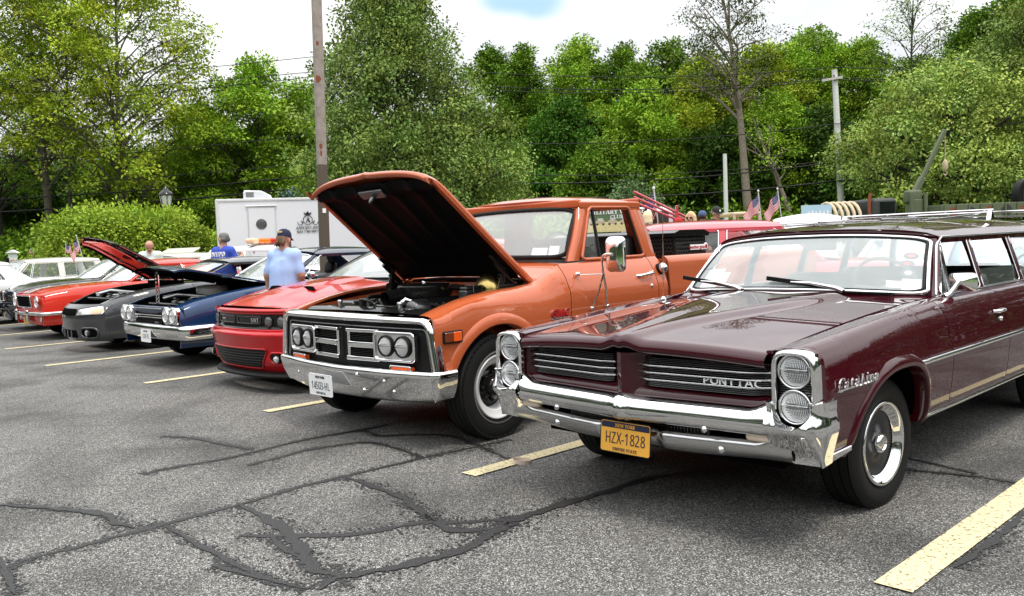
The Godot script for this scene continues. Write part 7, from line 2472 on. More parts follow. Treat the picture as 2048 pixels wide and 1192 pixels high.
func other_cars() -> void:
	var base := {"W": 0.92, "zf": 0.8, "zr": -3.9, "ys": 0.27, "tops": [[-3.9, 0.95], [-2.4, 1.0], [-0.6, 0.98], [0.1, 0.94], [0.8, 0.84]], "inx": 0.78, "tf": 0.08, "tb": 0.08, "cowl": -0.48, "crown": 0.04, "r": 0.33, "wb": 2.8, "bow": 0.08,
		"front": [[0.28, 0.74], [0.5, 0.8], [0.8, 0.81], [0.84, 0.79]],
		"g": {"xb": 0.78, "yb": 0.99, "xt": 0.62, "yt": 1.33, "wb": -0.75, "wt": -1.25, "cb": 0.18, "ct": 0.1, "rb": -3.05, "rt": -2.4, "dbr": 0.06, "dtr": 0.05, "yc": 1.4}, "win": [[-0.95, -1.35, -2.2, -2.05]], "posts": [[-2.55, -2.2, 0.55, 0.25]], "deck": 1}
	var wag := base.duplicate(true)
	wag.tops = [[-3.9, 1.0], [-2.4, 1.05], [-0.6, 1.03], [0.1, 1.0], [0.8, 0.9]]
	wag.front = [[0.3, 0.74], [0.5, 0.8], [0.85, 0.81], [0.9, 0.79]]
	wag.g = {"xb": 0.8, "yb": 1.06, "xt": 0.66, "yt": 1.45, "wb": -0.75, "wt": -1.2, "cb": 0.18, "ct": 0.1, "rb": -3.4, "rt": -2.75, "dbr": 0.06, "dtr": 0.05, "yc": 1.53}
	wag.win = [[-0.95, -1.3, -1.9, -1.85], [-2.0, -1.95, -2.9, -2.55]]
	wag.posts = [[-1.95, -1.9, 0.08, 0.08], [-3.1, -2.65, 0.35, 0.2]]
	var up := base.duplicate(true)
	up.open = {"a": 26.0, "z": -0.48, "y": 1.0, "ln": 1.25, "under": M.white_paint, "bow": 0.1}
	var grp := "cars in the rows behind"
	for q in [["red_hardtop", "tall pinkish red hardtop behind the orange pickup's bed", wag, "rose", 1462, 10.6, 2.45, 0.0], ["white_coupe", "white coupe with its white hood raised behind the maroon wagon's roof", up, "white_paint", 1590, 16.0, 3.5, 0.15], ["light_blue_car", "light blue classic seen through the wagon's rear side windows", base, "light_blue", 2090, 12.6, 0.15, 0.0], ["blue_car", "glossy blue low car just beyond the wagon's far side", base, "mid_blue", 2010, 10.2, 0.1, -0.12], ["white_sports_car", "white low car seen through the wagon's front door window", base, "white_paint", 1850, 13.6, 0.6, -0.1], ["orange_car", "orange-red muscle car facing the wagon far behind its windows", base, "orange_red", 1990, 16.6, -0.5, 0.0], ["cream_car", "cream coupe behind the pickup's black toolbox", base, "cream", 1240, 14.5, 2.6, 0.0], ["red_car", "red car behind the pickup's cab window", base, "red", 1130, 12.8, 2.3, 0.0], ["silver_car", "pale silver car beyond the cream sedan, mostly out of view", base, "silver", -70, 19.5, 0.0, 0.0], ["white_patrol_car", "white car with an amber and red light bar in front of the trailer", wag, "white_paint", 545, 20.0, 2.2, 0.0], ["pale_hatchback", "pale green-grey hatchback with its tailgate raised behind the red stripes", base, "pale_green", 270, 23.0, 0.4, 0.0], ["beige_sedan", "beige sedan seen behind the bald person in front of the bush", wag, "cream", 400, 22.5, 2.4, -0.1]]:
		var p := Vector3(px(q[4], q[5]), q[7], -q[5])
		var bas := Basis(LU, Vector3.UP, LW) * Basis(Vector3.UP, q[6])
		var c := car(q[0], q[1], Transform3D(bas, p - bas * V(0, 0, -1.6)), M[q[3]], q[2], grp)
		c.position.y = q[7]
		bumper(c, 0.94, [[0.5, 0.0], [0.5, 0.04], [0.42, 0.045], [0.38, 0.0]], 0.09, 0.8, 0.25, M.chrome)
		bumper(c, 0.94, [[0.5, 0.0], [0.5, -0.04], [0.42, -0.045], [0.38, 0.0]], -0.06, -3.86, -0.2, M.chrome, "rear_bumper")
		for sg: int in [1, -1]:
			lamp(c, V(sg * 0.68, 0.66, 0.85), 0.085, M.chrome)
			var tl := MB.new()
			tl.box(V(sg * 0.62, 0.68, -3.97), V(0.3, 0.1, 0.05), 0.02)
			part("tail_lamp", tl, M.red_lens, c)
		c.remove_meta("k")
		if q[0] == "pale_hatchback":
			var tg := MB.new()
			tg.box(V(0, 1.45, -3.1), V(1.2, 0.04, 0.85), 0.015, Basis(Vector3.RIGHT, 0.35))
			part("raised_tailgate", tg, M.cream, c)
		if q[0] == "white_patrol_car":
			for k in 4:
				var lb := MB.new()
				lb.box(V(-0.45 + k * 0.3, 1.66, -1.8), V(0.29, 0.13, 0.22), 0.04)
				part("light_bar_dome", lb, M.amber if k in [1, 2] else (M.red_lens if k == 3 else M.peach_lens), c)
			var lf := MB.new()
			lf.box(V(0, 1.575, -1.8), V(1.25, 0.05, 0.12), 0.02)
			part("light_bar_base", lf, M.steel, c)
# ---------- people: one continuous surface round a skeleton of tapered capsules ----------
func nets(bones: Array, cell: float, k: float, mb: MB) -> void:   # bones: [a, b, ra, rb, colour]
	var lo := Vector3.ONE * 9; var hi := Vector3.ONE * -9
	for b in bones:
		for e in [0, 1]:
			var m: Vector3 = Vector3.ONE * (b[2 + e] + 3 * k + cell * 2)
			lo = lo.min(b[e] - m); hi = hi.max(b[e] + m)
	var nx := int((hi.x - lo.x) / cell) + 2; var ny := int((hi.y - lo.y) / cell) + 2; var nz := int((hi.z - lo.z) / cell) + 2
	var S := PackedFloat32Array(); S.resize(nx * ny * nz)
	var Wt := PackedFloat32Array(); Wt.resize(nx * ny * nz)
	var C := PackedByteArray(); C.resize(nx * ny * nz)
	for bi in bones.size():
		var b: Array = bones[bi]
		var A: Vector3 = b[0]; var B: Vector3 = b[1]; var ra: float = b[2]; var rb: float = b[3]
		var m := Vector3.ONE * (maxf(ra, rb) + 3 * k + cell)
		var l := ((A.min(B) - m - lo) / cell).floor().max(Vector3.ZERO); var h := ((A.max(B) + m - lo) / cell).ceil().min(Vector3(nx - 1, ny - 1, nz - 1))
		var ab := B - A
		var ll := maxf(ab.length_squared(), 1e-8)
		for z in range(int(l.z), int(h.z) + 1):
			for y in range(int(l.y), int(h.y) + 1):
				for x in range(int(l.x), int(h.x) + 1):
					var p := lo + Vector3(x, y, z) * cell
					var t := clampf((p - A).dot(ab) / ll, 0, 1)
					var d := (p - A - ab * t).length() - lerpf(ra, rb, t)
					if d > 4 * k: continue
					var w := exp(-d / k)
					var i := (z * ny + y) * nx + x
					S[i] += w
					if w > Wt[i]:
						Wt[i] = w; C[i] = bi
	var idx := {}
	var vp := PackedVector3Array()
	var vc := PackedInt32Array()
	var st := [1, nx, nx * ny]
	var F := func(i: int) -> float: return -log(maxf(S[i], 1e-9))
	for z in nz - 1:
		for y in ny - 1:
			var row := (z * ny + y) * nx
			for x in nx - 1:
				var i := row + x
				var ins := 0
				for q in 8:
					if S[i + (q & 1) + ((q >> 1) & 1) * nx + (q >> 2) * nx * ny] > 1.0: ins += 1
				if ins == 0 or ins == 8: continue
				var sum := Vector3.ZERO; var cnt := 0
				for q in 8:
					for ax in 3:
						if q & (1 << ax): continue
						var r := q | (1 << ax)
						var i0 := i + (q & 1) + ((q >> 1) & 1) * nx + (q >> 2) * nx * ny
						var i1 := i + (r & 1) + ((r >> 1) & 1) * nx + (r >> 2) * nx * ny
						if (S[i0] > 1.0) == (S[i1] > 1.0): continue
						var f0: float = F.call(i0); var f1: float = F.call(i1)
						var t := clampf(f0 / (f0 - f1), 0.05, 0.95)
						var p0 := Vector3(q & 1, (q >> 1) & 1, q >> 2)
						p0[ax] = t
						sum += p0; cnt += 1
				idx[i] = vp.size()
				vp.append(lo + (Vector3(x, y, z) + sum / cnt) * cell)
				var best := i
				for q in 8:
					var j := i + (q & 1) + ((q >> 1) & 1) * nx + (q >> 2) * nx * ny
					if Wt[j] > Wt[best]: best = j
				vc.append(C[best])
	var acc := PackedVector3Array(); acc.resize(vp.size())
	var base := mb.v.size()
	for i in idx:
		for ax in 3:
			var j: int = i + st[ax]
			if (S[i] > 1.0) == (S[j] > 1.0): continue
			var u: int = st[(ax + 1) % 3]; var w: int = st[(ax + 2) % 3]
			if not (idx.has(i - u) and idx.has(i - w) and idx.has(i - u - w)): continue
			var q := [idx[i], idx[i - u], idx[i - u - w], idx[i - w]]
			if S[i] > 1.0: q.reverse()
			for tr in [[0, 1, 2], [0, 2, 3]]:
				var a: int = q[tr[0]]; var b2: int = q[tr[1]]; var c2: int = q[tr[2]]
				var nn := (vp[c2] - vp[a]).cross(vp[b2] - vp[a])
				acc[a] += nn; acc[b2] += nn; acc[c2] += nn
				mb.ix.append(base + a); mb.ix.append(base + b2); mb.ix.append(base + c2)
	for i in vp.size():
		mb.v.append(vp[i]); mb.n.append(acc[i].normalized()); mb.t.append(Vector2.ZERO)
		mb.c.append(bones[vc[i]][4])
func person(label: String, xf: Transform3D, q: Dictionary) -> Node3D:
	# q: shirt, legs, skin, hair colours (linear); la/ra: elbow and wrist offsets from the shoulders; bend forward, head yaw/pitch, hair kind, cap colour
	var o := thing("person", label, "person", xf)
	var sh: Color = q.shirt; var sk: Color = q.get("skin", Color(0.48, 0.26, 0.18)); var lg: Color = q.get("legs", Color(0.03, 0.04, 0.07))
	var fat: float = q.get("fat", 1.0)
	var bend: float = q.get("bend", 0.0)
	var hip := V(0, 0.94, 0)
	var sp := func(y, z := 0.0) -> Vector3: return hip + Basis(Vector3.RIGHT, bend) * V(0, y, z)
	var bs := []
	for s in [-1, 1]:
		bs.append([hip + V(s * 0.085, -0.02, 0), V(s * 0.10, 0.5, 0.02), 0.098, 0.062, lg])
		bs.append([V(s * 0.10, 0.5, 0.02), V(s * 0.105, 0.1, -0.02), 0.06, 0.042, lg])
		bs.append([V(s * 0.105, 0.05, -0.03), V(s * 0.115, 0.04, 0.15), 0.045, 0.036, Color(0.02, 0.02, 0.02)])
		bs.append([hip + V(s * 0.06, 0.03, 0), sp.call(0.3) + V(s * 0.07, 0, 0), 0.118 * fat, 0.11 * fat, sh])
		bs.append([sp.call(0.3) + V(s * 0.06, 0, 0), sp.call(0.47) + V(s * 0.10, 0, 0), 0.112 * fat, 0.092, sh])
		var shd: Vector3 = sp.call(0.505) + V(s * 0.175, 0, 0)
		var arm: Array = q.la if s > 0 else q.ra
		var el: Vector3 = shd + arm[0]; var wr: Vector3 = shd + arm[1]
		bs.append([sp.call(0.50) + V(s * 0.06, 0.015, 0), shd, 0.072, 0.068, sh])
		bs.append([shd, shd.lerp(el, 0.72), 0.066, 0.062, sh])
		bs.append([shd.lerp(el, 0.7), el, 0.046, 0.042, sh if q.has("long") else sk])
		bs.append([el, el.lerp(wr, 0.9), 0.042, 0.03, sh if q.has("long") else sk])
		bs.append([el.lerp(wr, 0.85), wr, 0.028, 0.026, sk])
		var hd := (wr - el).normalized()
		bs.append([wr + hd * 0.02, wr + hd * 0.075, 0.026, 0.03, sk])
	rng.seed = 21
	for i in 12:   # folds of the shirt
		var fx := rng.randf_range(-0.15, 0.15) * fat
		bs.append([sp.call(rng.randf_range(0.25, 0.42)) + V(fx, 0, -0.07 if i % 3 else 0.07), sp.call(0.02) + V(fx * 1.1 + rng.randfn() * 0.02, 0, -0.065 if i % 3 else 0.065), 0.046, 0.058, sh])
	bs.append([sp.call(0.52), sp.call(0.60, 0.01), 0.056, 0.052, sk])
	var mb := MB.new()
	nets(bs, 0.026, 0.018, mb)
	# hands: four fingers and a thumb, slightly curled
	for s in [-1, 1]:
		var arm: Array = q.la if s > 0 else q.ra
		var shd: Vector3 = sp.call(0.505) + V(s * 0.175, 0, 0)
		var wr: Vector3 = shd + arm[1]
		var d: Vector3 = ((arm[1] as Vector3) - (arm[0] as Vector3)).normalized()
		var side: Vector3 = d.cross(V(s, 0, 0.2)).normalized()
		var cu: Vector3 = d.cross(side) * -float(s)
		mb.col = sk
		for f in 4:
			var b := wr + d * 0.085 + side * (f - 1.5) * 0.019
			var ln: float = [0.062, 0.075, 0.07, 0.055][f]
			mb.tube(PackedVector3Array([b - d * 0.02, b + d * ln * 0.45, b + d * ln * 0.8 + cu * 0.014, b + d * ln * 0.95 + cu * 0.03]), [0.0095, 0.009, 0.0085, 0.006], 6)
		mb.tube(PackedVector3Array([wr + d * 0.03 + side * -0.022, wr + d * 0.06 - side * 0.048, wr + d * 0.095 - side * 0.05 + cu * 0.012]), [0.012, 0.0105, 0.008], 6)
	# head with its own finer grid
	var hb := []
	hb.append([V(0, 0.045, -0.015), V(0, 0.05, 0.01), 0.083, 0.078, sk])
	hb.append([V(0, 0.0, 0.025), V(0, -0.055, 0.045), 0.066, 0.04, sk])
	hb.append([V(0, 0.012, 0.088), V(0, -0.018, 0.102), 0.011, 0.016, sk])
	hb.append([V(-0.03, 0.028, 0.075), V(0.03, 0.028, 0.075), 0.014, 0.014, sk])
	hb.append([V(-0.018, -0.05, 0.078), V(0.018, -0.05, 0.078), 0.009, 0.009, Color(sk.r * 0.85, sk.g * 0.55, sk.b * 0.55)])
	hb.append([V(0, -0.04, -0.01), V(0, -0.13, -0.02), 0.054, 0.05, sk])
	for s in [-1, 1]: hb.append([V(s * 0.078, 0.015, -0.005), V(s * 0.083, -0.02, -0.002), 0.016, 0.011, sk])
	var hm := mb.mark()
	nets(hb, 0.011, 0.008, mb)
	var hx := Transform3D(Basis(Vector3.UP, q.get("yaw", 0.0)) * Basis(Vector3.RIGHT, q.get("pitch", 0.0) + bend * 0.5), sp.call(0.69, 0.02))
	mb.tx(hm, hx)
	mb.col = Color(1, 1, 1)
	part("body", mb, M.person, o, true)
	var ey := MB.new()
	for s in [-1, 1]:
		ey.lathe(P2([[0.0, -0.011], [0.009, -0.006], [0.011, 0.0], [0.009, 0.006], [0.0, 0.009]]), V(s * 0.031, 0.012, 0.084), Vector3.BACK, 10)
	if q.has("shades"): ey.box(V(0, 0.014, 0.092), V(0.13, 0.032, 0.012), 0.005)
	ey.tx(0, hx)
	part("sunglasses" if q.has("shades") else "eyes", ey, M.dark, o)
	var hr := []
	var hc: Color = q.get("hair", Color(0.05, 0.035, 0.025))
	match q.get("cut", "short"):
		"short":
			hr = [[V(0, 0.065, -0.03), V(0, 0.07, 0.0), 0.084, 0.08, hc], [V(-0.05, 0.02, -0.06), V(0.05, 0.02, -0.06), 0.045, 0.045, hc]]
		"bald":
			hr = [[V(-0.075, 0.01, -0.03), V(-0.04, -0.01, -0.08), 0.018, 0.02, hc], [V(0.075, 0.01, -0.03), V(0.04, -0.01, -0.08), 0.018, 0.02, hc], [V(-0.04, -0.01, -0.08), V(0.04, -0.01, -0.08), 0.022, 0.022, hc]]
		"shaggy":
			rng.seed = 9
			for i in 44:
				var a := rng.randf_range(0.9, TAU - 0.9) + PI / 2 + PI
				var b0 := V(sin(a) * 0.08, 0.02, cos(a) * 0.085 - 0.01)
				hr.append([b0, b0 * V(1.22, 1, 1.22) + V(rng.randfn() * 0.022, rng.randf_range(-0.12, -0.05), rng.randfn() * 0.022), 0.022, 0.006, hc])
		"long":
			rng.seed = 4
			hr = [[V(0, 0.07, -0.025), V(0, 0.075, 0.0), 0.084, 0.08, hc]]
			for i in 34:
				var a := rng.randf_range(0.75, TAU - 0.75)
				var b0 := V(sin(a) * 0.078, 0.05, cos(a) * 0.08 - 0.01)
				hr.append([b0, b0 * V(1.25, 1, 1.2) + V(0, -0.13, 0), 0.026, 0.024, hc])
				hr.append([b0 * V(1.25, 1, 1.2) + V(0, -0.13, 0), b0 * V(1.35, 1, 1.3) + V(rng.randfn() * 0.015, rng.randf_range(-0.26, -0.17), 0), 0.024, 0.009, hc])
	var hmb := MB.new()
	nets(hr, 0.014, 0.007, hmb)
	hmb.tx(0, hx)
	part("hair", hmb, M.person, o, true)
	if q.has("cap"):
		var cp := MB.new()
		var rows := []
		for st in [[0.098, 0.045], [0.1, 0.075], [0.092, 0.11], [0.07, 0.142], [0.035, 0.158], [0.001, 0.161]]:
			var r := PackedVector3Array()
			for i in 20: r.append(V(sin(TAU * i / 20) * st[0] * 0.95, st[1], cos(TAU * i / 20) * st[0] * 1.08 - 0.01))
			rows.append(r)
		cp.grid(rows, false, true)
		var b0 := PackedVector3Array(); var b1 := PackedVector3Array(); var bd: float = -1.0 if q.has("cap_back") else 1.0
		for i in 11:
			var a := lerpf(-1.1, 1.1, i / 10.0)
			b0.append(V(sin(a) * 0.092, 0.052, cos(a) * 0.1 - 0.01)); b1.append(V(sin(a) * 0.085, 0.035 - 0.01 * a * a, 0.085 + cos(a) * 0.085))
		cp.grid([b0, b1])
		cp.tx(0, hx)
		part("cap", cp, q.cap, o)
		if q.has("cap_mark"):
			var cm := MB.new()
			cm.box(V(0, 0.10, -0.112), V(0.06, 0.028, 0.008), 0.003, Basis(Vector3.RIGHT, 0.45))
			if q.cap_mark == "front":
				cm = MB.new()
				cm.box(V(0, 0.095, 0.096), V(0.035, 0.04, 0.008), 0.003, Basis(Vector3.RIGHT, -0.3))
			cm.tx(0, hx)
			part("cap_badge", cm, M.paper if q.cap_mark == "front" else M.brass_cloth, o)
	return o
func face_to(p: Vector3, yaw: float) -> Transform3D: return Transform3D(Basis(Vector3.UP, yaw), p)
func at_px(x: float, d: float, y := 0.0) -> Vector3: return V(px(x, d), y, -d)
func people() -> void:
	var pm := mat("person", Color(1, 1, 1), 0.75)
	pm.vertex_color_use_as_albedo = true
	mat("brass_cloth", lin(0.35, 0.25, 0.1), 0.8)
	mat("navy_cloth", lin(0.012, 0.018, 0.05), 0.9)
	mat("black_cloth", grey(0.02), 0.9)
	var dn := [V(0.06, -0.27, -0.02), V(0.08, -0.5, 0.05)]
	var dm := [V(-0.06, -0.27, -0.02), V(-0.08, -0.5, 0.05)]
	person("shaggy-haired person in light blue t-shirt and navy cap, seen from behind", face_to(lot(-7.02, 0, -1.18), 2.9).scaled_local(V(0.9, 0.935, 0.9)), {"shirt": Color(0.36, 0.5, 0.8), "legs": Color(0.05, 0.07, 0.12), "la": [V(0.1, -0.27, -0.01), V(0.13, -0.52, 0.05)], "ra": [V(-0.07, -0.28, 0.0), V(-0.02, -0.5, 0.12)], "fat": 1.0, "cut": "shaggy", "hair": Color(0.12, 0.065, 0.035), "cap": M.navy_cloth, "cap_mark": "back", "yaw": -0.1, "pitch": 0.18, "bend": 0.03})
	var p := person("grey-haired person in royal blue t-shirt lettered NYPD, with one arm bent", face_to(at_px(452, 15.6), 2.75), {"shirt": Color(0.03, 0.07, 0.42), "la": dn, "ra": [V(-0.1, -0.25, 0.05), V(-0.02, -0.12, 0.25)], "fat": 1.08, "cut": "short", "hair": Color(0.14, 0.135, 0.13), "yaw": 1.45})
	var tx := MB.new()
	text(tx, "NYPD", 0.105, 0.02, Transform3D(Basis(Vector3.UP, PI), V(-0.03, 1.385, -0.172)), true, true, 1.0)
	text(tx, "POLICE DEPT", 0.04, 0.012, Transform3D(Basis(Vector3.UP, PI), V(0, 1.3, -0.176)), false, true, 1.0)
	part("shirt_lettering", tx, M.white, p)
	person("balding person in pale mint shirt looking down, in front of the bush", face_to(at_px(307, 19.0), 0.3), {"shirt": Color(0.6, 0.72, 0.68), "la": dn, "ra": dm, "cut": "bald", "hair": Color(0.1, 0.06, 0.04), "pitch": 0.45, "bend": 0.2})
	person("grey-haired person in dark jacket reaching out an arm behind the cream sedan", face_to(at_px(73, 25.5), -1.3), {"shirt": Color(0.02, 0.022, 0.026), "long": 1, "la": dn, "ra": [V(-0.05, -0.05, 0.27), V(-0.03, -0.03, 0.52)], "cut": "short", "hair": Color(0.3, 0.29, 0.28), "yaw": -0.2})
	person("person in bright blue shirt bending beside the cream sedan, mostly out of view", face_to(at_px(-34, 17.5), 0.6), {"shirt": Color(0.04, 0.12, 0.5), "la": dn, "ra": dm, "bend": 0.35})
	person("person with long blond hair and black top behind the toolbox", face_to(at_px(1300, 17.5, 0.15), 1.3), {"shirt": Color(0.015, 0.015, 0.017), "long": 1, "la": dn, "ra": dm, "cut": "long", "hair": Color(0.62, 0.5, 0.32)})
	person("person with shoulder-length blond hair and dark sunglasses, smiling", face_to(at_px(1387, 18.0, 0.12), -0.6), {"shirt": Color(0.02, 0.02, 0.025), "la": dn, "ra": dm, "cut": "long", "hair": Color(0.55, 0.4, 0.22), "shades": 1})
	person("person in faded denim-blue cap seen from behind", face_to(at_px(1409, 19.0, 0.15), 2.6), {"shirt": Color(0.015, 0.02, 0.04), "la": dn, "ra": dm, "cap": M.denim, "yaw": 0.2})
	person("person in black cap with white badge and black jacket", face_to(at_px(1436, 18.2, 0.2), 0.5), {"shirt": Color(0.012, 0.012, 0.014), "long": 1, "la": dn, "ra": dm, "cap": M.black_cloth, "cap_mark": "front", "pitch": 0.3, "cut": "short", "hair": Color(0.25, 0.24, 0.23)})
	person("small person in red cap and blue top between the blond people", face_to(at_px(1362, 18.5), -0.8), {"shirt": Color(0.02, 0.06, 0.25), "la": dn, "ra": dm, "cap": M.red_cloth})
# ---------- flags, trailer, trucks, small things ----------
func flag_tex() -> ImageTexture:
	var im := Image.create_empty(380, 200, false, Image.FORMAT_RGB8)
	var rd := lin(0.45, 0.02, 0.035); var wh := lin(0.75, 0.74, 0.72); var bl := lin(0.025, 0.035, 0.14)
	im.fill(wh)
	for i in 7: im.fill_rect(Rect2i(0, int(i * 2 * 200 / 13.0), 380, int(200 / 13.0) + 1), rd)
	im.fill_rect(Rect2i(0, 0, 152, 108), bl)
	for r in 9:
		for k in (6 if r % 2 == 0 else 5): im.fill_rect(Rect2i(9 + k * 25 + (0 if r % 2 == 0 else 12), 5 + r * 11, 7, 6), wh)
	return ImageTexture.create_from_image(im)
func flag(label: String, grp: String, p: Vector3, size: float, hgt: float, yaw: float, lean: float) -> void:
	var o := thing("flag", label, "flag", Transform3D(Basis(Vector3.UP, yaw) * Basis(Vector3.BACK, lean), p), grp)
	var a := MB.new()
	a.tube(PackedVector3Array([V(0, 0, 0), V(0, hgt, 0)]), size * 0.018, 6)
	a.lathe(P2([[size * 0.03, 0], [size * 0.045, size * 0.04], [0, size * 0.09]]), V(0, hgt, 0), Vector3.UP, 8)
	part("staff", a, M.silver, o)
	var b := MB.new()
	var rows := []
	for i in 13:
		var r := PackedVector3Array()
		for j in 21:
			var u := j / 20.0; var v := 1.0 - i / 12.0
			var sag := 0.8 * u * size
			r.append(V(size * 1.1 * u * 0.6, hgt - v * size * 0.62 - sag - 0.04 * sin(u * 9.0), size * 0.09 * sin(u * 11.0 + v * 2.0) * u))
		rows.append(r)
	b.grid(rows)
	var q := part("cloth", b, M.flag_cloth, o)
func surroundings() -> void:
	mat("flag_cloth", Color(1, 1, 1), 0.9).albedo_texture = flag_tex()
	M.flag_cloth.backlight_enabled = true; M.flag_cloth.backlight = Color(0.4, 0.4, 0.4)
	var fg := "small flags on car roofs"
	flag("small drooping flag on the cream sedan's roof, smaller of the two", "", at_px(136, 18.6, 1.42), 0.26, 0.36, 0.2, -0.1)
	flag("small flag spread wide on the cream sedan's roof", "", at_px(172, 17.4, 1.38), 0.36, 0.5, 2.9, -0.25)
	flag("striped flag nearer the person in black cap, of a pair before the leaning trunks", "", at_px(1529, 21.0, 1.35), 0.62, 1.05, 2.7, -0.08)
	flag("striped flag nearer the army truck, of a pair before the leaning trunks", "", at_px(1571, 21.5, 1.35), 0.62, 1.12, 2.5, -0.12)
	flag("dark starred flag on the red tow truck's boom", "", at_px(1322, 20.0, 1.55), 0.9, 0.95, 2.6, -0.1)
	# white box trailer
	var T := thing("box_trailer", "white box trailer with small door and crowned letter logo on its side", "trailer", Transform3D(Basis(Vector3.UP, -0.0) * Basis(Vector3.UP, 0.30), at_px(443, 24.3)))
	# local: x along the side to the right, z towards the camera side; corner at the origin
	var a := MB.new()
	a.box(V(3.2, 1.75, -1.1), V(6.4, 2.35, 2.2), 0.06)
	part("trailer_box", a, M.trailer_white, T)
	var rl := MB.new()
	rl.box(V(3.2, 2.9, 0.012), V(6.42, 0.07, 0.03), 0.01)
	rl.box(V(3.2, 0.62, 0.012), V(6.42, 0.12, 0.03), 0.01)
	for y in [0.02, 6.38]: rl.box(V(y, 1.75, 0.012), V(0.06, 2.3, 0.03), 0.01)
	rl.box(V(-0.012, 1.75, -0.1), V(0.03, 2.3, 0.07), 0.01)
	part("corner_trim", rl, M.silver, T)
	var dr := MB.new()
	dr.box(V(1.22, 1.72, 0.015), V(0.72, 1.9, 0.03), 0.008)
	part("side_door", dr, M.trailer_white, T)
	var df := MB.new()
	df.tube(frame_xf(rrect(0.37, 0.96, 0.02), Transform3D(Basis(), V(1.22, 1.72, 0.028))), 0.012, 6, false, true)
	df.box(V(1.22, 2.72, 0.03), V(0.85, 0.03, 0.05), 0.01)
	part("door_frame", df, M.silver, T)
	var dp := MB.new()
	dp.lathe(P2([[0.15, 0.0], [0.15, 0.012], [0, 0.014]]), V(1.2, 2.2, 0.03), Vector3.BACK, 24)
	part("door_porthole", dp, M.pewter, T)
	var dh := MB.new()
	dh.box(V(0.95, 1.6, 0.04), V(0.05, 0.14, 0.03), 0.01)
	dh.box(V(0.95, 1.42, 0.04), V(0.04, 0.06, 0.03), 0.01)
	part("door_handle", dh, M.black, T)
	var lg := MB.new()
	text(lg, "A", 0.18, 0.006, Transform3D(Basis(), V(2.5, 2.28, 0.02)), true, true)
	text(lg, "AMERICART", 0.105, 0.006, Transform3D(Basis(), V(2.5, 2.06, 0.02)), true, false, 1.15)
	text(lg, "631-790-9977", 0.08, 0.006, Transform3D(Basis(), V(2.5, 1.95, 0.02)), true, true, 1.3)
	var rg := PackedVector3Array()
	for i in 32: rg.append(V(2.5 + cos(TAU * i / 32) * 0.13, 2.285 + sin(TAU * i / 32) * 0.13, 0.02))
	lg.tube(rg, 0.009, 5, false, true)
	for s in [-1, 1]:
		var fl := PackedVector3Array()
		for i in 24:
			var f := i / 23.0
			fl.append(V(2.5 + s * (0.13 + 0.13 * f + 0.04 * sin(f * 9)), 2.2 + 0.07 * sin(f * 7.0) * (1 - f * 0.3), 0.02))
		lg.tube(fl, 0.008, 5)
	lg.prism(PackedVector2Array([Vector2(-0.1, 0), Vector2(0.1, 0), Vector2(0.14, 0.11), Vector2(0.06, 0.05), Vector2(0, 0.14), Vector2(-0.06, 0.05), Vector2(-0.14, 0.11)]), 0.008, Transform3D(Basis().scaled(V(0.8, 0.8, 1)), V(2.5, 2.43, 0.02)))
	part("side_logo", lg, M.black, T)
	var ac := MB.new()
	ac.prism(PackedVector2Array([Vector2(-0.4, 0), Vector2(0.4, 0), Vector2(0.36, 0.1), Vector2(0.1, 0.24), Vector2(-0.36, 0.26), Vector2(-0.4, 0.2)]), 0.6, Transform3D(Basis(), V(1.15, 2.93, -0.5)), 0.03)
	part("roof_air_conditioner", ac, M.trailer_white, T)
	for k in 5:
		var sl := MB.new()
		sl.box(V(0.93, 3.0 + k * 0.03, -0.195), V(0.22, 0.012, 0.01))
		part("vent_slat", sl, M.pewter, T)
	for s in [2.6, 3.6]:
		put_wheel(T, func(o): wheel_simple("trailer", o, 0.34, 0.2, 0.2, "cap"), s, 0.33, -0.2, 1, -PI / 2)
	# red tow truck with a lattice boom
	var tw := thing("tow_truck", "red tow truck with slanting lattice boom behind the pickup cab", "truck", Transform3D(Basis(Vector3.UP, 0.1), at_px(1330, 20.6)))
	var tb := MB.new()
	tb.box(V(0.4, 1.05, 0), V(3.0, 0.9, 1.8), 0.1)
	part("truck_body", tb, M.red, tw)
	var cab := MB.new()
	cab.box(V(-0.35, 1.5, -0.2), V(1.0, 1.2, 1.4), 0.15)
	part("cab", cab, M.trailer_white, tw)
	var cw := MB.new()
	cw.box(V(-0.35, 1.8, 0.51), V(0.7, 0.4, 0.02))
	part("window", cw, M.tinted, tw)
	for k in 3:
		var bm := MB.new()
		bm.tube(PackedVector3Array([V(-0.9, 2.45 - k * 0.12, 0.85), V(0.95, 1.5 - k * 0.05, 0.85)]), 0.028, 6)
		part("boom_rail", bm, M.rose, tw)
	for k in 3:
		var bp := MB.new()
		bp.box(V(0.1 + k * 0.28, 1.65 - k * 0.1, 0.85), V(0.06, 0.9 - k * 0.2, 0.06), 0.01)
		part("boom_post", bp, M.rose, tw)
	for s in [-0.6, 1.3]: put_wheel(tw, func(o): wheel_simple("truck", o, 0.42, 0.25, 0.24, "cap"), s, 0.41, 0.75, 1, -PI / 2)
	# banner with jeeps
	var bn := thing("banner", "printed banner reading military vehicle club seen through the cab window", "banner", Transform3D(Basis(Vector3.UP, 0.1), at_px(1230, 19.5)))
	var im := Image.create_empty(256, 96, false, Image.FORMAT_RGB8)
	rng.seed = 5
	for y in 96:
		for x in 256:
			var v := rng.randf_range(0.6, 1.3)
			im.set_pixel(x, y, lin(0.09 * v, 0.15 * v, 0.07 * v) if y < 52 else lin(0.6 * v, 0.52 * v, 0.26 * v))
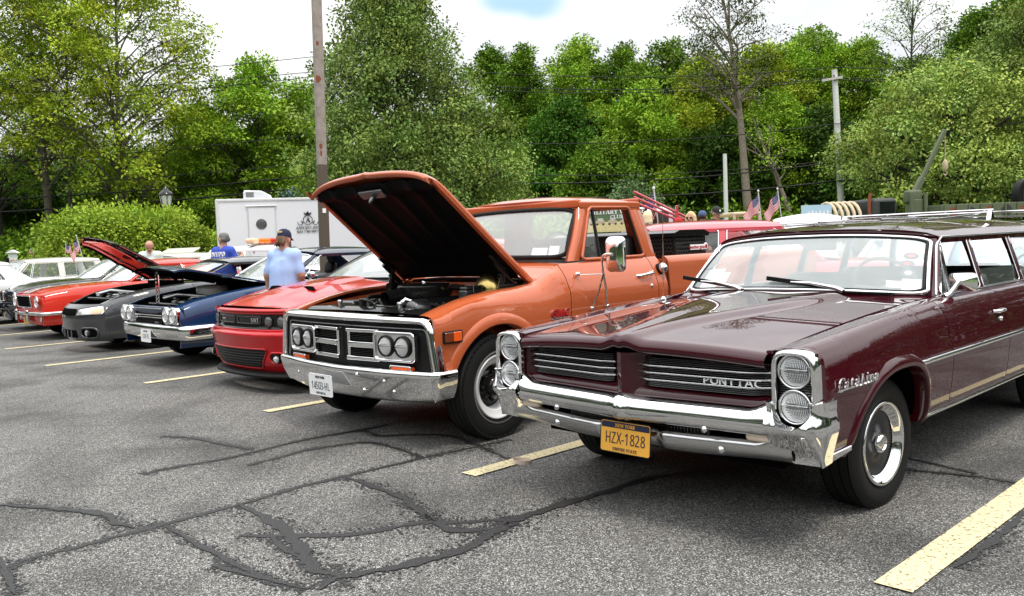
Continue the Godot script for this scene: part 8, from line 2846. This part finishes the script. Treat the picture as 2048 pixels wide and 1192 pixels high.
	for k in 5:
		im.fill_rect(Rect2i(14 + k * 48, 46, 36, 16), lin(0.42, 0.36, 0.22))
		im.fill_rect(Rect2i(22 + k * 48, 36, 22, 12), lin(0.5, 0.47, 0.4))
		for e in [16, 40]: im.fill_rect(Rect2i(k * 48 + e, 58, 8, 8), lin(0.02, 0.02, 0.02))
	var bm2 := mat("banner_print", Color(1, 1, 1), 0.7)
	bm2.albedo_texture = ImageTexture.create_from_image(im)
	var bb := MB.new()
	bb.quad(V(-0.75, 1.55, 0), V(0.75, 1.55, 0), V(0.75, 2.05, 0), V(-0.75, 2.05, 0))
	bb.t = PackedVector2Array([Vector2(0, 1), Vector2(1, 1), Vector2(0, 0), Vector2(1, 0)])
	part("print", bb, bm2, bn)
	var bt := MB.new()
	text(bt, "MILITARY VEHICLE", 0.13, 0.004, Transform3D(Basis(), V(0.1, 2.0, 0.01)), true)
	text(bt, "CLUB", 0.11, 0.004, Transform3D(Basis(), V(0.1, 1.885, 0.01)), true)
	part("banner_lettering", bt, M.white, bn)
	var bs := MB.new()
	for s in [-0.78, 0.78]: bs.box(V(s, 1.0, 0), V(0.05, 2.1, 0.05))
	part("banner_post", bs, M.black, bn)
	# army vehicles in front of the trees
	var hv := thing("tan_truck", "tan military truck with open cab behind the person in black cap", "truck", Transform3D(Basis(Vector3.UP, 0.15), at_px(1474, 27)))
	var h1 := MB.new()
	h1.box(V(0, 1.0, 0), V(3.0, 0.9, 2.0), 0.08)
	h1.box(V(0.05, 2.0, 0), V(0.9, 0.12, 1.7), 0.05)
	for q in [[-0.36, 0.8], [0.44, 0.8], [-0.36, -0.8], [0.44, -0.8]]: h1.box(V(q[0], 1.7, q[1]), V(0.08, 0.6, 0.08), 0.02)
	part("cab", h1, M.tan, hv)
	for s in [-0.9, 0.9]: put_wheel(hv, func(o): wheel_simple("truck", o, 0.42, 0.25, 0.24, "cap"), s, 0.41, 0.85, 1, -PI / 2)
	var ml := thing("army_truck", "dark green army truck with tan canvas hoops over its bed", "truck", Transform3D(Basis(Vector3.UP, 0.05), at_px(1715, 29)))
	var m1 := MB.new()
	m1.box(V(0.55, 1.7, 0), V(0.85, 1.35, 1.9), 0.12)
	m1.box(V(-0.6, 1.35, 0), V(1.6, 0.55, 2.0), 0.03)
	part("cab_and_bed", m1, M.olive_dark, ml)
	var m2 := MB.new()
	m2.box(V(0.62, 2.05, 0.96), V(0.5, 0.4, 0.02))
	part("window", m2, M.tinted, ml)
	for k in 5:
		var hp := MB.new()
		var r := PackedVector3Array()
		for i in 9:
			var an := PI * i / 8
			r.append(V(-1.0 + k * 0.2, 1.75 + sin(an) * 0.55, cos(an) * 0.8))
		hp.tube(r, 0.06, 6)
		part("canvas_hoop", hp, M.tan, ml)
	var ex := MB.new()
	ex.tube(P3([[0.1, 1.5, 0.8], [0.1, 2.4, 0.8], [0.15, 2.55, 0.8]]), 0.06, 8)
	part("exhaust_stack", ex, M.rust, ml)
	for s in [-0.8, 0.9]: put_wheel(ml, func(o): wheel_simple("big_truck", o, 0.55, 0.3, 0.28, "dark"), s, 0.54, 0.8, 1, -PI / 2)
	var cr := thing("crane_truck", "camouflaged army crane truck with its dark boom raised over a hook block", "truck", Transform3D(Basis(Vector3.UP, 0.05), at_px(1832, 30)))
	var c1 := MB.new()
	c1.box(V(0.0, 1.6, 0), V(0.42, 1.5, 0.5), 0.04)
	for s in [-0.25, 0.25]: c1.tube(P3([[s, 1.5, 0.3], [s, 2.55, 0.3]]), 0.07, 8)
	part("crane_column", c1, M.olive, cr)
	var c2 := MB.new()
	c2.bar(V(-0.12, 2.35, 0), V(0.3, 3.1, 0), 0.2, 0.24, Vector3.BACK, 0.03)
	c2.bar(V(0.3, 3.1, 0), V(1.12, 4.72, 0), 0.13, 0.15, Vector3.BACK, 0.02)
	c2.box(V(-0.05, 2.45, 0), V(0.5, 0.45, 0.45), 0.08)
	part("crane_boom", c2, M.olive, cr)
	var c3 := MB.new()
	c3.tube(P3([[1.12, 4.68, 0], [1.12, 3.7, 0]]), 0.015, 5)
	c3.lathe(P2([[0.03, 0.2], [0.1, 0.1], [0.1, -0.1], [0.03, -0.2]]), V(1.12, 3.5, 0), Vector3.UP, 8)
	c3.tube(P3([[1.12, 3.3, 0], [1.2, 3.22, 0], [1.12, 3.14, 0], [1.06, 3.2, 0]]), 0.025, 5)
	part("hook_block", c3, M.tan, cr)
	var c4 := MB.new()
	c4.box(V(1.85, 1.85, 0.2), V(3.1, 0.5, 2.0), 0.02)
	part("cargo_bed", c4, M.olive, cr)
	for k in 8:
		var rb := MB.new()
		rb.box(V(0.4 + k * 0.42, 1.85, 1.22), V(0.05, 0.5, 0.05), 0.01)
		part("bed_rib", rb, M.tan if k == 7 else M.olive, cr)
	rng.seed = 31
	for k in 5:
		var cp := MB.new()
		var f := PackedVector3Array()
		for i in 12: f.append(V(0.75 + k * 0.6 + cos(TAU * i / 12) * rng.randf_range(0.12, 0.25), 1.84 + sin(TAU * i / 12) * rng.randf_range(0.12, 0.22), 1.2035))
		cp.fan(f)
		part("camouflage_patch", cp, M.olive_dark if k % 2 else M.rust, cr)
	put_wheel(cr, func(o): wheel_simple("big_truck", o, 0.55, 0.3, 0.28, "dark"), 3.62, 2.35, 0.6, 1, -PI / 2 + 0.3)
	for s in [-0.4, 1.2, 2.6]: put_wheel(cr, func(o): wheel_simple("big_truck", o, 0.55, 0.3, 0.28, "dark"), s, 0.54, 0.8, 1, -PI / 2)
	var mu := thing("blue_banner", "pale blue printed banner beside the army truck", "banner", Transform3D(Basis(Vector3.UP, 0.05), at_px(1637, 26.5)))
	var u1 := MB.new()
	u1.box(V(0, 1.98, 0), V(0.95, 0.42, 0.02))
	part("banner_panel", u1, mat("pale_blue", lin(0.4, 0.58, 0.7), 0.7), mu)
	var u2 := MB.new()
	for k in 6: u2.box(V(-0.25 + k * 0.12, 1.9, 0.014), V(0.06, 0.16 + 0.06 * (k % 2), 0.01))
	u2.box(V(0, 1.82, 0.014), V(0.9, 0.05, 0.01))
	part("banner_print", u2, M.white, mu)
	var u3 := MB.new()
	for s in [-0.45, 0.45]: u3.box(V(s, 0.9, -0.02), V(0.05, 1.8, 0.03))
	part("banner_post", u3, M.black, mu)
	# orange hood raised at the right edge
	var oh := thing("raised_orange_hood_car", "orange-red car with raised hood behind the wagon's roof rack", "car", Transform3D(Basis(Vector3.UP, 0.9), at_px(2075, 19)))
	var o1 := MB.new()
	o1.box(V(0, 0.75, 0), V(1.7, 0.6, 3.2), 0.15)
	part("car_body", o1, M.orange_red, oh)
	var o2 := MB.new()
	o2.box(V(0, 1.68, 0.9), V(1.4, 0.05, 1.2), 0.02, Basis(Vector3.RIGHT, -0.5))
	part("raised_hood", o2, M.orange_red, oh)
	var o3 := MB.new()
	o3.box(V(0, 1.62, 0.92), V(1.3, 0.04, 1.1), 0.01, Basis(Vector3.RIGHT, -0.5))
	part("hood_underside", o3, M.dark, oh)
	for q in [[-0.72, 1.0], [0.72, 1.0], [-0.72, -1.0], [0.72, -1.0]]: put_wheel(oh, func(o): wheel_simple("trailer", o, 0.34, 0.2, 0.2, "cap"), absf(q[0]), 0.33, q[1], 1 if q[0] > 0 else -1)
	# the curl of tape lying on the painted line
	var rgm := MB.new()
	var r0 := PackedVector3Array(); var r1 := PackedVector3Array()
	for i in 40:
		var an := TAU * 1.08 * i / 39
		var rr := 0.058 + 0.004 * i / 39.0
		r0.append(V(cos(an) * rr, 0.009 + 0.004 * sin(an), sin(an) * rr * 0.85)); r1.append(V(cos(an) * (rr + 0.002), 0.034 + 0.004 * sin(an), sin(an) * (rr + 0.002) * 0.85))
	rgm.grid([r0, r1])
	var tp := part("tape_curl", rgm, mat("tape", lin(0.62, 0.5, 0.42), 0.5), self)
	tag(tp, "pale curl of tape lying on the painted line beside the wagon's plate", "tape")
	tp.transform = lotx(-1.1, 0.55)
	# unseen far wood, put behind the camera for the paint and chrome to reflect
	rng.seed = 91
	var ug := Node3D.new()
	ug.name = "unseen_far_wood"
	add_child(ug, true)
	ug.set_meta("kind", "stuff")
	var xs := []; var cs := []
	for k in 8000:
		var an := rng.randf_range(-2.35, 2.35)
		var d := rng.randf_range(42, 56)
		var s := rng.randf_range(1.6, 2.8)
		var top := 13.0 + 3.0 * sin(an * 9.0) + 2.0 * sin(an * 23.0)
		xs.append(Transform3D(Basis(Vector3.UP, rng.randf() * TAU).scaled(V(s, s, s)), V(sin(an) * d, rng.randf() * top, cos(an) * d)))
		var v := rng.randf_range(0.6, 1.3)
		cs.append(Color(0.06 * v, 0.12 * v, 0.018 * v))
	crown_mm(ug, "foliage", leafs[4], M.leaf, xs, cs)
func _ready() -> void:
	rng.seed = 11
	setup()
	materials()
	mat("signal_lens", lin(0.75, 0.62, 0.5), 0.15, 0.0, 1.0)
	mat("brown_lens", lin(0.16, 0.035, 0.012), 0.15, 0.0, 1.0)
	mat("emblem_red", lin(0.4, 0.02, 0.02), 0.3)
	mat("silver", grey(0.62), 0.35, 0.2)
	mat("grey_rubber", grey(0.12), 0.6)
	mat("tread", grey(0.05), 0.25, 0.3)
	mat("navy", lin(0.01, 0.016, 0.035), 0.3, 0.0, 1.0)
	mat("rose", lin(0.5, 0.07, 0.09), 0.3, 0.0, 1.0)
	mat("mid_blue", lin(0.03, 0.12, 0.32), 0.3, 0.0, 1.0)
	mat("orange_red", lin(0.6, 0.08, 0.03), 0.3, 0.0, 1.0)
	mat("pale_green", lin(0.42, 0.5, 0.46), 0.3, 0.0, 1.0)
	mat("black_chrome", grey(0.2), 0.08, 1.0)
	mat("yellow_lens", lin(0.8, 0.42, 0.03), 0.15, 0.0, 1.0)
	mat("peach_lens", lin(0.8, 0.55, 0.35), 0.15, 0.0, 1.0)
	mat("lamp_face", grey(0.7), 0.1, 0.6, 1.0)
	mat("lamp_bowl", grey(0.9), 0.3, 0.45)
	mat("lamp_flute", grey(0.9), 0.15, 0.0, 1.0)
	mat("under_black", grey(0.006), 0.45).metallic_specular = 0.1
	mat("red_black", lin(0.03, 0.006, 0.006), 0.2, 0.0, 1.0)
	mat("trailer_white", lin(0.62, 0.63, 0.66), 0.35)
	mat("tan", lin(0.5, 0.41, 0.27), 0.7)
	mat("olive", lin(0.1, 0.12, 0.065), 0.7)
	mat("olive_dark", lin(0.03, 0.034, 0.03), 0.6)
	mat("denim", lin(0.06, 0.1, 0.2), 0.9)
	mat("red_cloth", lin(0.4, 0.02, 0.02), 0.9)
	ground()
	wagon()
	pickup()
	row_cars()
	other_cars()
	woods()
	poles()
	people()
	surroundings()
	split_all()
# pieces of a part that can be told apart become parts of their own
func split_all() -> void:
	var todo := []
	for o in find_children("*", "MeshInstance3D", true, false):
		for k in ["wheel_arch_lip", "grille_cove", "window_posts", "bumper_bolts", "hood_flange", "door_window", "window_trim", "cab_pillars", "grille_bar", "hinge_", "side_moulding", "banner_post", "bench_seats", "windscreen_papers", "windscreen_sticker", "door_lock", "crane_column", "grille_backing", "grille_shelf", "engine_bay_walls", "crane_boom", "picket", "rail", "bumper_bar"]:
			if str(o.name).begins_with(k):
				todo.append(o)
				break
	for o in todo: split(o)
func split(o: MeshInstance3D) -> void:
	if o.get_parent() == self: return
	var a: Array = o.mesh.surface_get_arrays(0)
	var vs: PackedVector3Array = a[Mesh.ARRAY_VERTEX]
	var ix: PackedInt32Array = a[Mesh.ARRAY_INDEX]
	var up := PackedInt32Array(range(vs.size()))
	var at := {}
	var root := func(i: int) -> int:
		while up[i] != i:
			up[i] = up[up[i]]
			i = up[i]
		return i
	for i in vs.size():
		var k := Vector3i((vs[i] * 2000.0).round())
		if at.has(k): up[root.call(i)] = root.call(at[k])
		else: at[k] = i
	for i in range(0, ix.size(), 3):
		var r: int = root.call(ix[i])
		up[root.call(ix[i + 1])] = r
		up[root.call(ix[i + 2])] = root.call(r)
	var by := {}
	for i in range(0, ix.size(), 3):
		var r: int = root.call(ix[i])
		if not by.has(r): by[r] = PackedInt32Array()
		var l: PackedInt32Array = by[r]
		l.append(ix[i]); l.append(ix[i + 1]); l.append(ix[i + 2])
		by[r] = l
	if by.size() < 2 or by.size() > 24: return
	var first := true
	var nm := str(o.name).trim_suffix("s") if str(o.name) in ["window_posts", "bumper_bolts", "cab_pillars", "bench_seats", "windscreen_papers"] else str(o.name)
	var parent := o.get_parent()
	for r in by:
		var mb := MB.new()
		var map := {}
		for i in by[r]:
			if not map.has(i):
				map[i] = mb.v.size()
				mb.v.append(vs[i]); mb.n.append(a[Mesh.ARRAY_NORMAL][i]); mb.t.append(Vector2.ZERO)
			mb.ix.append(map[i])
		if first:
			o.mesh = mb.mesh()
			o.name = nm
			first = false
		else:
			var c := part(nm.rstrip("0123456789").trim_suffix("_"), mb, o.material_override, parent)
			c.transform = o.transform
